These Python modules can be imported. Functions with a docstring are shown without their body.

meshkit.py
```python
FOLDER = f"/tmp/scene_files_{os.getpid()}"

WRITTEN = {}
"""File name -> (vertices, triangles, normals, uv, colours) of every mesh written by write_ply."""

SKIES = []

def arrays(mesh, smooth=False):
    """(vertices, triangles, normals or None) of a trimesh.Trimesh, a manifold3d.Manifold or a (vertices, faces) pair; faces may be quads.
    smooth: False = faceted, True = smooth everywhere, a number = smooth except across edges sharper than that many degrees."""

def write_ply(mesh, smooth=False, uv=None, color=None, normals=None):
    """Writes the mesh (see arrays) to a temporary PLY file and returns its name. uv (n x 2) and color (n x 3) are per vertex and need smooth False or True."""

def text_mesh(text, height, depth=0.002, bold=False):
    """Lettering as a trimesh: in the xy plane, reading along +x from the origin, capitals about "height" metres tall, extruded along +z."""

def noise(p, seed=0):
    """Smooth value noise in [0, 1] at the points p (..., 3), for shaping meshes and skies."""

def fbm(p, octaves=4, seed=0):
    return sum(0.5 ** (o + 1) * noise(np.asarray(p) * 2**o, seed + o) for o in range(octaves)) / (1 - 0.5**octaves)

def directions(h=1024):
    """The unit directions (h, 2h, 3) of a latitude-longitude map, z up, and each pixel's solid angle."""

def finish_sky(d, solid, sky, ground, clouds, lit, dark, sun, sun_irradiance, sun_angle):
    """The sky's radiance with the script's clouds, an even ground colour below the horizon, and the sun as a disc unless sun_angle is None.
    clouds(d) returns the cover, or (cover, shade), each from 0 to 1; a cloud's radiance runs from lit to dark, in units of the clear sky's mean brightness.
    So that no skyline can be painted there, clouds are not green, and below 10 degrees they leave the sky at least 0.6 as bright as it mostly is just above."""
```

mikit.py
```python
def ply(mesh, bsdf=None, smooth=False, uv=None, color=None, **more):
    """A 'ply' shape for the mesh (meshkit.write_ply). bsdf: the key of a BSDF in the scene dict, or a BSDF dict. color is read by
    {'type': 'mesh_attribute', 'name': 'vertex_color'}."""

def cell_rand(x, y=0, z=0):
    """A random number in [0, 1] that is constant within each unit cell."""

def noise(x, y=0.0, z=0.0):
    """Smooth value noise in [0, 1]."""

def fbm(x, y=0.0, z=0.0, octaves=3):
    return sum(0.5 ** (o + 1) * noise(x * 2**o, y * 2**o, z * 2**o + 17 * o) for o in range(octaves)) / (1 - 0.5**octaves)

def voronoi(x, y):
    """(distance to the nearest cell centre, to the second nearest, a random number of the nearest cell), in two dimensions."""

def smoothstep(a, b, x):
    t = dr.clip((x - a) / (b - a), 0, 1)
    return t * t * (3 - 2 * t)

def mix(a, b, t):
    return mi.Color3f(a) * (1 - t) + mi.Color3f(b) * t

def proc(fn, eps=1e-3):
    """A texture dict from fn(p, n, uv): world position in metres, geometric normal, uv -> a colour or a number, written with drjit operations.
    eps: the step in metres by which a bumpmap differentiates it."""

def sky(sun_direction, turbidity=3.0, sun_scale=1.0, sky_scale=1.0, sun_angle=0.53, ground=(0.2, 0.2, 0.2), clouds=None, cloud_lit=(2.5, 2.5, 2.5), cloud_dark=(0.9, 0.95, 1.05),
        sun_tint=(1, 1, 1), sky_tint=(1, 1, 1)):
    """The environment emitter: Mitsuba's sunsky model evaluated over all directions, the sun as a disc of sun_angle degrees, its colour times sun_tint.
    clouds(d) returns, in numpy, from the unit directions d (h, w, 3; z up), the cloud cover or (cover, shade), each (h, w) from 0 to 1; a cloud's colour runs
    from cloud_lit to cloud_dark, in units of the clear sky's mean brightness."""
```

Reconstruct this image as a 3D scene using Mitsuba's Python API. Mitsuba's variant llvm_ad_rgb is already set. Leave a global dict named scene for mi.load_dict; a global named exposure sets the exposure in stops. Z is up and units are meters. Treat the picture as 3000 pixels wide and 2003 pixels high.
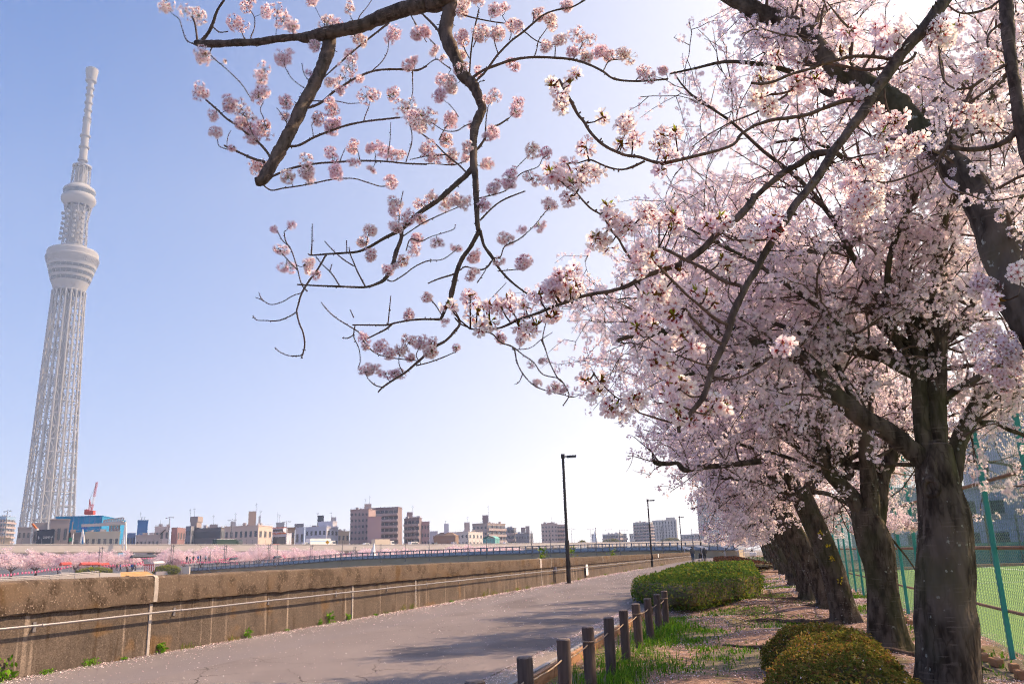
import math, random
import numpy as np
import trimesh, manifold3d
from shapely.geometry import Polygon
import drjit as dr
import mitsuba as mi
import mikit, meshkit
from mikit import proc, noise, fbm, voronoi, cell_rand, smoothstep, mix

scene, labels, counts = {}, {}, {}
# ------------------------------------------------------------------ camera, sky, exposure
EYE = 1.2
PITCH, ROLL, FOV = math.atan(631 / 2450), 0.034, 2 * math.degrees(math.atan(1500 / 2450))
cp, sp, cr, sr = math.cos(PITCH), math.sin(PITCH), math.cos(ROLL), math.sin(ROLL)
T = mi.ScalarTransform4f
scene['camera'] = {'type': 'perspective', 'fov': FOV, 'fov_axis': 'x', 'near_clip': 0.05, 'far_clip': 6000.0,
                   'to_world': T().look_at(origin=[0, 0, EYE], target=[0, cp, EYE + sp], up=[sr, -sp * cr, cp * cr]),
                   'medium': {'type': 'ref', 'id': 'haze_air'}}
SUN = np.array([math.sin(math.radians(67)) * math.cos(math.radians(42)), math.cos(math.radians(67)) * math.cos(math.radians(42)), math.sin(math.radians(42))])


def veil(d):
    """Thin high cloud: a milky veil over the sunward half of the sky, thinner to the left."""
    az = np.degrees(np.arctan2(d[..., 0], d[..., 1]))
    el = np.degrees(np.arcsin(np.clip(d[..., 2], -1, 1)))
    p = d[..., :2] / np.maximum(d[..., 2:3] + 0.15, 0.02)
    w = 0.5 + 0.25 * np.sin(p[..., 0] * 2.1 + 1.3 * np.sin(p[..., 1] * 1.7)) + 0.25 * np.sin(p[..., 1] * 2.9 + 1.1 * np.sin(p[..., 0] * 2.3))
    daz = np.abs((az - 67 + 180) % 360 - 180)
    sunward = np.clip((100 - daz) / 66, 0, 1)
    low = np.exp(-np.clip(el, 0, 90) / 14.0)
    cover = np.clip(0.90 * sunward ** 1.35 + (0.76 - 0.3 * sunward) * low + 0.05 * w * sunward, 0, 0.94)
    return cover, np.clip(1.15 - 1.5 * sunward, 0, 1)


scene['sky'] = mikit.sky(SUN.tolist(), turbidity=3.0, sun_angle=0.6, clouds=veil, sky_scale=0.85, cloud_lit=(4.7, 4.55, 4.75), cloud_dark=(3.2, 2.98, 3.25), sun_tint=(1.0, 0.91, 0.86), sky_tint=(0.05, 0.58, 1.14), ground=(0.16, 0.14, 0.13))
exposure = 2.5
scene['haze_air'] = {'type': 'homogeneous', 'albedo': {'type': 'rgb', 'value': [0.90, 0.94, 0.985]}, 'sigma_t': {'type': 'rgb', 'value': [0.00016, 0.00020, 0.00027]}}


# ------------------------------------------------------------------ helpers
def uniq(k):
    n = counts.get(k, 0)
    counts[k] = n + 1
    return k if n == 0 else f'{k}_{n:03d}'


def lab(k, label=None, cat=None, group=None, kind=None):
    d = {a: b for a, b in (('label', label), ('category', cat), ('group', group), ('kind', kind)) if b}
    if d:
        labels[k] = d


ORD = ['first', 'second', 'third', 'fourth', 'fifth', 'sixth', 'seventh', 'eighth', 'ninth', 'tenth', 'eleventh', 'twelfth', 'thirteenth', 'fourteenth', 'fifteenth', 'sixteenth', 'seventeenth', 'eighteenth', 'nineteenth', 'twentieth'] + ['twenty-' + o for o in ('first', 'second', 'third', 'fourth', 'fifth', 'sixth', 'seventh', 'eighth', 'ninth')] + ['thirtieth']


def thing(name, label, cat, group=None):
    k = uniq(name)
    lab(k, label, cat, group)
    return k


def add(name, mesh, bsdf, parent=None, smooth=False, color=None, label=None, cat=None, group=None, kind=None, **more):
    k = uniq((parent + '__' if parent else '') + name)
    scene[k] = mikit.ply(mesh, bsdf, smooth=smooth, color=color, **more)
    lab(k, label, cat, group, kind)
    return k


def copy(name, ply, m, parent=None, label=None, cat=None, group=None):
    k = uniq((parent + '__' if parent else '') + name)
    scene[k] = {**ply, 'to_world': m}
    lab(k, label, cat, group)
    return k


def nrm(v):
    v = np.asarray(v, float)
    return v / np.maximum(np.linalg.norm(v, axis=-1, keepdims=True), 1e-12)


class MB:
    def __init__(self):
        self.v, self.f, self.c, self.n = [], [], [], 0

    def put(self, v, f, c=None):
        v = np.asarray(v, float)
        f = np.asarray(f, int)
        if f.shape[1] == 4:
            f = np.vstack([f[:, [0, 1, 2]], f[:, [0, 2, 3]]])
        self.v.append(v)
        self.f.append(f + self.n)
        self.n += len(v)
        if c is not None:
            self.c.append(np.broadcast_to(np.asarray(c, float), (len(v), 3)))
        return self

    def box(self, c, s, rot=0.0, bev=0.0, col=None, R=None):
        if bev:
            m = rbox(s, bev)
            v, f = np.array(m.vertices), np.array(m.faces)
        else:
            v = np.array([[x, y, z] for x in (-.5, .5) for y in (-.5, .5) for z in (-.5, .5)]) * s
            f = np.array([[0, 1, 3, 2], [4, 6, 7, 5], [0, 4, 5, 1], [2, 3, 7, 6], [0, 2, 6, 4], [1, 5, 7, 3]])
        if R is not None:
            v = v @ np.asarray(R).T
        elif rot:
            a, b = math.cos(rot), math.sin(rot)
            v = v @ np.array([[a, b, 0], [-b, a, 0], [0, 0, 1]])
        return self.put(v + np.asarray(c, float), f, col)

    def bar(self, a, b, w, h, col=None, up=(0, 0, 1)):
        """A square bar from a to b, w across and h along up."""
        a, b = np.asarray(a, float), np.asarray(b, float)
        t = nrm(b - a)
        s = np.cross(t, up)
        if np.linalg.norm(s) < 1e-6:
            s = np.cross(t, [0, 1, 0])
        s = nrm(s)
        u = np.cross(s, t)
        return self.box((a + b) / 2, (w, np.linalg.norm(b - a), h), R=np.stack([s, t, u], 1), col=col)

    def tube(self, p, r, sides=6, col=None, cap=True):
        v, f = tube(p, r, sides, cap)
        return self.put(v, f, col)

    def mesh(self):
        return np.vstack(self.v), np.vstack(self.f)

    def col(self):
        return np.vstack(self.c)


def tube(p, r, sides=6, cap=True):
    p = np.asarray(p, float)
    r = np.broadcast_to(np.asarray(r, float), (len(p),))
    t = nrm(np.gradient(p, axis=0))
    ref = np.array([0, 0, 1.0]) if abs(t[0, 2]) < 0.9 else np.array([1.0, 0, 0])
    us = []
    u = nrm(np.cross(t[0], ref))
    for k in range(len(p)):
        u = nrm(u - t[k] * (u @ t[k]))
        us.append(u)
    us = np.array(us)
    ws = np.cross(t, us)
    a = np.arange(sides) * 2 * np.pi / sides
    v = p[:, None] + r[:, None, None] * (np.cos(a)[None, :, None] * us[:, None] + np.sin(a)[None, :, None] * ws[:, None])
    n = len(p)
    i, j = np.meshgrid(np.arange(n - 1), np.arange(sides), indexing='ij')
    k = (j + 1) % sides
    q = np.stack([i * sides + j, i * sides + k, (i + 1) * sides + k, (i + 1) * sides + j], -1).reshape(-1, 4)
    f = np.vstack([q[:, [0, 1, 2]], q[:, [0, 2, 3]]])
    v = v.reshape(-1, 3)
    if cap:
        v = np.vstack([v, p[:1], p[-1:]])
        j = np.arange(sides)
        f = np.vstack([f, np.stack([j * 0 + n * sides, (j + 1) % sides, j], 1), np.stack([j * 0 + n * sides + 1, (n - 1) * sides + j, (n - 1) * sides + (j + 1) % sides], 1)])
    return v, f


def spline(p, m=4):
    """Catmull-Rom through rows of any width, m points for each span."""
    p = np.asarray(p, float)
    if len(p) < 3:
        return np.array([p[0] + (p[-1] - p[0]) * t for t in np.linspace(0, 1, m + 1)])
    q = np.vstack([2 * p[0] - p[1], p, 2 * p[-1] - p[-2]])
    out = []
    for i in range(1, len(q) - 2):
        for t in np.arange(m) / m:
            a, b, c, d = q[i - 1], q[i], q[i + 1], q[i + 2]
            out.append(0.5 * (2 * b + (c - a) * t + (2 * a - 5 * b + 4 * c - d) * t * t + (3 * b - a - 3 * c + d) * t ** 3))
    return np.array(out + [p[-1]])


def rbox(s, b):
    """A box with its edges rounded off by b."""
    s = np.asarray(s, float) / 2 - b
    pts = np.array([[x, y, z] for x in (-1, 1) for y in (-1, 1) for z in (-1, 1)]) * s
    ico = trimesh.creation.icosphere(1, b)
    return trimesh.convex.convex_hull(np.vstack([ico.vertices + p for p in pts]))


def prism(poly, z0, z1):
    """A vertical prism over a counter-clockwise polygon."""
    m = manifold3d.CrossSection([np.asarray(poly, float)]).extrude(z1 - z0).translate([0, 0, z0]).to_mesh()
    return np.array(m.vert_properties[:, :3]), np.array(m.tri_verts)


def grid(nx, ny):
    i, j = np.meshgrid(np.arange(nx), np.arange(ny), indexing='ij')
    a = (i * (ny + 1) + j).ravel()
    return np.stack([a, a + ny + 1, a + ny + 2, a + 1], 1)


def rgb(*c):
    return {'type': 'rgb', 'value': list(c)}


def M(key, **d):
    scene[key] = d


def matte(key, c, rough=0.8, spec=0.3, **more):
    M(key, type='twosided', bsdf={'type': 'principled', 'base_color': c if isinstance(c, dict) else rgb(*c), 'roughness': rough, 'specular': spec, **more})


def bumped(key, c, height, eps, rough=0.85, spec=0.25):
    M(key, type='twosided', bsdf={'type': 'bumpmap', 'arbitrary': proc(height, eps), 'scale': 1.0, 'bsdf': {'type': 'principled', 'base_color': c, 'roughness': rough, 'specular': spec}})


# ------------------------------------------------------------------ materials
def wall_along(p):
    return p.y * 1.035


def coping_col(p, n, uv):
    a, b, w = voronoi(wall_along(p) * 46, p.z * 46 + p.x * 30)
    c = mix((0.056, 0.040, 0.029), (0.205, 0.155, 0.117), w * w * 0.6 + w * 0.4)
    c = mix(c, (0.42, 0.34, 0.28), smoothstep(0.90, 0.95, w) * smoothstep(0.4, 0.25, a))
    c = mix(c, (0.06, 0.032, 0.014), smoothstep(0.10, 0.0, b - a) * 0.8)
    f = fbm(wall_along(p) * 1.7, p.z * 3, 2.0, 4)
    c = mix(c, (0.15, 0.085, 0.03), smoothstep(0.55, 0.75, f) * 0.5)
    return mix(c, (0.28, 0.215, 0.17), smoothstep(0.62, 0.45, fbm(p.y * 5, p.z * 5, p.x * 5, 3)) * 0.35)


def coping_h(p, n, uv):
    a, b, w = voronoi(wall_along(p) * 46, p.z * 46 + p.x * 30)
    return 0.010 * w * smoothstep(0.0, 0.3, b - a)


def panel_col(p, n, uv):
    s = wall_along(p)
    f = fbm(s * 3.1, p.z * 3.0, 5.0, 4)
    c = mix((0.070, 0.056, 0.047), (0.142, 0.113, 0.094), f)
    st = noise(s * 9, 3.0) * noise(s * 23 + 7, p.z * 0.7)
    c = mix(c, (0.34, 0.28, 0.235), smoothstep(0.46, 0.75, st) * (0.4 + 0.6 * noise(s * 15, p.z * 5)))
    c = mix(c, (0.055, 0.036, 0.022), smoothstep(0.55, 0.8, noise(s * 6.3 + 40, p.z * 1.4)) * smoothstep(0.3, 0.7, noise(s * 31, p.z * 2)) * 0.7)
    c = mix(c, (0.20, 0.11, 0.035), smoothstep(0.68, 0.82, fbm(s * 2.2 + 9, p.z * 2.4, 1.0, 3)) * 0.4)
    a, b, w = voronoi(s * 60, p.z * 60)
    c = c * (0.72 + 0.56 * w)
    return mix(c, (0.30, 0.24, 0.19), smoothstep(0.75, 0.9, noise(s * 80, p.z * 80)) * 0.35)


def panel_h(p, n, uv):
    return 0.003 * fbm(wall_along(p) * 40, p.z * 40, p.x * 40, 3)


bumped('m_coping', proc(coping_col), coping_h, 2e-3, 0.9)
bumped('m_wall', proc(panel_col), panel_h, 4e-3, 0.9)
matte('m_filler', proc(lambda p, n, uv: mix((0.30, 0.27, 0.25), (0.52, 0.48, 0.45), fbm(p.y * 20, p.z * 25, p.x * 20, 3))), 0.9)


def asphalt(dark, light, crack):
    def f(p, n, uv):
        g = noise(p.x * 160, p.y * 160) * 0.55 + fbm(p.x * 1.1, p.y * 0.8, 3.0, 4) * 0.75
        c = mix(dark, light, g - 0.15)
        c = mix(c, tuple(1.25 * x for x in light), smoothstep(0.84, 0.92, noise(p.x * 110 + 5, p.y * 110)) * 0.6)
        if crack:
            wx, wy = p.x + 0.35 * fbm(p.x * 2, p.y * 2, 1.0, 4), p.y + 0.35 * fbm(p.x * 2, p.y * 2, 9.0, 4)
            a, b, w = voronoi(wx * 1.1, wy * 0.75)
            where = smoothstep(0.47, 0.58, fbm(p.x * 0.45 + 3, p.y * 0.3, 7.0, 2))
            c = mix(c, (0.025, 0.02, 0.018), smoothstep(0.018, 0.006, b - a) * where * 0.85)
            c = mix(c, tuple(0.8 * x for x in dark), smoothstep(0.56, 0.66, fbm(p.x * 0.7 + 8, p.y * 0.5, 2.0, 3)) * 0.5)
        return c
    return proc(f)


def asphalt_h(p, n, uv):
    return 0.0025 * noise(p.x * 140, p.y * 140) + 0.003 * fbm(p.x * 9, p.y * 9, 1.0, 3)


bumped('m_asphalt', asphalt((0.122, 0.106, 0.107), (0.222, 0.194, 0.192), True), asphalt_h, 3e-3, 0.85)
bumped('m_asphalt_side', asphalt((0.130, 0.116, 0.122), (0.205, 0.182, 0.188), False), asphalt_h, 3e-3, 0.85)
matte('m_edge_concrete', asphalt((0.17, 0.14, 0.12), (0.30, 0.26, 0.23), False), 0.9)


def soil_col(p, n, uv):
    f = fbm(p.x * 1.6, p.y * 1.2, 1.0, 4)
    c = mix((0.15, 0.093, 0.068), (0.36, 0.24, 0.19), f)
    c = mix(c, (0.05, 0.030, 0.02), smoothstep(0.55, 0.75, noise(p.x * 26, p.y * 26)) * 0.5)
    c = mix(c, (0.10, 0.125, 0.03), smoothstep(0.60, 0.72, fbm(p.x * 1.9 + 20, p.y * 1.3, 4.0, 4)) * 0.5)
    return mix(c, (0.42, 0.33, 0.31), smoothstep(0.70, 0.80, noise(p.x * 45, p.y * 45)) * smoothstep(0.35, 0.6, fbm(p.x * 1.1, p.y * 0.9, 8.0, 3)) * 0.55)


bumped('m_soil', proc(soil_col), lambda p, n, uv: 0.02 * fbm(p.x * 7, p.y * 7, 1.0, 4), 6e-3, 0.95)
matte('m_ground', proc(lambda p, n, uv: mix((0.10, 0.085, 0.06), (0.17, 0.15, 0.11), fbm(p.x * 0.05, p.y * 0.05, 1.0, 3))), 0.95)
matte('m_bank', proc(lambda p, n, uv: mix((0.24, 0.22, 0.20), (0.33, 0.30, 0.28), fbm(p.x * 0.3, p.y * 0.3, 1.0, 3))), 0.9)
matte('m_slope', proc(lambda p, n, uv: mix((0.33, 0.19, 0.075), (0.45, 0.28, 0.12), fbm(p.x * 1.3, p.y * 1.3, 1.0, 3))), 0.9)
M('m_water', type='principled', base_color=rgb(0.06, 0.075, 0.07), roughness=0.12, specular=0.5)
matte('m_turf', proc(lambda p, n, uv: mix((0.15, 0.27, 0.06), (0.20, 0.345, 0.085), fbm(p.x * 1.5, p.y * 0.5, 1.0, 4) * 0.6 + 0.4 * noise(p.x * 60, p.y * 60))), 0.9)
matte('m_line', (0.75, 0.76, 0.72))


def bark(dark, light, moss, lichen, band, sc=1.0):
    def f(p, n, uv):
        x, y, z = p.x * sc, p.y * sc, p.z * sc
        g = fbm(x * 26, y * 26, z * 6, 4)
        c = mix(dark, light, smoothstep(0.22, 0.74, g))
        k = 1 - dr.abs(2 * fbm(x * 17 + 5, y * 17, z * 4.5, 3) - 1)
        c = mix(c, tuple(0.45 * v for v in dark), smoothstep(0.90, 1.0, k) * 0.45)
        b = noise(x * 11 + 3, y * 11, z * 75)
        c = mix(c, tuple(1.7 * v for v in light), smoothstep(0.66, 0.82, b) * smoothstep(0.4, 0.65, noise(x * 6, y * 6, z * 4)) * band)
        c = mix(c, tuple(1.3 * v for v in light), smoothstep(0.56, 0.70, fbm(x * 5 + 11, y * 5, z * 1.1, 3)) * 0.6)
        c = mix(c, (0.060, 0.068, 0.026), smoothstep(0.48, 0.66, fbm(x * 3.5, y * 3.5, z * 2.0 + 4, 3)) * moss)
        return mix(c, (0.30, 0.31, 0.27), smoothstep(0.70, 0.76, fbm(x * 34 + 7, y * 34, z * 22, 3)) * smoothstep(0.5, 0.62, fbm(x * 4 + 2, y * 4, z * 1.5, 2)) * lichen)
    return proc(f)


def bark_h(p, n, uv):
    r = 1 - dr.abs(2 * fbm(p.x * 14, p.y * 14, p.z * 4, 4) - 1)
    return 0.022 * r + 0.005 * noise(p.x * 70, p.y * 70, p.z * 30)


def limb_h(p, n, uv):
    return 0.004 * fbm(p.x * 70, p.y * 70, p.z * 70, 3)


bumped('m_trunk', bark((0.028, 0.021, 0.017), (0.118, 0.095, 0.076), 0.40, 0.9, 0.45), bark_h, 5e-3, 0.95, 0.12)
bumped('m_branch', bark((0.038, 0.027, 0.022), (0.125, 0.095, 0.080), 0.12, 0.25, 0.7, 2.2), limb_h, 1.5e-3, 0.8)
bumped('m_root', bark((0.05, 0.035, 0.027), (0.16, 0.115, 0.09), .1, .2, .1), bark_h, 5e-3, 0.95, 0.12)
matte('m_twig', proc(lambda p, n, uv: mix((0.06, 0.038, 0.030), (0.17, 0.12, 0.095), noise(p.x * 90, p.y * 90, p.z * 90))), 0.8)
VC = {'type': 'mesh_attribute', 'name': 'vertex_color'}
M('m_blossom', type='principledthin', base_color=VC, roughness=0.6, diff_trans=1.2, spec_trans=0.0)
M('m_leaf', type='principledthin', base_color=VC, roughness=0.28, diff_trans=0.7, spec_trans=0.0, eta=1.5)
matte('m_petals', VC, 0.8)
matte('m_post', proc(lambda p, n, uv: mix((0.045, 0.032, 0.028), (0.150, 0.115, 0.105), fbm(p.x * 60, p.y * 60, p.z * 3.5, 4))), 0.85)
matte('m_post_top', proc(lambda p, n, uv: mix((0.16, 0.13, 0.12), (0.26, 0.215, 0.20), noise(p.x * 90, p.y * 90))), 0.85)
matte('m_rope', proc(lambda p, n, uv: mix((0.28, 0.20, 0.14), (0.46, 0.37, 0.29), noise(p.x * 140, p.y * 140, p.z * 140))), 0.9)
matte('m_board', proc(lambda p, n, uv: mix((0.25, 0.13, 0.07), (0.42, 0.25, 0.15), fbm(p.x * 20, p.y * 4, p.z * 30, 3))), 0.85)
matte('m_gutter', proc(lambda p, n, uv: mix((0.22, 0.21, 0.21), (0.40, 0.39, 0.39), fbm(p.x * 12, p.y * 3, p.z * 12, 3))), 0.7)
M('m_steel', type='principled', base_color=rgb(0.30, 0.29, 0.31), roughness=0.42, metallic=0.6)
matte('m_lamp', (0.028, 0.020, 0.017), 0.45, 0.5)
matte('m_lamp_glass', (0.55, 0.55, 0.52), 0.3, 0.5)
matte('m_teal', proc(lambda p, n, uv: mix((0.03, 0.26, 0.25), (0.05, 0.34, 0.32), fbm(p.x * 9, p.y * 9, p.z * 3, 3))), 0.5, 0.4)
matte('m_net', (0.16, 0.27, 0.25), 0.7)
matte('m_rust', proc(lambda p, n, uv: mix((0.16, 0.09, 0.06), (0.30, 0.22, 0.18), noise(p.x * 30, p.y * 30, p.z * 30))), 0.8)
COLORS = dict(grey=(.30, .275, .285), grey_warm=(.33, .28, .275), grey_dark=(.17, .165, .18), grey_light=(.42, .41, .43), grey_blue=(.22, .23, .275), grey_pink=(.42, .36, .36), tan=(.46, .38, .29),
              beige=(.50, .46, .39), cream=(.56, .46, .41), cream_dark=(.45, .345, .28), white_blue=(.52, .53, .62), white_warm=(.55, .51, .50), house_blue=(.11, .17, .33), house_pale=(.42, .47, .60),
              tank_blue=(.085, .20, .43), sheet_blue=(.004, .20, .42), pink_pale=(.55, .47, .47), maroon=(.27, .165, .175), mansion=(.34, .255, .255), mansion_light=(.42, .34, .325), mansion_dark=(.24, .185, .195),
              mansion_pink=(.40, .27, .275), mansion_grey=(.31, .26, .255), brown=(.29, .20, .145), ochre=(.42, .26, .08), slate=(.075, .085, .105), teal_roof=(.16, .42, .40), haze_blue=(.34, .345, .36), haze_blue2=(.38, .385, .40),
              glass_blue=(.20, .32, .48), red=(.50, .085, .07), white=(.74, .73, .72), black=(.02, .02, .022), window=(.10, .11, .13), orange=(.55, .16, .05), sign=(.045, .055, .08), concrete=(.46, .43, .41),
              viaduct=(.50, .47, .46), viaduct_wall=(.33, .35, .39), girder=(.42, .35, .24), fascia=(.24, .29, .36), rail_dark=(.13, .13, .145), lantern=(.72, .20, .33), green_sign=(.02, .22, .12), blue_sign=(.02, .10, .42),
              yellow=(.78, .42, .02), skin=(.55, .36, .27), hair=(.02, .016, .014), jacket_grey=(.10, .095, .085), jacket_dark=(.055, .048, .042), jacket_blue=(.04, .11, .34), jacket_pale=(.42, .46, .52), jeans=(.035, .06, .11),
              trousers=(.03, .03, .035), shoe=(.05, .045, .045), tower=(.30, .305, .32), tower_dark=(.28, .285, .30), tower_glass=(.06, .075, .095), truck_green=(.03, .06, .05), canvas=(.48, .42, .35), sky_stripe=(.30, .50, .72))
for c_, v_ in COLORS.items():
    matte('c_' + c_, v_, 0.35 if c_ in ('window', 'glass_blue', 'tower_glass') else 0.75, 0.5 if c_ in ('window', 'glass_blue', 'tower_glass') else 0.25)
matte('c_sheet_blue', proc(lambda p, n, uv: mix((.003, .155, .33), (.006, .25, .50), fbm(p.x * 0.25 + p.y * 0.2, p.z * 0.08, 1.0, 3) * 0.7 + 0.5 * smoothstep(0.4, 0.6, cell_rand((p.x - p.y) * 0.55)) * 0.6)), 0.55)
matte('m_hull', proc(lambda p, n, uv: mix((.40, .375, .365), (.48, .455, .445), fbm(p.x * 0.7, p.y * 0.7, p.z * 2.5, 3))), 0.8)

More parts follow.
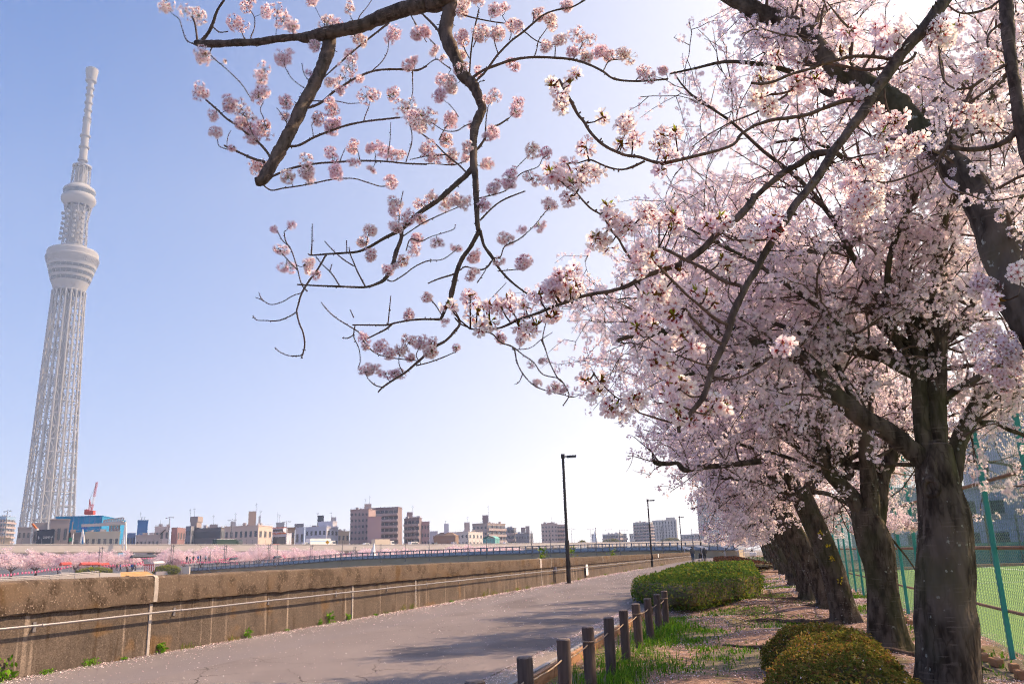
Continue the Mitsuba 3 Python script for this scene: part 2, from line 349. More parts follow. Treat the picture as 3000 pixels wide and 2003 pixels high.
# traced limbs and blossom clusters: (x, y, z, radius) in millimetres
LIMBS = {
 'A': [
  [(-540,5300,5139,62),(-717,5361,5139,56),(-908,5426,5121,52),(-1053,5476,5099,50),(-1190,5520,5104,51),(-1319,5561,5111,50),(-1450,5602,5110,47),(-1531,5627,5117,37),(-1603,5649,5135,27),(-1758,5695,5160,27),(-1915,5742,5173,28),(-2075,5789,5208,28),(-2205,5826,5228,28),(-2314,5857,5247,30),(-2436,5891,5283,27),(-2469,5900,5290,20)],
  [(-1331,5650,5168,54),(-1323,5608,5001,50),(-1343,5568,4849,48),(-1375,5526,4701,47),(-1415,5483,4554,46),(-1463,5438,4410,46),(-1492,5397,4271,45),(-1529,5356,4144,44),(-1565,5316,4020,44),(-1602,5279,3910,42),(-1637,5241,3801,41),(-1661,5218,3736,37),(-1700,5200,3720,29)],
  [(-486,5300,5147,58),(-369,5281,5139,49),(-378,5269,5038,48),(-391,5254,4927,50),(-396,5243,4840,49),(-357,5224,4707,47),(-311,5206,4576,41),(-277,5192,4479,43),(-226,5181,4422,42),(-189,5169,4347,36),(-154,5150,4222,31),(-146,5143,4171,31),(-172,5132,4101,31),(-198,5120,4022,29),(-212,5106,3924,27),(-213,5091,3826,26),(-211,5077,3730,25),(-204,5063,3635,22),(-201,5046,3524,20),(-200,5036,3458,19),(-198,5022,3366,17),(-194,5004,3258,16),(-188,5000,3231,15)],
  [(-191,5000,3221,17),(-199,5005,3204,15),(-248,5029,3126,14),(-297,5050,3066,14),(-338,5075,2978,15),(-359,5095,2907,16),(-375,5109,2853,17),(-385,5119,2818,14),(-415,5135,2765,11),(-441,5150,2712,10),(-456,5157,2691,8)],
  [(-181,5000,3231,12),(-170,5012,3186,10),(-155,5027,3131,9),(-111,5048,3068,11),(-67,5070,2996,7),(-13,5092,2933,7),(50,5114,2879,6),(114,5135,2834,5)],
  [(-215,5074,3711,20),(-277,5076,3644,18),(-334,5076,3594,18),(-383,5077,3546,18)],
  [(-386,5077,3546,18),(-452,5062,3479,16),(-564,5038,3391,16),(-637,5020,3315,16),(-692,5006,3257,14),(-791,4985,3197,10),(-879,4966,3134,9),(-950,4951,3097,8),(-1037,4934,3084,7),(-1142,4914,3073,6),(-1229,4897,3062,5),(-1250,4892,3071,4)],
  [(-683,5008,3267,14),(-684,4982,3182,12),(-707,4953,3094,14),(-725,4920,2995,14),(-764,4882,2888,12),(-822,4854,2843,8),(-887,4825,2818,7),(-1017,4770,2809,6),(-1128,4722,2801,5),(-1251,4666,2794,4)],
  [(-383,5118,2822,9),(-354,5108,2726,8),(-327,5100,2646,8),(-364,5094,2588,9),(-419,5086,2531,9),(-501,5076,2485,9),(-555,5069,2429,9),(-617,5060,2373,8),(-671,5053,2327,8),(-741,5044,2282,7),(-803,5036,2237,6),(-830,5032,2207,5)],
  [(-456,5156,2695,9),(-534,5150,2696,7),(-626,5142,2693,7),(-737,5134,2675,6),(-792,5129,2661,6),(-883,5122,2662,5),(-1011,5112,2664,4)],
  [(-2404,5882,5303,14),(-2348,5855,5350,13),(-2301,5821,5424,12),(-2264,5788,5500,10),(-2197,5750,5570,9)],
  [(-2304,5835,5384,6),(-2244,5813,5322,5),(-2167,5789,5308,4)],
  [(-2447,5894,5296,9),(-2501,5950,5501,8),(-2540,5975,5589,6)],
  [(-2462,5898,5272,5),(-2543,5908,5327,5),(-2589,5920,5438,4),(-2625,5929,5537,4),(-2681,5937,5590,3)],
  [(-2312,5857,5227,5),(-2311,5841,5134,5),(-2166,5806,4981,4),(-2032,5772,4826,4),(-1964,5750,4715,4),(-1918,5736,4642,3)],
  [(-1624,5271,3897,10),(-1634,5269,3943,9),(-1678,5265,4007,9),(-1738,5260,4072,8),(-1790,5257,4110,8),(-1851,5253,4166,8),(-1937,5248,4228,7),(-2007,5243,4299,7),(-2087,5238,4375,6)],
  [(-1666,5270,3899,11),(-1773,5308,3954,9),(-1893,5351,4032,8),(-1994,5386,4097,7)],
  [(-1437,5442,4407,10),(-1404,5453,4417,10),(-1332,5481,4470,10),(-1261,5515,4568,9),(-1187,5545,4644,9),(-1121,5572,4709,9),(-1001,5614,4793,8),(-895,5649,4832,8),(-753,5694,4855,8),(-662,5722,4859,7),(-589,5746,4909,7)],
  [(-1364,5519,4665,5),(-1266,5559,4799,6),(-1200,5585,4886,7),(-1081,5631,5038,7),(-958,5675,5182,8),(-877,5703,5274,9)],
  [(-1536,5329,4050,10),(-1500,5326,4042,9),(-1439,5321,4046,9),(-1344,5312,4094,9),(-1223,5301,4136,8),(-1110,5290,4168,8),(-989,5280,4186,7),(-850,5268,4193,7),(-729,5257,4197,6)],
  [(-1640,5229,3759,9),(-1599,5228,3766,8),(-1508,5228,3808,8),(-1426,5227,3832,8),(-1284,5227,3853,7),(-1159,5226,3857,7),(-992,5225,3860,7),(-825,5224,3849,6),(-699,5223,3830,6),(-541,5222,3815,6)],
  [(-1667,5214,3716,6),(-1602,5226,3666,5),(-1523,5238,3682,5),(-1412,5255,3704,5),(-1308,5270,3730,5),(-1187,5289,3761,5),(-1057,5308,3770,4),(-958,5323,3742,4),(-867,5337,3717,4),(-809,5345,3737,4)],
  [(-1417,5489,4578,4),(-1442,5479,4578,4),(-1491,5458,4602,3),(-1547,5429,4646,3),(-1586,5398,4714,3)],
  [(-1388,5509,4640,4),(-1415,5510,4641,4),(-1477,5514,4728,3),(-1499,5518,4823,3)],
  [(-1519,5376,4212,4),(-1536,5373,4220,4),(-1578,5356,4299,3),(-1620,5343,4356,3)],
  [(-992,5617,4800,5),(-924,5648,4895,4),(-882,5676,5008,4),(-882,5707,5147,3)],
  [(-694,5712,4859,5),(-691,5684,4752,4),(-687,5652,4628,4),(-707,5622,4519,3)],
  [(-1968,5758,5185,5),(-1973,5764,5239,5),(-1955,5774,5322,4),(-1964,5786,5431,4),(-2026,5799,5538,3)],
  [(-2027,5775,5199,4),(-2037,5785,5245,4),(-2078,5807,5345,3)],
  [(-1092,5488,5104,4),(-1118,5477,5150,3),(-1144,5463,5209,3)],
  [(-1063,5479,5102,4),(-1072,5497,5184,4),(-1018,5527,5294,3),(-985,5548,5372,3)],
  [(-656,5342,5113,5),(-658,5354,5075,4),(-621,5376,5012,4),(-554,5418,4895,3)],
  [(-1434,5459,4471,5),(-1216,5382,4417,4),(-1107,5342,4370,3),(-1013,5308,4351,3)],
  [(-989,5280,4186,4),(-974,5289,4248,4),(-955,5298,4310,3)],
  [(-812,5224,3844,4),(-783,5162,3975,3),(-771,5113,4081,2)],
  [(-683,5223,3838,4),(-641,5224,4002,4),(-657,5224,4143,3)],
  [(-1939,5740,4655,5),(-1913,5736,4725,4),(-1868,5731,4821,3)],
  [(-1738,5260,4072,4),(-1769,5240,4147,3),(-1800,5220,4221,3)],
  [(-1677,5234,4219,4),(-1698,5225,4277,3),(-1677,5218,4328,3)],
  [(-1553,5370,4229,3),(-1556,5387,4316,3),(-1569,5406,4415,2)],
  [(-1344,5312,4094,4),(-1348,5305,4138,3),(-1356,5299,4182,3)],
  [(-1952,5370,4053,4),(-2015,5349,4073,3),(-2026,5336,4114,3)],
  [(-1975,5381,4098,3),(-1974,5391,4170,3),(-1957,5399,4222,2)],
  [(-1205,5299,4130,4),(-1206,5296,4204,4),(-1203,5294,4269,3)],
  [(-1229,5530,4616,4),(-1215,5544,4685,3),(-1214,5555,4743,3)],
  [(-1146,5563,4694,4),(-1121,5543,4784,3),(-1127,5522,4884,3)],
  [(-1134,5226,3866,4),(-1121,5220,3899,3),(-1099,5213,3949,3)],
  [(-1000,5225,3869,4),(-1011,5235,3921,3),(-1026,5244,3963,3)],
  [(-896,5224,3856,3),(-892,5225,3893,3),(-896,5225,3920,2)],
  [(-226,5181,4432,11),(-140,5182,4496,10),(-54,5182,4531,10),(76,5183,4575,10),(213,5183,4589,9),(367,5184,4579,9),(494,5185,4560,9),(611,5185,4512,8),(701,5185,4456,8),(774,5186,4397,8),(926,5187,4374,7),(1147,5187,4383,7)],
  [(-201,5175,4389,9),(-175,5166,4420,8),(-122,5151,4466,8),(-52,5127,4553,8),(-16,5115,4592,8),(62,5093,4660,7),(149,5070,4714,7),(218,5052,4765,7),(295,5031,4816,7),(380,5012,4837,6),(488,4989,4840,6),(580,4967,4878,6)],
  [(-260,5189,4466,7),(-233,5175,4485,6),(-220,5132,4582,6),(-198,5079,4700,5),(-168,5032,4801,5),(-148,5002,4865,4)],
  [(-414,5242,4830,11),(-440,5253,4858,10),(-495,5280,4950,9),(-541,5301,5017,8),(-587,5322,5085,7)],
  [(-351,5275,5082,7),(-324,5260,5030,6),(-218,5225,4960,6),(-78,5178,4886,5),(42,5138,4833,5)],
  [(149,5069,4727,5),(232,5098,4667,4),(308,5120,4645,4),(372,5137,4649,3)],
  [(226,5183,4594,5),(245,5177,4652,4),(261,5171,4715,4),(324,5160,4804,3)],
  [(-209,5094,3846,9),(-185,5104,3858,9),(-143,5129,3934,8),(-100,5160,4031,8),(-33,5187,4080,7),(31,5214,4139,6)],
  [(-139,5135,3955,5),(-133,5133,3990,4),(-122,5124,4103,4),(-107,5118,4182,3)],
  [(-268,5075,3678,6),(-317,5100,3745,6),(-400,5136,3838,6),(-468,5169,3930,5),(-546,5202,4015,5),(-642,5241,4114,4)],
  [(-409,5138,3840,4),(-524,5144,3838,4),(-648,5149,3818,3)],
  [(-222,5124,4061,4),(-272,5113,4034,4),(-329,5099,3992,4),(-410,5081,3990,3),(-485,5062,4037,3)],
  [(-451,5172,3968,4),(-418,5186,4048,4),(-377,5200,4119,3)],
  [(-190,5037,3467,5),(-14,5063,3525,4),(44,5075,3597,4),(103,5086,3661,4),(210,5102,3709,3),(245,5112,3775,3)],
  [(44,5075,3597,4),(63,5088,3690,3),(123,5100,3765,3)],
  [(-658,5223,3824,3),(-491,5218,3815,3),(-366,5214,3800,4),(-291,5212,3818,4)],
  [(-717,5705,4850,3),(-620,5684,4854,4),(-514,5657,4907,4),(-458,5643,4864,4),(-392,5626,4798,5)],
  [(-654,5355,5071,3),(-619,5364,4993,4),(-558,5374,4926,4),(-488,5385,4850,5)],
  [(-201,5108,4633,4),(-165,5085,4693,4),(-96,5061,4721,3)],
  [(-29,5118,4585,4),(-48,5129,4670,4),(-55,5137,4734,3)],
  [(494,5185,4560,4),(551,5194,4652,4),(571,5199,4703,3)],
  [(367,5184,4579,4),(373,5179,4629,4),(375,5175,4675,3)],
  [(702,5185,4466,4),(752,5204,4553,4),(841,5225,4573,3)],
  [(917,5186,4374,4),(960,5171,4418,3),(1003,5157,4446,3)],
  [(218,5051,4770,4),(228,5047,4815,4),(221,5044,4852,3)],
  [(-324,5260,5030,5),(-369,5274,5082,4),(-360,5282,5129,3)],
  [(-155,5139,4141,4),(-174,5120,4345,4),(-123,5114,4377,3)],
  [(-317,5200,4154,4),(-342,5208,4206,3),(-385,5220,4271,3)],
  [(-230,5139,4568,4),(-262,5145,4650,4),(-270,5151,4722,3)],
  [(54,5093,4670,4),(65,5113,4752,3),(9,5156,4912,3)],
  [(380,5013,4833,4),(415,5027,4861,3),(426,5037,4897,3)],
  [(-1142,4914,3070,6),(-1199,4934,2979,6),(-1256,4951,2910,6),(-1303,4968,2836,6),(-1327,4983,2761,5),(-1335,4990,2726,5),(-1320,5004,2654,5),(-1299,5015,2600,5),(-1289,5029,2528,5),(-1301,5040,2471,4),(-1313,5046,2440,4)],
  [(-1303,4967,2841,4),(-1361,4982,2829,3),(-1429,5001,2799,3),(-1507,5021,2789,3),(-1568,5037,2825,3),(-1617,5049,2850,2)],
  [(-1568,5037,2823,4),(-1580,5027,2851,3),(-1587,5020,2873,2)],
  [(-1335,4990,2726,4),(-1380,4999,2702,4),(-1455,5013,2680,4),(-1542,5028,2688,3),(-1600,5038,2697,3),(-1626,5045,2728,3)],
  [(-1301,5040,2471,4),(-1321,5047,2459,4),(-1399,5068,2467,3),(-1460,5086,2497,3),(-1495,5098,2530,3)],
  [(-1231,4896,3062,5),(-1227,4889,3156,4),(-1226,4880,3264,3)],
  [(-1266,4962,2848,5),(-1304,4965,2898,4),(-1336,4970,3006,4),(-1368,4974,3106,4),(-1393,4976,3157,4),(-1437,4979,3199,3),(-1476,4982,3270,3)],
  [(-1388,4976,3146,4),(-1417,4975,3196,4),(-1428,4974,3256,3)],
  [(-1336,4969,2996,4),(-1401,4999,3068,4),(-1457,5027,3139,3)],
  [(-879,4829,2823,5),(-922,4814,2908,5),(-947,4804,2971,4),(-968,4795,3025,4),(-974,4789,3065,3)],
  [(-947,4807,2949,4),(-1009,4801,2991,4),(-1071,4794,3047,3),(-1124,4788,3108,3)],
  [(-1021,4768,2808,4),(-1062,4731,2875,4),(-1116,4695,2928,3),(-1146,4671,2966,3)],
  [(-1074,4723,2886,4),(-1061,4720,2935,3)],
  [(-1018,4938,3085,4),(-1023,4946,3171,3)],
  [(-755,5132,2672,6),(-805,5155,2640,6),(-884,5186,2612,5),(-964,5216,2584,4)],
  [(-954,5212,2592,5),(-986,5230,2642,5),(-1059,5259,2697,4),(-1143,5291,2758,4),(-1208,5318,2818,4),(-1269,5347,2895,3)],
  [(-993,5113,2663,4),(-999,5102,2584,4),(-963,5090,2504,3),(-951,5078,2417,3),(-963,5071,2374,3)],
  [(-995,5104,2599,4),(-1040,5124,2582,4),(-1080,5139,2587,3)],
  [(-1002,5112,2712,4),(-1023,5097,2761,3)],
  [(-787,5129,2663,4),(-782,5155,2765,4),(-777,5181,2871,3)],
  [(-959,5215,2584,5),(-893,5189,2507,4),(-834,5170,2472,4),(-738,5142,2443,4),(-604,5103,2415,3),(-585,5097,2413,3)],
  [(-600,5061,2373,5),(-527,5055,2387,4),(-435,5047,2415,4),(-362,5041,2443,3)],
  [(-794,5037,2237,4),(-844,5016,2248,4),(-885,4994,2285,3),(-900,4976,2327,3)],
  [(-359,5105,2687,5),(-328,5120,2652,5),(-292,5133,2635,5),(-220,5157,2610,5),(-128,5186,2595,5),(-74,5210,2542,5),(0,5234,2516,5),(73,5262,2462,4),(137,5287,2418,4),(192,5315,2345,4),(296,5347,2319,4),(342,5369,2264,4),(359,5387,2209,4),(319,5409,2151,4)],
  [(217,5287,2502,5),(202,5309,2587,4),(237,5345,2725,3)],
  [(9,5237,2512,5),(17,5229,2485,5),(29,5205,2403,4),(59,5183,2330,4),(111,5156,2257,4),(172,5132,2213,4),(251,5105,2182,3),(334,5076,2151,3)],
  [(192,5307,2577,5),(217,5309,2508,4),(242,5311,2419,4),(285,5313,2322,4),(321,5314,2282,3)],
  [(63,5182,2330,4),(38,5169,2272,3),(5,5161,2252,2)],
  [(359,5388,2204,4),(397,5388,2203,3),(426,5388,2216,2)],
  [(-1,5234,2497,4),(112,5239,2504,3),(189,5244,2560,3),(267,5248,2608,2)],
  [(-347,5076,2978,6),(-356,5071,2967,6),(-456,5036,2925,5),(-518,5012,2890,4)],
  [(-755,4882,2878,5),(-721,4893,2872,4),(-661,4915,2915,4),(-592,4943,2979,4),(-513,4970,3025,4),(-423,4998,3042,3),(-341,5027,3109,3)],
  [(-689,4986,3194,5),(-670,4982,3202,4),(-556,4957,3267,4),(-461,4938,3305,4),(-376,4921,3334,3),(-310,4908,3356,3)],
  [(-649,4961,3094,4),(-620,4957,3170,4),(-556,4954,3152,4),(-482,4951,3182,3),(-352,4945,3219,3),(-333,4943,3253,3)],
  [(-178,5012,3305,6),(-159,5002,3321,6),(-81,4963,3381,5),(-5,4931,3414,5),(116,4883,3438,4)],
  [(-107,5050,3059,5),(-55,5029,3059,4),(-25,4999,3116,4),(69,4956,3145,4),(162,4903,3208,3),(237,4854,3282,3)],
  [(-112,5054,3041,6),(-150,5039,2988,6),(-205,5024,2975,5),(-277,5004,2990,5),(-314,4993,2963,4)],
  [(-150,5038,2978,3),(-207,5025,2888,4)],
  [(-24,5095,2905,2),(-116,5142,2825,3)],
  [(-77,5072,2977,4),(-44,5083,2982,4),(35,5109,2996,3)],
  [(-702,5010,3304,5),(-692,5008,3423,4),(-673,5006,3524,3)],
  [(-905,4960,3113,4),(-892,4957,3190,3),(-878,4955,3228,3)],
  [(-445,5148,2722,4),(-488,5159,2795,4),(-525,5167,2838,3)],
  [(-582,5065,2401,4),(-601,5077,2442,3),(-585,5092,2492,3)],
  [(-680,5052,2327,4),(-705,5042,2391,3),(-695,5032,2462,3)],
 ],
 'B': [
  [(1537,2450,3026,21),(1494,2446,2964,21),(1442,2441,2897,21),(1402,2438,2846,21),(1349,2433,2796,19),(1285,2428,2727,19),(1229,2423,2654,18),(1186,2419,2601,18),(1152,2415,2544,17),(1110,2411,2497,15),(1069,2407,2446,14),(1033,2404,2405,14),(1002,2400,2360,13),(966,2396,2310,13),(927,2392,2266,13),(883,2388,2219,12),(858,2385,2183,12),(838,2383,2153,11),(804,2379,2106,11),(765,2375,2051,10),(735,2371,2001,10),(707,2368,1964,9),(650,2360,1865,11),(630,2355,1811,10),(605,2351,1763,10),(577,2347,1715,9),(558,2344,1672,9),(534,2340,1621,8),(498,2336,1580,7),(462,2332,1544,6),(458,2330,1523,5)],
  [(1024,2403,2398,12),(972,2417,2401,12),(931,2429,2377,11),(880,2443,2354,10),(830,2458,2318,9),(789,2472,2285,8),(777,2475,2278,8)],
  [(787,2471,2292,11),(774,2470,2267,11),(721,2467,2212,11),(666,2464,2175,11),(615,2461,2122,10),(566,2459,2085,10),(524,2457,2062,9),(472,2454,2045,8),(415,2451,2025,8),(358,2449,1995,7),(307,2446,1980,6),(257,2444,1973,6),(207,2442,1962,5),(167,2440,1947,5),(107,2437,1925,5),(89,2436,1917,5),(62,2435,1908,4),(18,2433,1894,4),(-12,2431,1879,4),(-41,2430,1870,3),(-83,2428,1868,3),(-124,2426,1869,2)],
  [(1165,2417,2577,9),(1121,2418,2585,8),(1087,2420,2582,8),(1027,2422,2562,7),(971,2424,2542,6),(907,2426,2532,6),(857,2428,2528,6),(802,2430,2513,5),(788,2431,2506,5),(755,2432,2485,5),(708,2434,2442,5),(520,2441,2400,6),(493,2442,2397,6),(455,2443,2410,5),(425,2445,2424,5),(387,2446,2431,5),(356,2447,2445,5),(326,2448,2464,5),(297,2450,2492,5),(275,2451,2524,5),(258,2452,2560,5),(239,2454,2588,5),(225,2455,2624,6),(211,2456,2657,5),(193,2458,2703,5),(186,2458,2722,3)],
  [(443,2444,2410,4),(436,2446,2407,4),(404,2452,2395,4),(374,2458,2390,3),(340,2465,2399,3),(310,2472,2416,3),(284,2477,2433,3),(269,2481,2440,3)],
  [(1294,2429,2732,7),(1286,2429,2735,7),(1232,2429,2744,6),(1190,2429,2750,6),(1139,2429,2750,6),(1094,2429,2740,6),(1042,2429,2727,6),(997,2429,2710,5),(935,2429,2693,5),(882,2429,2671,5),(838,2429,2663,5),(805,2429,2667,4)],
  [(1356,2432,2761,5),(1346,2435,2744,5),(1312,2441,2725,5),(1250,2451,2717,5),(1190,2461,2720,5),(1136,2470,2740,5),(1089,2478,2757,5),(1059,2483,2754,4),(1024,2489,2728,4),(988,2495,2708,4),(961,2501,2679,4),(931,2506,2670,4),(893,2512,2671,4)],
  [(685,2365,1940,7),(685,2368,1956,6),(654,2374,1969,6),(624,2380,1988,6),(594,2387,2017,6),(559,2394,2041,5),(523,2401,2066,5),(488,2408,2090,5),(460,2413,2104,4)],
  [(637,2357,1836,5),(622,2351,1839,5),(592,2338,1851,5),(562,2322,1872,5),(533,2306,1893,4),(509,2293,1909,4),(480,2276,1934,4),(451,2260,1958,4),(418,2239,1988,3)],
  [(611,2352,1775,5),(577,2337,1794,5),(553,2324,1815,5),(529,2311,1836,4),(510,2300,1853,4),(500,2292,1870,3)],
  [(420,2452,2025,5),(410,2448,2029,4),(381,2434,2067,4),(357,2421,2100,4),(338,2409,2133,3),(318,2400,2156,3)],
  [(318,2400,2156,4),(290,2386,2202,3),(256,2376,2223,3),(232,2368,2247,3),(213,2361,2271,2)],
  [(806,2379,2110,4),(769,2371,2102,4),(716,2359,2097,3),(670,2348,2097,3),(636,2338,2115,3)],
  [(577,2347,1715,3),(547,2336,1716,3),(508,2321,1726,3),(460,2302,1741,2)],
  [(568,2345,1682,4),(606,2334,1671,3),(650,2323,1676,3),(699,2308,1702,3),(739,2295,1730,3),(766,2287,1746,2)],
  [(505,2336,1587,3),(486,2338,1592,3),(465,2341,1607,2)],
  [(503,2336,1582,3),(536,2347,1576,3),(558,2355,1590,2)],
  [(535,2340,1626,3),(502,2336,1624,3),(471,2331,1645,2)],
  [(462,2332,1545,3),(431,2328,1554,3),(395,2323,1565,3),(350,2318,1580,2)],
  [(350,2318,1580,3),(316,2314,1610,2),(289,2312,1624,2),(263,2310,1648,2),(242,2307,1671,2),(225,2305,1699,2)],
  [(495,2310,1766,3),(454,2317,1750,2),(416,2324,1777,2),(391,2330,1803,2),(383,2333,1824,2)],
  [(494,2313,1748,2),(493,2320,1778,3),(507,2327,1808,3)],
  [(662,2361,1885,3),(647,2378,1931,2),(661,2394,1981,2)],
  [(1448,2439,2835,2),(1433,2433,2758,3),(1425,2426,2677,3),(1433,2422,2636,3),(1454,2419,2615,3)],
  [(1229,2421,2625,3),(1230,2428,2582,3),(1243,2437,2530,2)],
  [(1059,2405,2409,3),(1069,2401,2375,3),(1116,2394,2379,3),(1171,2387,2382,2),(1229,2379,2385,2)],
  [(972,2417,2405,3),(955,2427,2443,3),(949,2444,2522,2),(963,2468,2639,2)],
  [(880,2443,2358,3),(852,2431,2403,2),(841,2423,2436,2)],
  [(2091,3000,3453,28),(2071,2989,3346,27),(2053,2979,3247,27),(2035,2969,3150,25),(2022,2959,3055,23),(2010,2949,2962,23),(1998,2939,2870,23),(1983,2926,2750,23),(1973,2912,2633,22),(1978,2900,2535,22)],
  [(1980,2924,2738,13),(1943,2942,2700,12),(1908,2957,2681,11),(1856,2975,2676,10),(1802,2995,2685,10),(1749,3015,2709,9)],
  [(2013,2957,3037,8),(2002,2957,3031,8),(1939,2958,2999,7),(1886,2958,2960,7),(1840,2958,2933,6),(1787,2958,2927,5)],
  [(1851,2958,2939,6),(1805,2975,2853,6),(1760,2990,2788,5),(1734,3003,2717,5),(1695,3016,2658,5),(1659,3025,2630,5),(1580,3041,2601,4),(1502,3056,2586,4),(1423,3072,2602,4)],
  [(2071,2989,3346,6),(2050,2990,3347,5),(2002,2991,3313,5),(1930,2993,3293,5),(1878,2995,3296,4),(1845,2996,3323,4),(1824,2997,3355,4)],
  [(2050,2978,3234,5),(2026,2975,3227,5),(1972,2967,3187,5),(1945,2961,3143,4),(1943,2955,3091,4),(1970,2949,3056,3)],
  [(1751,3015,2717,4),(1691,3014,2635,4),(1712,3014,2545,4),(1786,3014,2504,3),(1877,3013,2473,3),(2002,3013,2495,3)],
  [(1967,3013,2307,4),(1930,2987,2229,3),(1890,2956,2133,3),(1853,2932,2064,2)],
  [(2889,4300,2061,110),(2857,4392,2310,107),(2834,4446,2463,107),(2844,4536,2755,107),(2839,4634,3092,105),(2818,4688,3278,95),(2782,4729,3412,88),(2735,4764,3519,79),(2696,4805,3656,75),(2602,4876,3891,74),(2517,4928,4062,73),(2423,4969,4166,73),(2330,5010,4274,69),(2237,5049,4381,64),(2187,5092,4554,58),(2128,5124,4673,57),(2027,5166,4802,59),(1917,5201,4871,62),(1799,5241,4969,63),(1633,5300,5142,55)],
 ],
 'C': [
  [(3077,6570,-13,266),(3093,6570,115,236),(3123,6570,301,215),(3152,6570,538,209),(3171,6570,779,202),(3208,6570,975,203),(3240,6570,1174,195),(3268,6570,1376,180),(3259,6570,1583,156),(3262,6570,1767,149),(3297,6570,1952,107)],
  [(3294,6570,1936,83),(3317,6539,2135,74),(3335,6511,2322,73),(3356,6479,2532,73),(3380,6447,2746,73),(3418,6414,2961,71),(3429,6386,3151,65),(3433,6358,3342,60),(3479,6326,3561,55),(3580,6291,3778,49),(3628,6259,4000,44),(3598,6218,4283,39),(3680,6177,4564,33),(3816,6133,4845,28)],
  [(3226,6570,1874,80),(3203,6572,2063,64),(3226,6574,2280,65),(3248,6576,2502,66),(3268,6579,2784,64),(3260,6581,2943,61),(3256,6582,3132,53),(3236,6585,3370,48),(3311,6587,3670,43),(3334,6590,3916,39),(3416,6592,4164,35),(3402,6594,4453,29),(3319,6596,4684,24),(3328,6599,4950,18)],
  [(3241,6570,1754,93),(3132,6569,1874,80),(2944,6567,2057,76),(2810,6565,2140,74),(2671,6564,2248,73),(2556,6563,2367,71),(2442,6561,2499,71),(2416,6561,2555,71),(2338,6560,2661,66),(2246,6559,2701,60),(2143,6558,2761,55),(1987,6557,2798,50),(1863,6556,2856,47),(1820,6555,2900,41),(1606,6554,2922,36),(1385,6552,2929,30),(1190,6551,2918,25),(968,6549,2900,19),(827,6548,2862,14)],
  [(3316,6570,1478,79),(3402,6607,1650,66),(3497,6658,1905,65),(3605,6695,2081,64),(3753,6734,2260,64),(3891,6767,2397,62),(3996,6785,2411,50),(4132,6809,2406,42),(4334,6845,2377,37),(4594,6888,2406,28)],
  [(3351,6521,2253,40),(3409,6489,2316,35),(3493,6450,2373,29),(3599,6403,2425,27),(3685,6362,2478,25),(3826,6300,2530,21),(3993,6227,2533,16)],
  [(3739,6713,2121,25),(3879,6719,2117,19),(3981,6724,2059,18),(4111,6730,2000,16),(4282,6739,1858,12)],
  [(3275,6580,2899,55),(3343,6579,2983,56),(3527,6578,3092,56),(3685,6577,3203,59),(3806,6576,3258,56)],
  [(3425,6327,3563,52),(3298,6336,3601,41),(3161,6344,3580,36),(3033,6353,3617,30),(2842,6366,3600,28),(2644,6379,3524,25),(2428,6393,3522,22),(2265,6404,3517,17),(2069,6417,3471,14)],
  [(3142,6581,2932,42),(3048,6600,2999,36),(2935,6627,3113,34),(2789,6656,3201,31),(2660,6678,3243,26),(2470,6709,3230,20),(2277,6740,3216,16),(2079,6773,3158,13)],
  [(3353,6590,3946,35),(3234,6593,4108,29),(3137,6596,4240,26),(2928,6600,4409,23),(2771,6604,4546,19),(2545,6608,4622,16),(2306,6611,4600,12)],
  [(2170,6558,2755,30),(1996,6567,2655,25),(1803,6576,2622,21),(1585,6585,2618,18),(1390,6594,2570,14)],
  [(2731,6564,2214,35),(2652,6563,2436,27),(2575,6562,2690,25),(2549,6560,2919,21),(2522,6559,3151,17),(2439,6558,3389,13)],
  [(3395,6596,1594,16),(3410,6601,1541,45),(3412,6611,1425,79),(3382,6624,1272,97),(3342,6642,1070,104),(3297,6660,870,99),(3258,6677,672,90)],
 ],
 'D': [
  [(4124,10030,-25,250),(4124,10030,138,216),(4136,10030,432,190),(4146,10030,692,172),(4156,10030,957,173),(4138,10030,1187,190),(4091,10030,1421,175),(4058,10030,1618,148)],
  [(4067,10030,1539,124),(3902,9984,1778,92),(3661,9926,2067,76),(3554,9873,2386,70),(3442,9830,2638,69),(3327,9790,2872,63),(3229,9750,3115,53),(3119,9724,3245,47),(2981,9697,3352,38),(2775,9663,3455,28)],
  [(3231,9772,2962,55),(3019,9780,3037,47),(2768,9790,3060,41),(2582,9797,3134,37),(2394,9805,3196,35),(2207,9812,3271,27),(2079,9818,3344,20),(1874,9825,3332,16)],
  [(4131,10030,1226,87),(4219,10065,1575,116),(4282,10088,1813,113),(4368,10107,2013,102),(4489,10125,2173,86),(4594,10142,2336,74),(4662,10161,2544,66),(4743,10184,2797,59),(4641,10218,3150,51),(4621,10250,3507,47),(4600,10281,3872,43)],
  [(4113,10030,1265,87),(4109,9986,1536,107),(4109,9941,1808,100),(4112,9891,2120,88),(4126,9842,2422,84),(4157,9777,2829,81),(4183,9721,3183,77),(4131,9674,3469,61),(4044,9622,3790,49),(3835,9579,3959,33)],
  [(2869,9856,2198,36),(2723,9913,2190,34),(2464,10012,2181,32),(2200,10111,2176,33),(2027,10175,2160,33),(1958,10214,2244,27),(1849,10253,2240,25),(1705,10305,2263,23),(1690,10343,2376,15)],
 ],
}
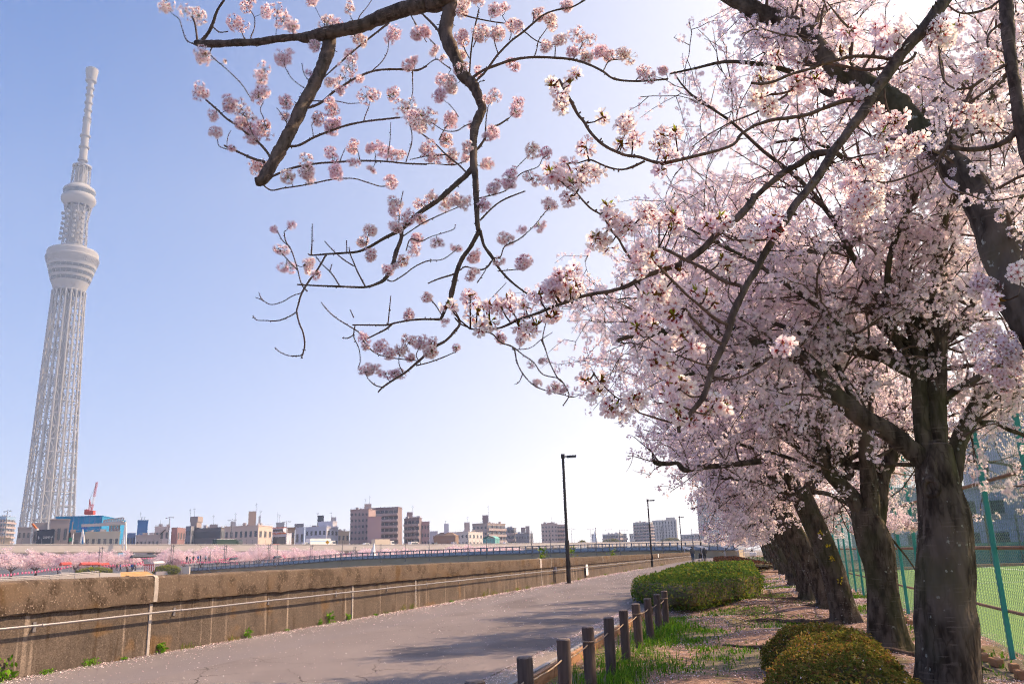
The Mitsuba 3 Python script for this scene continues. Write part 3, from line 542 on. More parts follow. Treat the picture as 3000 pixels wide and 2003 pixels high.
CLUSTERS = {
 'A': [(-2730,5972,5664,75),(-2567,6040,5695,117),(-2027,5771,5545,88),(-1862,5778,5488,68),(-1743,5656,5318,104),(-1609,5591,5202,65),(-2075,5740,5336,91),(-1342,5528,5200,97),(-1261,5583,5215,56),(-1135,5419,5198,55),(-1459,5606,5423,57),(-854,5673,5165,76),(-589,5335,4931,62),(-720,5658,4905,75),(-2362,5868,5171,88),(-2183,5817,5065,19),(-1093,5643,5101,75),(-1131,5605,4970,84),(-1393,5573,4991,55),(-1316,5601,4975,42),(-1613,5453,4816,86),(-1839,5690,4863,80),(-1435,5544,4755,46),(-2112,5206,4424,68),(-1675,5179,4362,89),(-1564,5383,4441,75),(-1160,5494,4743,109),(-1295,5577,4668,64),(-1198,5515,4575,45),(-1060,5543,4678,50),(-931,5234,4348,90),(-854,5567,4553,82),(-720,5583,4446,100),(-588,5214,4153,84),(-1912,5258,4342,77),(-1831,5281,4285,111),(-2041,5293,4272,56),(-1857,5219,4176,68),(-1652,5248,4137,89),(-1796,5298,4151,77),(-2013,5285,4124,68),(-1769,5305,4078,60),(-1565,5373,4309,39),(-1345,5335,4259,69),(-1234,5368,4361,70),(-1253,5318,4170,69),(-1181,5298,4194,51),(-1907,5313,4041,34),(-1742,5323,3909,76),(-1670,5311,3901,25),(-1055,5242,3981,59),(-1182,5212,3915,63),(-829,5247,3948,76),(-739,5208,3869,58),(-917,5272,3983,51),(-1356,5217,3833,83),(-1461,5212,3753,75),(-1354,5247,3766,63),(-1152,5237,3799,67),(-1036,5197,3839,41),(-910,5191,3785,33),(-784,5289,3747,67),(-549,5150,3896,41),(-1516,5387,4276,26),(-616,5330,4909,53),(-553,5327,4934,44),(-519,5714,5008,47),(-453,5599,4893,37),(-287,5236,5031,61),(-273,5307,5123,54),(-171,4956,4880,58),(-58,5145,4956,69),(37,5194,4988,52),(76,5079,4814,76),(125,5016,4758,42),(241,5097,4889,68),(432,5023,4867,67),(341,5131,4821,64),(-278,5148,4740,68),(-113,5039,4678,92),(-46,5185,4806,69),(394,5192,4705,69),(312,5070,4597,50),(564,5202,4735,99),(493,5149,4585,51),(579,5173,4569,68),(684,5235,4654,61),(761,5233,4650,78),(862,5186,4566,77),(1007,5137,4423,76),(1134,5178,4454,51),(-293,5185,4523,68),(-175,5204,4492,43),(-303,5253,4694,52),(-447,5604,4703,83),(-346,5184,4391,72),(-422,5165,4288,67),(-76,5101,4227,66),(81,5270,4245,81),(-93,5154,4000,62),(-360,5211,4162,72),(-232,5134,4049,33),(-556,5070,4098,107),(-645,5262,4230,68),(-578,5193,4076,50),(-674,5669,4910,47),(-431,5220,3974,67),(-499,5143,3863,82),(-379,5184,3853,58),(-272,5052,3835,57),(-267,5248,3863,42),(-138,5073,3725,57),(157,5097,3816,73),(291,5158,3842,66),(37,5035,3613,72),(174,5096,3619,65),(-92,5024,3560,64),(19,5050,3551,48),(66,5222,4552,52),(-1488,4970,3281,37),(-1403,5008,3318,47),(-1441,4968,3126,51),(-1424,5052,3048,51),(-1296,5024,3043,60),(-1200,4959,2959,41),(-872,4919,3233,55),(-937,4977,3175,55),(-880,4923,3069,50),(-876,4950,3118,37),(-729,4944,3258,64),(-713,4956,3421,56),(-742,4968,3357,56),(-659,4971,3336,65),(-569,5083,3462,57),(-487,5026,3475,47),(-408,5106,3476,57),(-333,4851,3381,46),(-270,4856,3371,55),(-558,4980,3326,47),(-571,5006,3188,56),(-593,4997,3116,46),(-440,4892,3119,45),(-335,5080,3158,42),(-659,4905,3016,50),(-771,4868,2931,49),(-734,4923,2977,36),(-147,5006,3423,56),(-225,5094,3090,47),(-241,5000,2939,46),(-65,5042,3050,42),(-4,4990,3171,56),(107,4900,3190,41),(199,4921,3214,46),(259,4911,3336,55),(112,5121,3027,71),(-529,5115,2832,47),(-668,5178,2729,52),(-425,5174,2690,37),(-934,5203,2599,56),(-937,5221,2546,37),(-850,5151,2516,55),(-792,5135,2472,55),(-704,5034,2472,54),(-642,5040,2518,45),(-576,5103,2532,60),(-506,5035,2447,54),(-480,5049,2505,45),(-639,5161,2444,37),(-344,5052,2468,34),(-939,5040,2352,27),(-869,5000,2350,53),(-795,5103,2333,50),(-731,5096,2329,45),(-87,5236,2588,47),(57,5216,2558,47),(187,5320,2443,43),(148,5157,2265,41),(242,5060,2205,40),(324,5396,2255,38),(118,5287,2404,24)],
 'B': [(1986,5185,4856,102),(1846,5232,4725,102),(1936,5108,4626,118),(2049,5077,4519,99),(911,2457,2785,35),(2320,5069,4687,99),(1133,2415,2816,39),(2205,5025,4478,53),(1103,2418,2771,26),(1240,2432,2849,35),(1234,2402,2779,42),(1305,2421,2828,34),(1297,2417,2787,26),(1453,2419,2821,60),(1870,3016,3250,38),(849,2456,2689,52),(857,2537,2679,49),(896,2508,2631,39),(970,2470,2693,47),(1039,2479,2706,30),(1129,2420,2609,46),(1164,2412,2612,25),(2627,4941,4103,95),(2616,4912,3942,68),(1199,2438,2546,34),(1264,2435,2505,46),(1198,2422,2468,37),(2737,4890,3859,93),(1282,2401,2403,53),(2642,4758,3599,73),(1182,2367,2376,28),(1116,2404,2344,45),(1380,3096,2607,37),(1420,3106,2559,63),(1875,2924,3003,61),(1827,2953,2811,56),(1891,2943,2775,51),(1774,2989,2810,31),(309,2401,2243,20),(330,2398,2187,45),(359,2406,2168,45),(266,2381,2135,39),(308,2414,2126,35),(418,2410,2210,45),(472,2439,2210,35),(509,2394,2205,35),(499,2388,2156,39),(409,2405,2108,44),(390,2423,2073,30),(401,2236,2014,32),(392,2423,2037,30),(440,2464,1997,35),(419,2283,1914,37),(410,2421,1948,29),(456,2314,1893,33),(458,2269,1846,32),(481,2443,2051,25),(526,2456,2038,25),(562,2306,1911,33),(584,2307,1891,23),(537,2311,1923,23),(399,2352,1872,38),(359,2318,1830,28),(404,2315,1832,28),(487,2325,1803,32),(498,2301,1773,37),(437,2346,1772,42),(419,2339,1723,37),(452,2322,1713,32),(517,2309,1755,27),(480,2347,1671,41),(443,2325,1658,36),(433,2328,1632,32),(442,2318,1606,27),(457,2313,1578,31),(576,2364,1620,46),(591,2337,1600,32),(553,2376,1585,28),(496,2338,1557,27),(206,2310,1677,23),(249,2329,1680,23),(230,2297,1637,22),(279,2286,1588,36),(332,2299,1616,36),(265,2309,1611,18),(665,2445,2211,40),(623,2450,2182,40),(655,2392,2032,34),(639,2377,2048,24),(776,2364,2141,49),(810,2368,2173,29),(722,2362,2101,34),(140,2468,1977,35),(169,2421,2008,39),(194,2462,2058,30),(126,2455,2005,30),(199,2448,1995,30),(116,2440,1908,24),(188,2362,2256,25),(763,2265,1745,36),(-186,2430,1940,26),(-124,2454,1983,40),(-103,2440,1927,44),(-66,2427,1940,35),(-31,2428,1939,35),(-9,2454,1969,22),(-93,2398,1869,26),(-63,2411,1885,26),(44,2461,1942,31),(85,2446,1977,31),(123,2458,2003,36),(172,2443,2020,45),(181,2414,1968,26),(131,2440,1909,26),(20,2440,1881,22),(76,2411,1871,26),(50,2432,1860,26),(163,2484,2716,28),(177,2431,2639,36),(219,2430,2690,24),(237,2434,2719,20),(186,2466,2624,24),(325,2475,2588,24),(390,2427,2515,39),(414,2466,2500,36),(372,2431,2466,27),(264,2483,2484,32),(198,2496,2437,32),(133,2339,2337,30),(155,2359,2321,37),(190,2381,2327,34),(246,2472,2397,43),(295,2490,2396,24),(225,2358,2306,30),(517,2467,2510,32),(546,2434,2504,23),(501,2461,2469,31),(505,2416,2407,35),(489,2433,2369,23),(201,2340,2295,22),(2653,4483,2550,95),(1781,2925,2047,56),(2628,4488,2613,67),(1896,2959,2159,51),(2553,4431,2197,111),(2626,4416,2229,93),(2626,4348,2137,91),(2716,4405,2204,83),(2561,4403,2114,73),(1435,3065,2643,54),(1393,3069,2521,81),(1432,3040,2500,67),(2639,4373,2030,82)],
}
BUILDINGS = [
 ('office_tower', 'blue glass office tower at the far left edge of the skyline', -316.07, 524.62, 99.1, 7.32, 14.39, 36.16, 'glass_blue', (5, 12, 'b'), (3, 12, 'b'), ()),
 ('low_building', 'low tan building below the glass tower at the far left', -139.96, 235.34, 120.7, 4.19, 5.02, 11.02, 'tan', (4, 2, 'w'), None, ()),
 ('shop_building', 'grey stepped shop building with a dark sign panel in front of the tower', -142.3, 249.15, 119.7, 3.36, 4.03, 14.31, 'grey', (3, 4, 'w'), None, (('wing', -138.75, 251.15, 118.9, 3.56, 4.27, 15.74, 'grey', (3, 2, 'w')), ('tall_wing', -133.32, 253.15, 117.8, 5.09, 6.11, 16.53, 'grey_warm', (3, 2, 'w')), ('side_slab', -132.76, 254.15, 117.6, 0.27, 2.5, 15.96, 'grey_warm', None))),
 ('sheeted_building', 'building wrapped in bright blue construction sheeting under the red crane', -145.64, 298.0, 102.0, 14.98, 34.33, 20.05, 'sheet_blue', None, None, ()),
 ('annex_building', 'dark grey flat annex between the shop building and the sheeted building', -131.25, 256.82, 117.1, 4.92, 5.9, 12.7, 'grey_dark', (2, 2, 'w'), None, ()),
 ('beige_building', 'small beige building with an outside stair in front of the blue sheeting', -124.37, 266.75, 115.0, 9.75, 11.7, 13.06, 'beige', (6, 2, 'w'), None, ()),
 ('blue_house', 'small blue house beside the right leg of the sign gantry', -120.96, 270.18, 114.1, 2.44, 2.93, 12.73, 'house_blue', (3, 3, 'w'), None, ()),
 ('tank_tower', 'plain square blue tower standing alone above the low roofs', -127.23, 292.93, 113.5, 3.24, 3.89, 17.7, 'tank_blue', None, None, (('roof_tank', -130.21, 294.93, 113.8, 0.26, 2.5, 19.16, 'grey_light', None),)),
 ('long_building', 'long low pinkish grey building below the square blue tower', -113.5, 270.59, 112.8, 6.87, 8.25, 11.76, 'grey_pink', (6, 2, 'w'), None, ()),
 ('stair_building', 'pale pink building with a black outside stair and rooftop box', -115.56, 282.9, 112.2, 4.48, 5.38, 14.78, 'pink_pale', (3, 3, 'w'), None, (('roof_house', -116.33, 284.9, 112.2, 1.01, 2.5, 15.77, 'grey_pink', None),)),
 ('maroon_building', 'maroon and white low block right of the pale pink building', -113.69, 284.77, 89.8, 1.97, 7.12, 14.67, 'maroon', None, (3, 3, 'w'), ()),
 ('lookout_tower', 'grey tower building with a wide overhanging top and antennas', -114.25, 298.09, 89.0, 1.83, 8.75, 15.61, 'grey_blue', (2, 4, 'w'), (3, 4, 'w'), (('shaft', -113.44, 301.09, 88.6, 2.26, 4.37, 17.23, 'grey_warm', None), ('overhang', -113.19, 301.09, 88.6, 2.76, 4.64, 18.99, 'grey_warm', None))),
 ('terraced_building', 'long dark grey terraced building with ribbon windows', -104.61, 300.73, 87.2, 9.68, 8.34, 14.68, 'grey_dark', (3, 3, 'r'), (2, 3, 'r'), (('roof_house', -107.3, 304.73, 109.4, 2.69, 3.22, 16.21, 'grey_warm', None),)),
 ('cream_building', 'cream apartment block with a tall square stair tower', -86.99, 285.88, 82.9, 11.93, 11.57, 14.38, 'cream', (7, 3, 'w'), (3, 3, 'w'), (('stair_tower', -89.73, 291.88, 107.1, 2.51, 3.01, 19.51, 'cream_dark', None), ('lift_tower', -88.14, 291.88, 106.8, 0.7, 2.5, 17.84, 'grey_light', None), ('roof_house', -97.27, 293.88, 108.3, 1.72, 2.5, 16.4, 'grey_light', None))),
 ('terrace_house', 'white stepped house with orange roof edges beside the cream block', -81.18, 298.96, 83.2, 4.93, 5.08, 11.98, 'white_blue', (4, 2, 'r'), None, (('upper_storey', -82.75, 300.96, 83.4, 3.89, 3.7, 13.96, 'white_blue', (4, 1, 'r')),)),
 ('grey_block', 'plain grey block behind the white stepped house', -92.72, 338.45, 105.3, 3.06, 3.68, 17.53, 'grey_light', None, None, ()),
 ('brown_block', 'narrow brown block left of the pale blue facade', -80.15, 306.66, 104.6, 2.63, 3.15, 14.19, 'brown', (2, 3, 'w'), None, ()),
 ('pale_blue_block', 'plain pale blue block under a rooftop signboard', -77.46, 309.63, 104.0, 3.15, 3.78, 14.2, 'house_pale', (2, 2, 'w'), None, (('signboard', -78.5, 312.63, 104.1, 3.26, 3.91, 15.8, 'grey_dark', None),)),
 ('blue_white_block', 'blue white office block with a dark rooftop tank', -72.14, 321.78, 78.6, 8.62, 10.87, 14.81, 'white_blue', (5, 4, 'w'), (3, 4, 'w'), (('roof_house', -70.73, 325.78, 78.2, 6.06, 3.93, 16.81, 'white_blue', None), ('water_tank', -75.09, 329.78, 102.8, 2.42, 2.9, 19.45, 'slate', None), ('lift_tower', -70.73, 331.78, 102.0, 1.98, 2.5, 18.75, 'grey_light', None))),
 ('low_tan_block', 'low tan block left of the large pink apartment block', -68.96, 349.55, 101.2, 4.81, 5.77, 13.76, 'tan', (3, 3, 'w'), None, ()),
 ('apartment_block', 'large pinkish brown apartment block with a central stair tower', -57.18, 326.37, 83.9, 7.19, 10.06, 21.0, 'mansion', (5, 9, 'w'), None, (('stair_tower', -56.66, 329.37, 99.8, 2.69, 3.23, 23.23, 'mansion_light', None), ('right_wing', -48.72, 346.37, 82.0, 11.09, 6.1, 22.63, 'mansion_dark', (6, 9, 'b')), ('end_wall', -51.67, 322.37, 99.1, 5.11, 6.13, 17.81, 'mansion_pink', None))),
 ('brown_apartments', 'brown stepped apartment building with recessed balconies', -41.81, 361.04, 74.6, 6.86, 2.9, 18.7, 'mansion_dark', (4, 7, 'b'), None, (('roof_tower', -45.04, 365.04, 97.0, 2.49, 2.99, 21.56, 'mansion', None), ('pink_wing', -37.8, 364.04, 95.9, 4.68, 5.61, 17.13, 'mansion_pink', (4, 5, 'w')))),
 ('white_warehouse', 'small plain white warehouse right of the brown apartments', -36.22, 383.87, 95.4, 3.56, 4.27, 13.68, 'white_blue', None, None, ()),
 ('gabled_house', 'brown house with a yellow topped chimney tower', -27.4, 371.79, 72.2, 10.32, 3.77, 11.3, 'brown', (4, 1, 'w'), None, (('sign_tower', -30.62, 375.79, 94.7, 1.92, 2.5, 16.63, 'ochre', None), ('sign_box', -30.46, 374.79, 94.6, 2.06, 2.5, 16.58, 'white_blue', None))),
 ('white_apartments', 'white stepped apartment building with outside stairs', -23.27, 397.83, 71.3, 7.84, 18.51, 13.51, 'white_warm', (4, 4, 'w'), (4, 4, 'w'), (('roof_tower', -22.77, 401.83, 93.2, 2.61, 3.13, 17.99, 'mansion_light', None),)),
 ('stepped_apartments', 'grey brown apartment building with broad balconies and a roof tower', -15.71, 437.13, 64.1, 8.85, 20.09, 18.65, 'mansion_grey', (4, 6, 'w'), (4, 6, 'b'), (('roof_tower', -15.29, 443.13, 92.0, 3.22, 3.86, 23.04, 'mansion_dark', None),)),
 ('dome_hall', 'low hall with a teal barrel roof beside the expressway', -10.53, 380.93, 69.6, 5.83, 5.46, 9.64, 'teal_roof', None, None, ()),
 ('blue_grey_block', 'narrow blue grey block with balconies on its right edge', -2.54, 470.78, 68.3, 5.21, 3.63, 16.95, 'grey_blue', (3, 5, 'b'), (2, 5, 'b'), ()),
 ('twin_tower_block', 'grey block with two small rooftop towers', 5.65, 459.27, 67.3, 7.79, 5.69, 13.44, 'grey_blue', (5, 4, 'w'), (2, 4, 'w'), (('roof_tower', 3.61, 463.27, 89.6, 2.21, 2.65, 16.86, 'grey_warm', None), ('roof_tower', 6.04, 463.27, 89.3, 2.25, 2.7, 17.5, 'grey_warm', None))),
 ('slab_apartments', 'pair of beige slab apartment blocks left of the nearest street lamp', 21.62, 475.8, 87.4, 8.86, 10.63, 18.72, 'mansion_light', (5, 8, 'w'), None, (('roof_house', 18.57, 479.8, 87.8, 2.29, 2.75, 19.54, 'mansion_light', None), ('right_block', 26.6, 487.8, 86.9, 4.45, 5.34, 18.45, 'grey_pink', (3, 8, 'b')))),
 ('small_block', 'small blue grey block behind the white cone', 51.1, 561.85, 84.8, 3.33, 4.0, 14.27, 'grey_blue', (2, 3, 'w'), None, ()),
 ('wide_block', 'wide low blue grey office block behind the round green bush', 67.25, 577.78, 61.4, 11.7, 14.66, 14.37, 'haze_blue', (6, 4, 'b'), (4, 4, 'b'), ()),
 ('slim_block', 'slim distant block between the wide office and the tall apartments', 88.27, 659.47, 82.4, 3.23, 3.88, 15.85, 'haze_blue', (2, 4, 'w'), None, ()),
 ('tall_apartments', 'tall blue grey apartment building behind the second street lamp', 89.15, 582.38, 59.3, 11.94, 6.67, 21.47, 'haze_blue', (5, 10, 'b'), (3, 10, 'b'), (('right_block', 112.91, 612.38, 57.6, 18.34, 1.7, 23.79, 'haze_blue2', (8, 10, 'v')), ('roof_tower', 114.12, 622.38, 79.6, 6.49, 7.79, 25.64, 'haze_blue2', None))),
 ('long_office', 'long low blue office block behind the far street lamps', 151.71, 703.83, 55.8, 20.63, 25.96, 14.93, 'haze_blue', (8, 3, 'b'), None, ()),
 ('glass_tower', 'tall pale blue glass tower half hidden by blossoms on the far right', 218.13, 936.3, 54.9, 22.59, 5.15, 58.54, 'glass_blue', (6, 20, 'b'), None, ()),
]
VIADUCT_TOP = [(-133.97, 189.73, 8.41), (-123.33, 203.55, 8.26), (-108.34, 223.0, 8.05), (-90.22, 246.51, 7.8), (-67.89, 275.49, 7.43), (-39.67, 312.12, 7.03), (12.03, 379.17, 6.95), (91.81, 482.57, 6.91), (231.11, 662.83, 7.62)]
BRIDGE_TOP = [(-79.69, 205.18, 1.95), (-69.01, 200.06, 2.26), (-55.26, 193.49, 2.62), (-38.27, 185.38, 3.25), (-22.61, 177.93, 3.32), (-8.17, 171.06, 3.32), (5.21, 164.71, 3.25), (17.62, 158.83, 3.13), (29.16, 153.36, 2.84), (37.83, 149.25, 2.54)]
BRIDGE_MASTS = [(-71.79, 200.07, 5.12), (-53.82, 191.44, 6.08), (-37.76, 183.76, 5.85), (-28.8, 179.48, 4.92), (-23.39, 176.89, 6.0), (-18.21, 174.41, 5.44), (-10.05, 170.52, 6.28), (-6.4, 168.77, 5.26), (2.44, 164.57, 6.15), (5.97, 162.88, 5.85), (14.27, 158.93, 6.08), (18.44, 156.93, 5.56), (25.65, 153.51, 5.81), (30.5, 151.17, 5.1)]
ROAD_LAMPS = [(-129.25, 214.86, 16.79), (-101.45, 247.9, 15.73), (-88.45, 263.63, 15.28), (-75.71, 279.17, 14.97), (-39.47, 323.93, 14.55), (25.04, 404.84, 13.37), (35.12, 417.58, 13.28), (44.87, 429.92, 13.18), (54.58, 442.22, 13.07)]
BANK_POLES = [(-92.04, 188.47, 6.5), (-91.68, 188.95, 6.56), (-81.71, 201.92, 6.71), (-81.39, 202.34, 6.7), (-73.01, 213.22, 6.66), (-72.72, 213.6, 6.65), (-65.13, 223.46, 6.8), (-64.81, 223.88, 6.8), (-56.72, 234.36, 6.24), (-56.44, 234.73, 6.33), (-47.31, 246.57, 5.81), (-46.99, 246.98, 5.8)]
BANK_TREES = [(-109.57, 173.95, 7.31, 6.71), (-108.31, 183.71, 7.05, 5.51), (-105.27, 187.57, 6.41, 4.82), (-102.38, 191.31, 6.13, 5.33), (-97.54, 189.38, 5.74, 4.06), (-95.55, 192.07, 6.51, 4.53), (-92.68, 195.77, 6.23, 5.03), (-90.37, 198.64, 4.95, 2.98), (-84.3, 206.72, 6.7, 3.99), (-81.76, 209.92, 5.52, 2.7), (-81.04, 219.12, 6.58, 4.7), (-78.1, 223.02, 7.57, 4.3), (-74.25, 227.89, 5.59, 3.42), (-70.42, 232.97, 7.3, 4.99), (-67.66, 236.49, 5.99, 3.55), (-64.16, 241.03, 5.92, 4.13), (-61.28, 244.79, 6.25, 4.2), (-55.7, 243.85, 5.67, 4.7), (-54.01, 254.21, 4.95, 3.27), (-47.9, 262.16, 6.02, 3.93), (-42.5, 261.0, 5.83, 4.47), (-39.12, 273.57, 5.66, 4.69), (-34.49, 271.4, 5.38, 4.65), (-30.54, 284.72, 4.85, 4.27), (-25.47, 291.31, 4.96, 4.37), (-20.66, 297.51, 6.93, 5.1), (-15.69, 303.97, 6.41, 5.21), (-11.08, 309.95, 6.35, 5.31), (-5.07, 317.77, 5.78, 4.77), (-0.05, 324.31, 4.96, 3.47)]
LANTERN_STRINGS = [((-101.94, 168.26, 1.47), (-99.26, 171.85, 1.78)), ((-99.26, 171.85, 1.78), (-95.83, 176.45, 2.4)), ((-95.81, 176.45, 2.2), (-93.18, 180.01, 2.97)), ((-98.08, 190.19, 4.66), (-97.09, 191.49, 4.78)), ((-89.21, 185.17, 2.58), (-88.0, 186.78, 2.75)), ((-89.96, 187.48, 2.73), (-85.75, 193.02, 3.0)), ((-89.79, 199.36, 4.55), (-86.25, 203.96, 4.29)), ((-85.97, 192.71, 2.71), (-84.57, 194.62, 3.55)), ((-85.16, 193.79, 2.9), (-83.75, 195.59, 2.47)), ((-80.91, 205.96, 3.56), (-78.46, 209.18, 3.8)), ((-79.18, 201.63, 2.97), (-77.04, 204.43, 3.04)), ((-76.77, 204.79, 3.03), (-73.14, 209.53, 3.06)), ((-74.73, 214.03, 3.34), (-71.5, 218.3, 4.24)), ((-73.14, 209.53, 3.06), (-69.62, 214.1, 2.44)), ((-64.85, 226.94, 3.7), (-62.87, 229.54, 3.99)), ((-62.87, 229.54, 3.99), (-62.31, 230.24, 3.26)), ((-53.5, 245.03, 4.01), (-48.85, 251.09, 4.37))]
BANK_BUSHES = [(-89.51, 181.43, 1.1, 0.9, 3.85), (-79.55, 194.5, 0.92, 1.12, 3.02), (54.68, 509.54, 7.26, 2.95, 5.82), (100.55, 568.88, 6.66, 3.95, 7.43), (35.64, 484.95, 7.51, 1.87, 2.38)]
ROAD_VEHICLES = [('truck_dark', 'dark green flatbed truck on the expressway left of the cream block', (-88.03, 259.54, 9.42)), ('truck_white', 'large white box lorry with a pale blue stripe on the expressway', (-66.08, 286.99, 9.48)), ('van', 'white van just left of the white box lorry', (-69.2, 283.03, 8.29)), ('car', 'white hatchback on the expressway below the large apartment block', (-53.43, 302.87, 7.99)), ('truck_tan', 'lorry with a tan canvas cover right of the white hatchback', (-48.81, 308.7, 9.13)), ('car', 'red car low behind the barrier right of the cream block', (-76.94, 273.32, 7.96)), ('van', 'white van below the brown apartment building', (-39.12, 320.93, 8.19)), ('car', 'dark car on the expressway left of the blossom mass', (-31.97, 329.98, 7.86)), ('car', 'silver car half hidden by blossoms on the expressway', (-25.25, 338.48, 8.04)), ('car', 'small white car on the expressway below the narrow blue grey block', (-5.33, 363.78, 7.69))]
GANTRY = {'lb': [(-115.61, 226.0, 8.69), (-114.62, 226.0, 8.65)], 'lt': (-115.32, 226.0, 12.29), 'arm0': (-115.68, 226.0, 13.18), 'arm1': (-104.01, 226.0, 13.41), 'rt': (-104.12, 226.0, 13.59), 'rb': [(-104.45, 226.0, 6.74), (-103.43, 226.0, 6.36)], 'sign0': (-108.42, 226.0, 13.03), 'sign1': (-105.61, 226.0, 13.02), 'box0': (-109.89, 226.0, 14.32), 'box1': (-104.77, 226.0, 14.86), 'blue': (-115.0, 226.0, 12.72)}
CRANE = [(-171.41, 340.54, 23.31), (-171.55, 340.54, 24.79), (-172.13, 340.54, 28.05), (-170.0, 340.54, 36.41)]
SHOP_SIGN = [(-140.01, 248.8, 9.67), (-134.83, 248.8, 9.5), (-140.44, 248.8, 13.66), (-135.24, 248.8, 13.48)]
ROOF_ARM = [(-140.12, 245.65, 15.18), (-138.57, 245.65, 13.59)]
ANTENNAS = [((-130.06, 293.24, 19.07), (-130.19, 293.24, 20.7)), ((-128.95, 294.16, 17.81), (-129.04, 294.16, 19.08)), ((-117.35, 280.75, 9.63), (-117.91, 280.75, 17.32)), ((-115.88, 300.84, 19.07), (-116.06, 300.84, 21.92)), ((-114.81, 301.85, 19.08), (-115.02, 301.85, 22.42)), ((-108.51, 303.69, 16.22), (-108.72, 303.69, 19.8)), ((-95.96, 289.55, 16.17), (-96.11, 289.55, 19.25)), ((-89.55, 291.3, 19.47), (-89.67, 291.3, 22.24)), ((-88.34, 292.56, 17.88), (-88.43, 292.56, 20.08)), ((-95.42, 338.42, 17.48), (-95.58, 338.42, 21.74)), ((-94.68, 339.12, 17.62), (-94.81, 339.12, 21.22)), ((-77.26, 328.88, 19.48), (-77.28, 328.88, 20.38)), ((-73.05, 333.26, 18.89), (-73.1, 333.26, 20.99)), ((-58.89, 329.25, 23.3), (-58.92, 329.25, 25.39)), ((-57.56, 330.74, 23.34), (-57.59, 330.74, 26.63)), ((-44.71, 362.37, 21.42), (-44.7, 362.37, 24.13)), ((-31.67, 372.33, 16.53), (-31.65, 372.33, 17.99)), ((-23.87, 401.34, 18.01), (-23.82, 401.34, 20.68)), ((-15.3, 443.64, 23.06), (-15.18, 443.64, 27.95)), ((18.67, 477.46, 19.45), (18.82, 477.46, 22.8)), ((22.65, 486.43, 18.53), (22.75, 486.43, 20.62)), ((24.9, 492.55, 18.68), (25.02, 492.55, 21.18)), ((81.7, 578.87, 21.58), (81.91, 578.87, 24.52))]
CONES = [((-42.96, 252.2, 3.6), (-42.38, 252.2, 6.88), 1.03), ((43.2, 478.56, 6.79), (42.49, 478.56, 14.22), 3.32)]
TENT = [(-83.12, 191.2, 1.02), (-80.86, 191.2, 1.02), (-83.23, 191.2, 2.34), (-80.95, 191.2, 2.34)]
STALLS = [((-95.76, 179.89, 2.91), (-94.49, 181.56, 2.93), 'red'), ((-93.27, 183.15, 2.81), (-92.13, 184.65, 2.83), 'red'), ((-92.12, 184.65, 2.76), (-90.87, 186.29, 2.77), 'red'), ((-90.76, 186.41, 2.55), (-89.59, 187.96, 2.65), 'red'), ((-83.36, 196.11, 2.6), (-81.86, 198.1, 2.69), 'white'), ((-71.06, 212.25, 3.06), (-70.01, 213.63, 3.19), 'dark'), ((-86.57, 192.08, 4.14), (-83.13, 196.57, 4.18), 'dark'), ((-63.15, 222.59, 3.21), (-62.05, 224.03, 3.26), 'dark')]
BANK_PEOPLE = [(-84.89, 189.04, 1.11), (-84.65, 189.35, 1.1), (-84.37, 189.73, 1.16), (-86.94, 186.36, 1.29), (-86.47, 186.97, 1.19), (-76.99, 199.54, 2.52), (-76.51, 200.16, 2.5), (-75.98, 200.86, 2.56), (-75.24, 201.84, 2.6), (-74.86, 202.33, 2.67), (-74.04, 203.4, 2.56), (-73.5, 204.12, 2.61)]
STEEL_RAIL = [(-94.66, 151.45, 0.67), (-92.67, 154.1, 0.72), (-87.54, 160.88, 0.83), (-81.97, 168.29, 1.27)]
SLOPE = [(-81.17, 175.74, -0.15), (-84.1, 181.86, 0.99), (-80.51, 186.57, 0.93), (-77.63, 183.73, 0.11), (-76.71, 181.62, -0.29)]
BANK_WALL = [(-95.19, 152.35, 0.38), (-88.06, 161.84, 0.76), (-82.44, 169.29, 1.07), (-79.92, 172.57, 0.8)]
BUSH_BOX = [(-80.6, 191.3, 0.06), (-76.77, 196.35, 0.13), (-80.68, 191.3, 1.08), (-76.83, 196.35, 1.03)]
TOWER_XY = (-536.13, 965.0)



def XY(off, y):
    """x at a distance off to the right of the flood wall's foot, y metres ahead."""
    return -8.9 + 0.268 * y + off


def P3(off, y, z):
    return np.array([XY(off, y), y, z])


WD = nrm(np.array([0.268, 1.0, 0.0]))
WN = np.array([WD[1], -WD[0], 0.0])
YAW = math.atan2(WD[1], WD[0]) - math.pi / 2


def strip(offs, ys, z, sub=1):
    """A sheet between two offsets of the wall, with z a number or a function of (off, y)."""
    o = np.linspace(offs[0], offs[1], sub + 1)
    v = np.array([[XY(a, y), y, z(a, y) if callable(z) else z] for a in o for y in ys])
    return v, grid(sub, len(ys) - 1)


# ------------------------------------------------------------------ ground, river, banks
S = 1350.0
add('ground', (np.array([[-S, -S, -4.2], [S, -S, -4.2], [S, S, -4.2], [-S, S, -4.2]]), [[0, 1, 2, 3]]), 'm_ground', kind='structure', label='plain earth ground far out to the horizon')
rb = np.array(VIADUCT_TOP)[:, :2]
shore = rb + np.array([.79, -.61]) * 62
near = np.array([[XY(-0.34, y), y] for y in (-80, 0, 60, 130, 200)])
add('river', (np.array([[-400, -100, -2.6], [300, -100, -2.6], [300, 520, -2.6], [-400, 520, -2.6]]), [[0, 1, 2, 3]]), 'm_water', kind='structure', label='dark green river between the two banks')
land = np.array([[XY(-0.30, -30), -30], [60, -30], [260, 60], [420, 330], [300, 420], [XY(-0.3, 200) + 60, 260], [XY(-0.30, 160), 160]])
add('near_bank', prism(land, -4.0, -0.012), 'm_ground', kind='structure', label='raised bank carrying the path and the row of trees')
fb = np.vstack([shore, [[420, 880], [100, 1150], [-900, 1000], [-700, 150], [-330, 20]]])
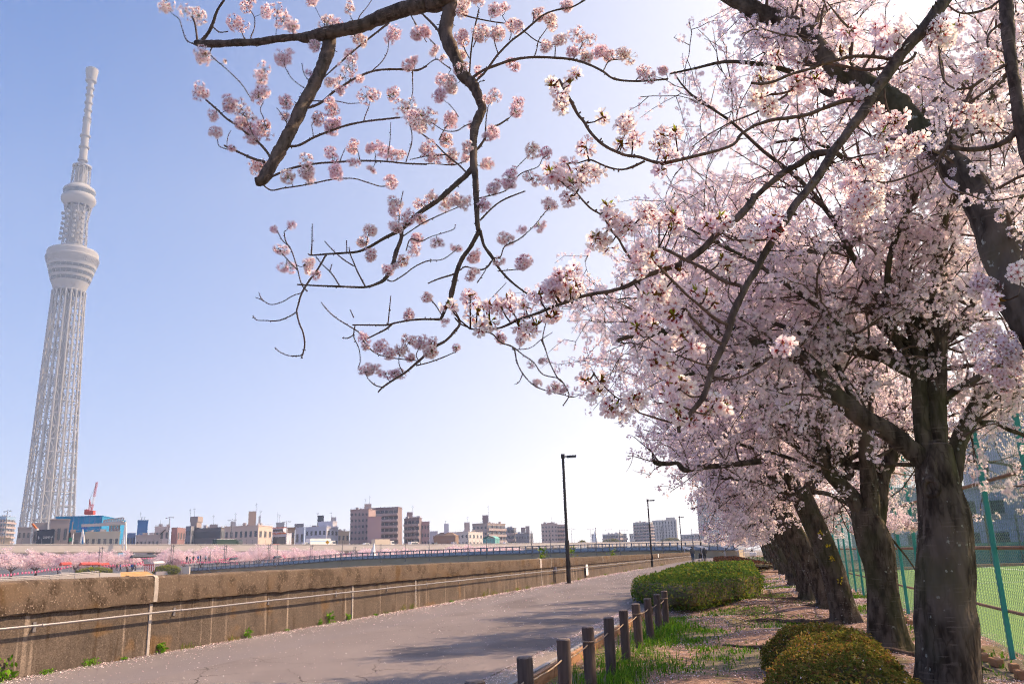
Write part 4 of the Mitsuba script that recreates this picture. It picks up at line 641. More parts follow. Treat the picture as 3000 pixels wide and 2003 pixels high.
add('far_bank', prism(fb, -4.0, 0.0), 'm_bank', kind='structure', label='pale embankment on the far side of the river')
ys = np.concatenate([np.arange(-6, 40, 1.0), np.arange(40, 165, 5.0)])


def soil_z(o, y):
    if o < 6.7 or o > 11.9:
        return 0.0
    return 0.03 * (math.sin(o * 3.1 + y * 0.9) + math.sin(o * 1.7 - y * 1.6)) * min(1, (o - 6.7) * 3) + 0.045 * math.exp(-((o - 10.2) / 0.9) ** 2)


add('path', strip((0.0, 1.93), ys, 0.0), 'm_asphalt_side', kind='structure', label='darker strip of asphalt path along the foot of the flood wall')
add('path', strip((1.95, 6.03), ys, 0.004), 'm_asphalt', kind='structure', label='wide cracked asphalt path with dappled tree shadows')
add('path_edge', strip((6.03, 6.5), ys, -0.004), 'm_edge_concrete', kind='structure', label='rough strip of petal covered concrete between path and gutter')
add('soil', strip((6.72, 11.72), np.concatenate([np.arange(-6, 40, 0.5), np.arange(40, 165, 5.0)]), soil_z, 16), 'm_soil', smooth=True, kind='structure', label='trodden brown soil under the trees strewn with petals')
add('court_turf', strip((11.72, 46.0), np.array([-6, 20, 42.0]), 0.006), 'm_turf', kind='structure', label='bright green artificial turf of the sports court behind the net')
mb = MB()
for o, y0, y1 in ((20.0, -5, 42), (33.0, -5, 42)):
    mb.box(((XY(o, y0) + XY(o, y1)) / 2, (y0 + y1) / 2, 0.012), (0.06, (y1 - y0) * 1.035, 0.004), YAW)
for y in (14.0, 25.0):
    mb.box((XY(26, y), y, 0.0135), (22, 0.06, 0.004), YAW * 0.4)
add('court_line', mb.mesh(), 'm_line', kind='structure', label='white painted lines on the green court')
# ------------------------------------------------------------------ flood wall, in panels between its joints
WALL = thing('flood_wall', 'long low brown concrete flood wall on the left edge of the path', 'wall')
joints = [-5.0, 5.3, 12.85, 15.95, 19.3, 22.9, 27.9, 31.6, 36.6, 41.0, 46.0, 51.5, 57.5, 64.0, 72.0, 82.0, 94.0, 110.0, 130.0]
rng = np.random.default_rng(3)
for a, b in zip(joints[:-1], joints[1:]):
    n = max(2, int((b - a) / 0.5))
    yy = np.linspace(a + 0.006, b - 0.006, n + 1)
    prof = [(-0.32, -0.35), (-0.32, 0.72), (0.0, 0.72), (0.0, -0.02)]
    v = np.array([[XY(o, y), y, z] for y in yy for o, z in prof])
    f = np.array([[i * 4 + k, (i + 1) * 4 + k, (i + 1) * 4 + (k + 1) % 4, i * 4 + (k + 1) % 4] for i in range(n) for k in range(4)] + [[0, 1, 2, 3], [n * 4 + 3, n * 4 + 2, n * 4 + 1, n * 4]])
    add('panel', (v, f), 'm_wall', WALL)
cj = [-5.0, 12.85, 36.3, 38.2, 51.5, 72.0, 94.0, 130.0]
for a, b in zip(cj[:-1], cj[1:]):
    n = max(4, int((b - a) / 0.16)) if a < 40 else 24
    yy = np.linspace(a + (0.035 if a > 0 else 0), b - 0.035, n + 1)
    base = [(-0.40, 0.74), (-0.40, 1.085), (-0.365, 1.118), (-0.1, 1.124), (0.035, 1.112), (0.062, 1.085), (0.068, 0.90), (0.062, 0.735), (0.03, 0.722), (-0.30, 0.724)]
    v = []
    for i, y in enumerate(yy):
        w = 0.010 * math.sin(y * 1.3) + 0.006 * math.sin(y * 4.7 + 1)
        for k, (o, z) in enumerate(base):
            j = rng.normal(0, 0.0035)
            zz = z + (w * 0.5 if 1 <= k <= 5 else 0) + (rng.normal(0, 0.007) if k in (7, 8) else 0)
            v.append([XY(o + j, y), y, zz])
    m = len(base)
    f = [[i * m + k, (i + 1) * m + k, (i + 1) * m + (k + 1) % m, i * m + (k + 1) % m] for i in range(len(yy) - 1) for k in range(m)]
    v, f = np.array(v), np.array(f)
    tri = np.vstack([f[:, [0, 1, 2]], f[:, [0, 2, 3]]])
    e = (len(yy) - 1) * m
    tri = np.vstack([tri, [[0, k, k + 1] for k in range(1, m - 1)], [[e, e + k + 1, e + k] for k in range(1, m - 1)]])
    add('coping', (v, tri), 'm_coping', WALL, smooth=40)
for y, w in ((12.85, 0.085), (36.3, 0.30), (38.2, 0.05), (51.5, 0.08), (72.0, 0.1), (94.0, 0.1)):
    mb = MB()
    pts = [(-0.405, 0.75), (-0.405, 1.095), (-0.37, 1.128), (-0.1, 1.134), (0.04, 1.122), (0.068, 1.09), (0.074, 0.90), (0.068, 0.745)]
    v = np.array([[XY(o, yy_), yy_, z] for yy_ in (y - w / 2, y + w / 2) for o, z in pts])
    k = len(pts)
    f = [[i, i + k, i + k + 1, i + 1] for i in range(k - 1)]
    mb.put(v, f)
    add('joint_filler', mb.mesh(), 'm_filler', WALL, smooth=50, label='pale mortar band over the joint of the coping')
for y in (12.85, 19.3, 22.9, 36.6):
    mb = MB().box((XY(0.008, y), y, 0.35), (0.016, 0.055, 0.74), YAW)
    add('joint_strip', mb.mesh(), 'm_filler', WALL)
# handrail on the wall
HR = thing('handrail', 'grey steel handrail pipe fixed along the flood wall', 'handrail')
hy = np.concatenate([np.arange(-5, 60, 1.0), np.arange(60, 131, 5.0)])
add('rail', tube([P3(0.135, y, 0.592 + 0.004 * math.sin(y * 2.1)) for y in hy], 0.0165, 10), 'm_steel', HR, smooth=40)
br = MB()
br.box((0.06, 0, 0.0), (0.13, 0.014, 0.014)).box((0.003, 0, -0.02), (0.008, 0.05, 0.12)).tube([(0.131, -0.022, 0), (0.131, 0.022, 0)], 0.0205, 8)
bply = mikit.ply(br.mesh(), 'm_steel')
for y in np.concatenate([np.arange(10.8, 60, 2.58), np.arange(61, 128, 5.2)]):
    copy('bracket', bply, T().translate([XY(0.004, y), y, 0.592 + 0.004 * math.sin(y * 2.1)]).rotate([0, 0, 1], math.degrees(YAW)), HR)
for y in (13.6, 17.4, 21.2):
    add('pipe_sleeve', tube([P3(0.135, y, 0.592), P3(0.135, y + 0.12, 0.592)], 0.0195, 10), 'm_steel', HR, smooth=40)
# conduit box and plate by the first lamp
k = thing('junction_box', 'small grey conduit box on the flood wall beside the nearest lamp', 'junction box')
mb = MB().box(P3(0.06, 38.9, 0.62), (0.12, 0.24, 0.22), YAW, 0.02)
add('box', mb.mesh(), 'c_grey', k)
add('conduit', tube([P3(0.05, 38.9, 0.0), P3(0.05, 38.9, 0.5)], 0.02, 6), 'c_black', k)
for y, z0, z1, t in ((46.2, 0.16, 0.72, 'upright white plate low on the flood wall right of the nearest lamp'), (82.0, 0.75, 1.10, 'small white plate on the wall coping right of the second lamp')):
    k = thing('sign_plate', t, 'sign')
    add('plate', rbox((0.02, 0.62, z1 - z0), 0.008).apply_transform(trimesh.transformations.translation_matrix(P3(0.10, y, (z0 + z1) / 2)) @ trimesh.transformations.rotation_matrix(YAW, [0, 0, 1])), 'c_white', k)
    add('fixing', MB().box(P3(0.05, y - 0.2, (z0 + z1) / 2), (0.08, 0.03, 0.03), YAW).box(P3(0.05, y + 0.2, (z0 + z1) / 2), (0.08, 0.03, 0.03), YAW).mesh(), 'm_steel', k)


# ------------------------------------------------------------------ street lamps on the path
def lamp(x, y, h, label):
    k = thing('street_lamp', label, 'street lamp', 'street lamps along the path')
    add('base_plate', MB().box((x, y, 0.012), (0.34, 0.34, 0.03), YAW).mesh(), 'm_edge_concrete', k)
    a = np.arange(8)
    add('lower_pole', tube([(x, y, 0), (x, y, h * 0.325), (x, y, h * 0.33)], [0.098, 0.094, 0.07], 12), 'm_lamp', k, smooth=40)
    add('upper_pole', tube([(x, y, h * 0.33), (x, y, h - 0.02)], [0.068, 0.058], 12), 'm_lamp', k, smooth=40)
    add('door_flap', MB().box((x + 0.085, y - 0.03, h * 0.14), (0.04, 0.09, 0.34), 0, 0.008).mesh(), 'm_lamp', k)
    head = MB().box((x + 0.0, y, h - 0.05), (0.17, 0.15, 0.20), 0, 0.02).bar((x + 0.06, y, h - 0.08), (x + 0.22, y, h - 0.07), 0.06, 0.06)
    pts = np.array([[0.20, -.10, -.13], [0.20, .10, -.13], [0.62, -.12, -.10], [0.62, .12, -.10], [0.20, -.08, -.03], [0.20, .08, -.03], [0.62, -.09, -.02], [0.62, .09, -.02]]) + [x, y, h]
    m = trimesh.convex.convex_hull(pts)
    head.put(m.vertices, m.faces)
    add('lamp_head', head.mesh(), 'm_lamp', k)
    add('lamp_glass', MB().box((x + 0.42, y, h - 0.125), (0.36, 0.17, 0.02)).mesh(), 'm_lamp_glass', k)


for x, y, h, t in ((2.19, 39.12, 5.75, 'nearest and tallest looking black street lamp standing on the path against the flood wall'), (11.72, 76.6, 5.85, 'second black street lamp along the path right of the nearest one'), (21.6, 114.5, 5.8, 'third street lamp along the path beside the walking couple'), (32.0, 152.0, 5.8, 'farthest small street lamp behind the walking couple')):
    lamp(x, y, h, t)

# ------------------------------------------------------------------ gutter, edging, posts and rope
gy = np.arange(2.0, 17.1, 1.2)
GUT = thing('gutter', 'grey concrete gutter channel along the edge of the path', 'gutter')
for a in gy[:-1]:
    mb = MB()
    for o, z, w in ((6.535, 0.03, 0.05), (6.60, -0.005, 0.08), (6.665, 0.03, 0.05)):
        mb.bar(P3(o, a + 0.006, z), P3(o, a + 1.194, z), w, 0.07)
    add('channel_piece', mb.mesh(), 'm_gutter', GUT)
EB = thing('edging_board', 'low reddish brown edging boards between gutter and grass', 'edging')
for a in np.arange(2.0, 17.0, 1.8):
    add('board', MB().bar(P3(6.735, a + .01, 0.045), P3(6.735, a + 1.79, 0.045), 0.045, 0.15).mesh(), 'm_board', EB)
rng = np.random.default_rng(11)
post_y = [2.75, 3.72, 4.72, 5.75, 6.85, 7.89, 8.97, 10.05, 11.17, 12.40, 13.51, 14.60]
post_words = ['of the row nearest the viewpoint, before the picture edge', 'second in the row from the viewpoint, before the picture edge', 'at the bottom edge, its top barely in the picture', 'nearest the camera', 'second from the camera', 'third from the camera with a rope tied round it', 'fourth from the camera', 'fifth from the camera', 'sixth from the camera with a rope tied round it', 'seventh from the camera', 'eighth from the camera', 'last, against the clipped hedge']


def post_mesh(seed):
    r = np.random.default_rng(seed)
    n, m = 20, 9
    a = np.arange(n) * 2 * np.pi / n
    groove = 1 - 0.06 * (r.random(n) < 0.35) + r.normal(0, 0.012, n)
    z = np.linspace(-0.1, 0.572, m)
    v = np.array([[0.054 * groove[i] * (1 + 0.02 * math.sin(zz * 9 + i)) * math.cos(a[i]), 0.054 * groove[i] * math.sin(a[i]), zz] for zz in z for i in range(n)])
    f = [[j * n + i, j * n + (i + 1) % n, (j + 1) * n + (i + 1) % n, (j + 1) * n + i] for j in range(m - 1) for i in range(n)]
    return v, np.array(f), groove


for i, y in enumerate(post_y):
    k = thing('wooden_post', 'dark weathered round fence post ' + post_words[i] if post_words[i] else 'dark weathered round fence post of the roped row before the picture edge', 'post', 'roped posts along the path')
    v, f, g = post_mesh(i)
    rx, ry = rng.normal(0, 0.012, 2)
    R = trimesh.transformations.euler_matrix(rx, ry, rng.random() * 6)[:3, :3]
    add('shaft', (v @ R.T + P3(7.38, y, 0), f), 'm_post', k, smooth=35)
    a = np.arange(20) * 2 * np.pi / 20
    r1, r2 = 0.054 * g, 0.048 * g
    cap = np.vstack([np.stack([r1 * np.cos(a), r1 * np.sin(a), a * 0 + 0.572], 1), np.stack([r2 * np.cos(a), r2 * np.sin(a), a * 0 + 0.582], 1), [[0, 0, 0.584]]])
    j = np.arange(20)
    ff = np.vstack([np.stack([j, (j + 1) % 20, (j + 1) % 20 + 20], 1), np.stack([j, (j + 1) % 20 + 20, j + 20], 1), np.stack([j + 20, (j + 1) % 20 + 20, j * 0 + 40], 1)])
    add('post_top', (cap @ R.T + P3(7.38, y, 0), ff), 'm_post_top', k)
    if i in (2, 5, 8, 11):
        w = np.arange(13) * 2 * np.pi / 12
        add('rope_loop', tube(np.stack([XY(7.38, y) + .061 * np.cos(w), y + .061 * np.sin(w), 0.465 + 0.006 * np.sin(w)], 1), 0.0065, 5), 'm_rope', k, smooth=True)
for i, (a, b) in enumerate(zip(post_y[:-1], post_y[1:])):
    t = np.linspace(0, 1, 9)
    sag = 0.05 if (a + b) % 2 < 1.3 else 0.035
    p = np.array([P3(7.38 - 0.05 * (1 - abs(2 * s - 1)), a + (b - a) * s, 0.44 - sag * 4 * s * (1 - s)) for s in t])
    k = add('rope', tube(p, 0.0062, 5), 'm_rope', smooth=True, label='thin sagging tan rope between two posts, ' + ORD[i] + ' length of the row from the camera', cat='rope', group='ropes between the posts')
# ------------------------------------------------------------------ hedges and low plants
LEAFV = np.array([[0, 0, 0], [.45, .26, .08], [.45, -.26, .08], [1, 0, 0.02]])
LEAFF = np.array([[0, 2, 1], [1, 2, 3]])


def leaves(pos, nor, size, cols, rng, spread=0.9, V=LEAFV, F=LEAFF):
    """One small leaf for each position, facing more or less along nor."""
    n = len(pos)
    d = nrm(rng.normal(size=(n, 3)) * spread + nor)
    t = nrm(np.cross(d, rng.normal(size=(n, 3))))
    s = np.cross(d, t)
    B = np.stack([t, s, d], 1)
    v = pos[:, None] + np.einsum('ij,njk->nik', V, B) * size[:, None, None]
    f = F[None] + (np.arange(n) * len(V))[:, None, None]
    return v.reshape(-1, 3), f.reshape(-1, 3), np.repeat(cols, len(V), 0)


def pick(rng, n, pal, w):
    pal = np.array(pal)
    return pal[rng.choice(len(pal), n, p=np.array(w) / sum(w))] * rng.uniform(0.7, 1.25, (n, 1))


def on_mesh(m, n, rng):
    a = m.area_faces / m.area
    i = rng.choice(len(a), n, p=a)
    u, v = rng.random(n), rng.random(n)
    q = u + v > 1
    u[q], v[q] = 1 - u[q], 1 - v[q]
    t = m.triangles[i]
    return t[:, 0] + u[:, None] * (t[:, 1] - t[:, 0]) + v[:, None] * (t[:, 2] - t[:, 0]), m.face_normals[i]


def hedge_body(poly, h, sub=0.3, amp=0.03, seed=0, div=22):
    area = Polygon(poly).area * 2
    mm = manifold3d.CrossSection([np.asarray(poly, float)]).extrude(h - 0.06).translate([0, 0, 0.06]).refine_to_length(max(sub, math.sqrt(area) / div)).to_mesh()
    m = trimesh.Trimesh(np.array(mm.vert_properties[:, :3]), np.array(mm.tri_verts))
    nn = m.vertex_normals
    w = np.sin(m.vertices[:, 0] * 3.1 + seed) * np.sin(m.vertices[:, 1] * 2.3) + 0.6 * np.sin(m.vertices[:, 0] * 7 + m.vertices[:, 2] * 9)
    m.vertices = m.vertices + nn * (w * amp)[:, None] - nn * 0.02
    trimesh.smoothing.filter_laplacian(m, iterations=4)
    return m


def hedge(name, label, poly, h, n, size, pal, w, dense_near, cat='hedge', parts=True):
    k = thing(name, label, cat)
    rng = np.random.default_rng(len(label))
    m = hedge_body(poly, h, div=38 if name == 'clipped_hedge' else 20)
    p, q = on_mesh(m, n, rng)
    keep = np.ones(len(p), bool)
    if dense_near:
        d = np.hypot(p[:, 0], p[:, 1])
        keep = rng.random(len(p)) < np.clip((dense_near / d) ** 1.3, 0.1, 1)
    p, q = p[keep], q[keep]
    d = np.hypot(p[:, 0], p[:, 1])
    big = np.clip(d / max(dense_near, 1), 1, 3) if dense_near else 1
    p = p + q * rng.normal(0.012, 0.022, (len(p), 1))
    cols = pick(rng, len(p), pal, w)
    v, f, c = leaves(p, q, size * rng.uniform(.7, 1.2, len(p)) * big, cols, rng)
    add('foliage', (v, f), 'm_leaf', k, color=c, kind='stuff')
    add('inner_twigs', (m.vertices - m.vertex_normals * 0.035, m.faces), 'm_hedge_core', k)
    return k, m


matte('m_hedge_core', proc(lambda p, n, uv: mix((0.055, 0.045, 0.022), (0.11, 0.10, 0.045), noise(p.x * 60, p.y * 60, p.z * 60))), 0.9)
G1 = [(0.13, 0.22, 0.035), (0.20, 0.26, 0.045), (0.075, 0.15, 0.035), (0.36, 0.31, 0.05), (0.22, 0.15, 0.06)]
hp = [(2.78, 21.3), (3.05, 16.35), (6.0, 22.0), (11.7, 44.0), (8.4, 44.0)]
hp = list(Polygon(hp).buffer(.12).buffer(-.30).buffer(.30, 5).exterior.coords)[:-1][::-1]
if Polygon(hp).exterior.is_ccw is False:
    hp = hp[::-1]
hk, hm = hedge('clipped_hedge', 'broad clipped evergreen hedge bed right of the path behind the posts', hp, 0.58, 75000, 0.060, G1, (5, 5, 3, 1.2, .5), 17.0)
rng = np.random.default_rng(4)
mb, cc = MB(), []
for _ in range(16):
    y = rng.uniform(19, 42)
    x = rng.uniform(2.9 + 0.25 * (y - 20), 5.5 + 0.25 * (y - 20))
    c = np.array([x, y, 0.5])
    n = 5
    p = c + rng.normal(size=(n, 3)) * [.05, .05, .03] + np.array([0, 0, .1])
    v, f, co = leaves(p, np.tile([0, 0, 1.0], (n, 1)), np.full(n, .09), pick(rng, n, [(.2, .17, .02), (.09, .13, .02)], (1, 1)), rng, 1.2)
    mb.put(v, f)
    cc.append(co)
add('stray_shoot', mb.mesh(), 'm_leaf', hk, color=np.vstack(cc), kind='stuff')
BR = [(0.10, 0.045, 0.032), (0.13, 0.06, 0.04), (0.07, 0.035, 0.025), (0.07, 0.06, 0.025)]
hedge('bare_hedge', 'low reddish brown hedge beyond the green hedge under the trees', [(11.2, 47.0), (12.75, 43.0), (13.35, 46.5), (21.8, 86), (19.6, 88)], 0.46, 26000, 0.09, BR, (4, 4, 3, 1), 45.0)
bed = [(14.6, 50.5), (18.4, 60.0), (26.0, 92), (23.0, 92)]
hedge('flower_bed', 'bed of green ground cover with small white flowers beyond the brown hedge', [(14.0, 47.5), (16.6, 54), (26.0, 92), (22.4, 88)], 0.22, 16000, 0.11, [(0.07, 0.10, 0.03), (0.10, 0.14, 0.03), (0.5, 0.5, 0.45)], (5, 4, 3), 50.0, 'flower bed')
AZ = [(0.17, 0.18, 0.035), (0.24, 0.19, 0.045), (0.12, 0.15, 0.03), (0.34, 0.19, 0.06), (0.46, 0.36, 0.13), (0.24, 0.10, 0.06)]
for i, (o, y, rx, ry, h, t) in enumerate(((9.35, 4.55, .56, .55, .44, 'rounded azalea bush before the bottom edge'), (9.42, 5.70, .58, .60, .46, 'nearest wide rounded azalea bush at the bottom right'), (9.47, 6.78, .52, .50, .45, 'second olive green azalea mound behind the nearest one'), (9.55, 7.80, .52, .50, .43, 'third azalea mound with small white flowers on top'), (9.50, 8.85, .56, .52, .43, 'last azalea mound before the bare ground, its side in shade'))):
    k = thing('azalea_bush', t, 'bush', 'clipped azalea mounds under the trees')
    rng = np.random.default_rng(50 + i)
    m = trimesh.creation.icosphere(4)
    v = m.vertices.copy()
    v = np.sign(v) * np.abs(v) ** np.array([0.85, 0.85, 0.8])
    w = np.sin(v[:, 0] * 5 + i) * np.sin(v[:, 1] * 4 + 2 * i) + 0.5 * np.sin(v[:, 2] * 7 + v[:, 0] * 9)
    v = v * (1 + 0.045 * w)[:, None] * [rx, ry, h]
    v = v[:, :] + P3(o, y, 0.0)
    m = trimesh.Trimesh(v, m.faces, process=False)
    n = 15000
    p, q = on_mesh(m, n * 2, rng)
    a = p[:, 2] > 0.02
    p, q = p[a][:n], q[a][:n]
    p = p + q * rng.normal(0.008, 0.014, (len(p), 1))
    pv, pf, pc = leaves(p, q + [0, 0, .4], 0.030 * rng.uniform(.6, 1.3, len(p)), pick(rng, len(p), AZ, (5, 5, 4, 2, 1.2, 1)), rng, 0.85)
    add('foliage', (pv, pf), 'm_leaf', k, color=pc, kind='stuff')
    add('inner_twigs', (m.vertices - m.vertex_normals * .03, m.faces), 'm_hedge_core', k)
    s, sn = on_mesh(m, 160, rng)
    s, sn = s[s[:, 2] > .25 * h], sn[s[:, 2] > .25 * h]
    sv, sf, sc = leaves(s + sn * .02, sn, np.full(len(s), .018), pick(rng, len(s), [(.75, .62, .66)], (1,)), rng, .6)
    add('fallen_petals', (sv, sf), 'm_petals', k, color=sc, kind='stuff')


# grass blades
def blades(pos, h, w, rng, pal, wt, lean=0.5):
    n = len(pos)
    a = rng.random(n) * 2 * np.pi
    d = np.stack([np.cos(a), np.sin(a), a * 0], 1)
    s = np.stack([-np.sin(a), np.cos(a), a * 0], 1) * (w / 2)[:, None]
    l = (lean * rng.random(n) * h)[:, None]
    z = np.array([0, 0, 1.0])
    b = pos
    m1 = b + d * l * .3 + z * (h * .55)[:, None]
    t = b + d * l + z * (h * .95)[:, None]
    v = np.stack([b - s, b + s, m1 - s * .8, m1 + s * .8, t], 1).reshape(-1, 3)
    f = (np.array([[0, 1, 3], [0, 3, 2], [2, 3, 4]])[None] + (np.arange(n) * 5)[:, None, None]).reshape(-1, 3)
    return v, f, np.repeat(pick(rng, n, pal, wt), 5, 0)


rng = np.random.default_rng(21)
GP = [(0.10, 0.26, 0.018), (0.16, 0.33, 0.03), (0.07, 0.18, 0.02), (0.25, 0.33, 0.06)]
pos = []
for y0, n, hh in [(y, 330, .16) for y in post_y[3:]] + [(y + .4, 240, .14) for y in post_y[4:]]:
    o = rng.normal(7.42, .22, n)
    y = rng.normal(y0, .30, n)
    pos.append(np.stack([XY(o, y), y, o * 0], 1)[(o > 6.82) & (o < 8.2)])
pos = np.vstack(pos)
near_w = np.hypot(pos[:, 0], pos[:, 1])
v, f, c = blades(pos, rng.uniform(.04, .17, len(pos)) * (.55 + .6 * (np.sin(pos[:, 0] * 6.1) * np.sin(pos[:, 1] * 4.3) > -.2)), 0.006 + 0.0004 * near_w, rng, GP, (5, 5, 3, 2), 1.3)
add('grass', (v, f), 'm_leaf', color=c, kind='stuff', label='bright green tufts of grass round the feet of the roped posts')
pos = []
for _ in range(420):
    o, y = rng.uniform(7.0, 11.4), rng.uniform(5, 34) if rng.random() < .8 else rng.uniform(30, 60)
    if 8.75 < o < 10.2 and y < 9.6:
        continue
    n = rng.integers(15, 60)
    q = rng.normal(0, .16 + .01 * y, (n, 2))
    pos.append(np.stack([XY(o + q[:, 0], y + q[:, 1]), y + q[:, 1], q[:, 0] * 0], 1))
for _ in range(150):
    y = rng.uniform(9, 30)
    o = rng.normal(11.0, .30)
    n = 45
    q = rng.normal(0, .12, (n, 2))
    pos.append(np.stack([XY(o + q[:, 0], y + q[:, 1]), y + q[:, 1], q[:, 0] * 0], 1))
for _ in range(90):
    y = rng.uniform(20, 36)
    o = rng.normal(9.6, .5)
    q = rng.normal(0, .3, (50, 2))
    pos.append(np.stack([XY(o + q[:, 0], y + q[:, 1]), y + q[:, 1], q[:, 0] * 0], 1))
for _ in range(45):
    y = rng.uniform(6, 17)
    o = rng.normal(8.0, .35)
    q = rng.normal(0, .13, (60, 2))
    pos.append(np.stack([XY(o + q[:, 0], y + q[:, 1]), y + q[:, 1], q[:, 0] * 0], 1))
pos = np.vstack(pos)
inh = np.array([(p[0] < 6.0 + (p[1] - 22) * .259 and p[1] > 16.5 and p[0] < 3.05 + (p[1] - 16.35) * .522) for p in pos])
pos = pos[~inh]
d = np.hypot(pos[:, 0], pos[:, 1])
v, f, c = blades(pos, rng.uniform(.015, .07, len(pos)), 0.006 + 0.0007 * d, rng, GP, (4, 4, 4, 2), 1.0)
add('grass', (v, f), 'm_leaf', color=c, kind='stuff', label='thin patches of short grass on the trodden soil under the trees')
# weeds at the foot of the wall, and behind its top
weeds = [(10.45, .02, .26, 'tall leafy green weed at the foot of the wall in the bottom left corner', 'leafy'), (10.25, .10, .12, 'low leafy weed in the very bottom left corner', 'leafy'), (10.95, .10, .10, 'spreading low green weed right of the tallest weed', 'flat'), (11.7, .06, .16, 'dense mound of ferny green weed at the foot of the wall', 'flat'),
         (12.35, .04, .06, 'tiny weed between the ferny mound and the wall joint', 'flat'), (13.1, .04, .14, 'leafy weed just right of the first wall joint', 'leafy'), (13.7, .03, .12, 'small tuft right of the leafy weed by the joint', 'tuft'), (14.9, .03, .12, 'thin tuft of grass at the wall left of a pair of weeds', 'tuft'), (15.3, .04, .14, 'pair like bushy weed at the wall foot', 'leafy'),
         (16.6, .03, .06, 'flat weed on the wall foot right of the bushy pair', 'flat'), (18.2, .04, .22, 'tall stalky weed with narrow leaves at the wall foot', 'leafy'), (17.8, .05, .10, 'low round weed left of the stalky weed', 'leafy'), (19.05, .04, .12, 'small weed with a white flower right of the stalky weed', 'leafy'), (20.4, .04, .08, 'small weed near the second wall joint', 'flat'),
         (21.0, .03, .10, 'low weed at the wall before the grassy stretch', 'tuft'), (22.0, .03, .20, 'grassy weed tuft before the pale wall joint', 'tuft'), (22.6, .03, .22, 'tall grass tuft close to the pale wall joint', 'tuft'), (25.5, .04, .10, 'small brownish weed at the middle of the wall', 'flat'), (28.6, .03, .26, 'tallest grass tuft at the middle of the wall', 'tuft'), (29.6, .03, .22, 'grass tuft right of the tallest one', 'tuft'),
         (31.2, .03, .14, 'yellow green tuft near the fourth wall joint', 'tuft'), (32.6, .03, .16, 'yellow green tuft right of the fourth joint', 'tuft'), (34.0, .03, .16, 'yellow green tuft left of the broad pale joint', 'tuft'), (38.2, .03, .12, 'small tuft behind the nearest lamp', 'tuft'), (44.0, .03, .16, 'tuft left of the upright white plate', 'tuft'), (52.0, .05, .18, 'orange green tuft right of the white plate', 'tuft'), (60.0, .05, .18, 'yellow tuft at the far wall', 'tuft'), (68.0, .05, .2, 'yellow tuft left of the second lamp', 'tuft'), (84.0, .05, .2, 'yellow tuft right of the second lamp', 'tuft')]
for y, o, h, t, kind in weeds:
    n = {'leafy': 46, 'flat': 150, 'tuft': 34}[kind]
    c0 = P3(o, y, 0)
    far = max(1, y / 22)
    if kind == 'tuft':
        p = c0 + rng.normal(size=(n, 3)) * [.05 * far, .12 * far, 0]
        v, f, c = blades(p, rng.uniform(.4, 1.1, n) * h, np.full(n, .008 * far), rng, [(.16, .24, .02), (.28, .26, .02), (.10, .2, .02)], (3, 3, 3), .6)
    else:
        r = h * (0.55 if kind == 'leafy' else 1.0)
        p = c0 + nrm(rng.normal(size=(n, 3))) * rng.random((n, 1)) ** .5 * [r * .8, r * 1.1, 0]
        p[:, 2] = rng.random(n) * h * (1 if kind == 'leafy' else .55)
        p[:, 0] = np.maximum(p[:, 0], XY(.012, p[:, 1]))
        v, f, c = leaves(p, np.tile([.3, -.5, .8], (n, 1)), (0.085 if kind == 'leafy' else .04) * rng.uniform(.5, 1.1, n) * min(1.3, .45 + h * 2.6), pick(rng, n, [(.12, .30, .02), (.19, .38, .03), (.08, .2, .02)], (4, 3, 2)), rng, .7)
    k = thing('weed', t, 'weed', 'weeds along the foot of the wall')
    add('leaves', (v, f), 'm_leaf', k, color=c, kind='stuff')
for y, h, t in ((39.5, .40, 'green shoots rising behind the wall top left of the nearest lamp'), (45.5, .55, 'leafy sprig behind the wall top right of the nearest lamp'), (59.0, .4, 'low sprig behind the wall top left of the second lamp')):
    n = 40
    p = P3(-.55, y, 1.12) + rng.normal(size=(n, 3)) * [.12, .55, 0] + np.stack([np.zeros(n), np.zeros(n), rng.random(n) * h], 1)
    v, f, c = leaves(p, np.tile([.2, -.4, .9], (n, 1)), rng.uniform(.1, .22, n), pick(rng, n, [(.2, .27, .03), (.1, .19, .02), (.4, .25, .04)], (4, 3, .6)), rng, .8)
    mb = MB().put(v, f)
    k = thing('climbing_plant', t, 'plant')
    add('leaves', (v, f), 'm_leaf', k, color=c)
    add('stem', tube([P3(-.6, y, .2), P3(-.55, y + .05, .8), P3(-.52, y, 1.12 + h * .7)], .012, 5), 'm_twig', k)
# fallen petals
o = np.concatenate([rng.exponential(.22, 9000), rng.uniform(0, 6.4, 3200), 6.03 + rng.exponential(.16, 3500), rng.uniform(6.9, 12, 48000), rng.normal(10.9, .5, 16000)])
y = np.concatenate([9.5 + rng.random(9000) ** 1.4 * 60, 8 + rng.random(3200) ** 1.5 * 50, 5 + rng.random(3500) * 14, 4.5 + rng.random(48000) ** 1.6 * 34, 6 + rng.random(16000) * 26])
cl = fbm2 = np.sin(o * 2.3 + 1.3 * np.sin(y * .9)) * np.sin(y * 1.3 + 2 * np.sin(o * 1.1))
keep = ((o < 6.4) | (rng.random(len(o)) < .55 + .45 * cl)) & ((o < 6.5) | (o > 6.85))
o, y = o[keep], y[keep]
z = np.where(o > 6.72, 0.014, 0.010) + np.where(o > 6.72, 0.045 * np.exp(-((o - 10.2) / .9) ** 2), 0)
z = np.where(o > 6.72, np.array([soil_z(a, b) for a, b in zip(o, y)]) + .012, z)
p = np.stack([XY(o, y), y, z], 1)
PV = np.array([[0, 0, 0], [.4, .3, .05], [.4, -.3, .05], [1, .12, .1], [1, -.12, .1]])
PF = np.array([[0, 2, 1], [1, 2, 4], [1, 4, 3]])
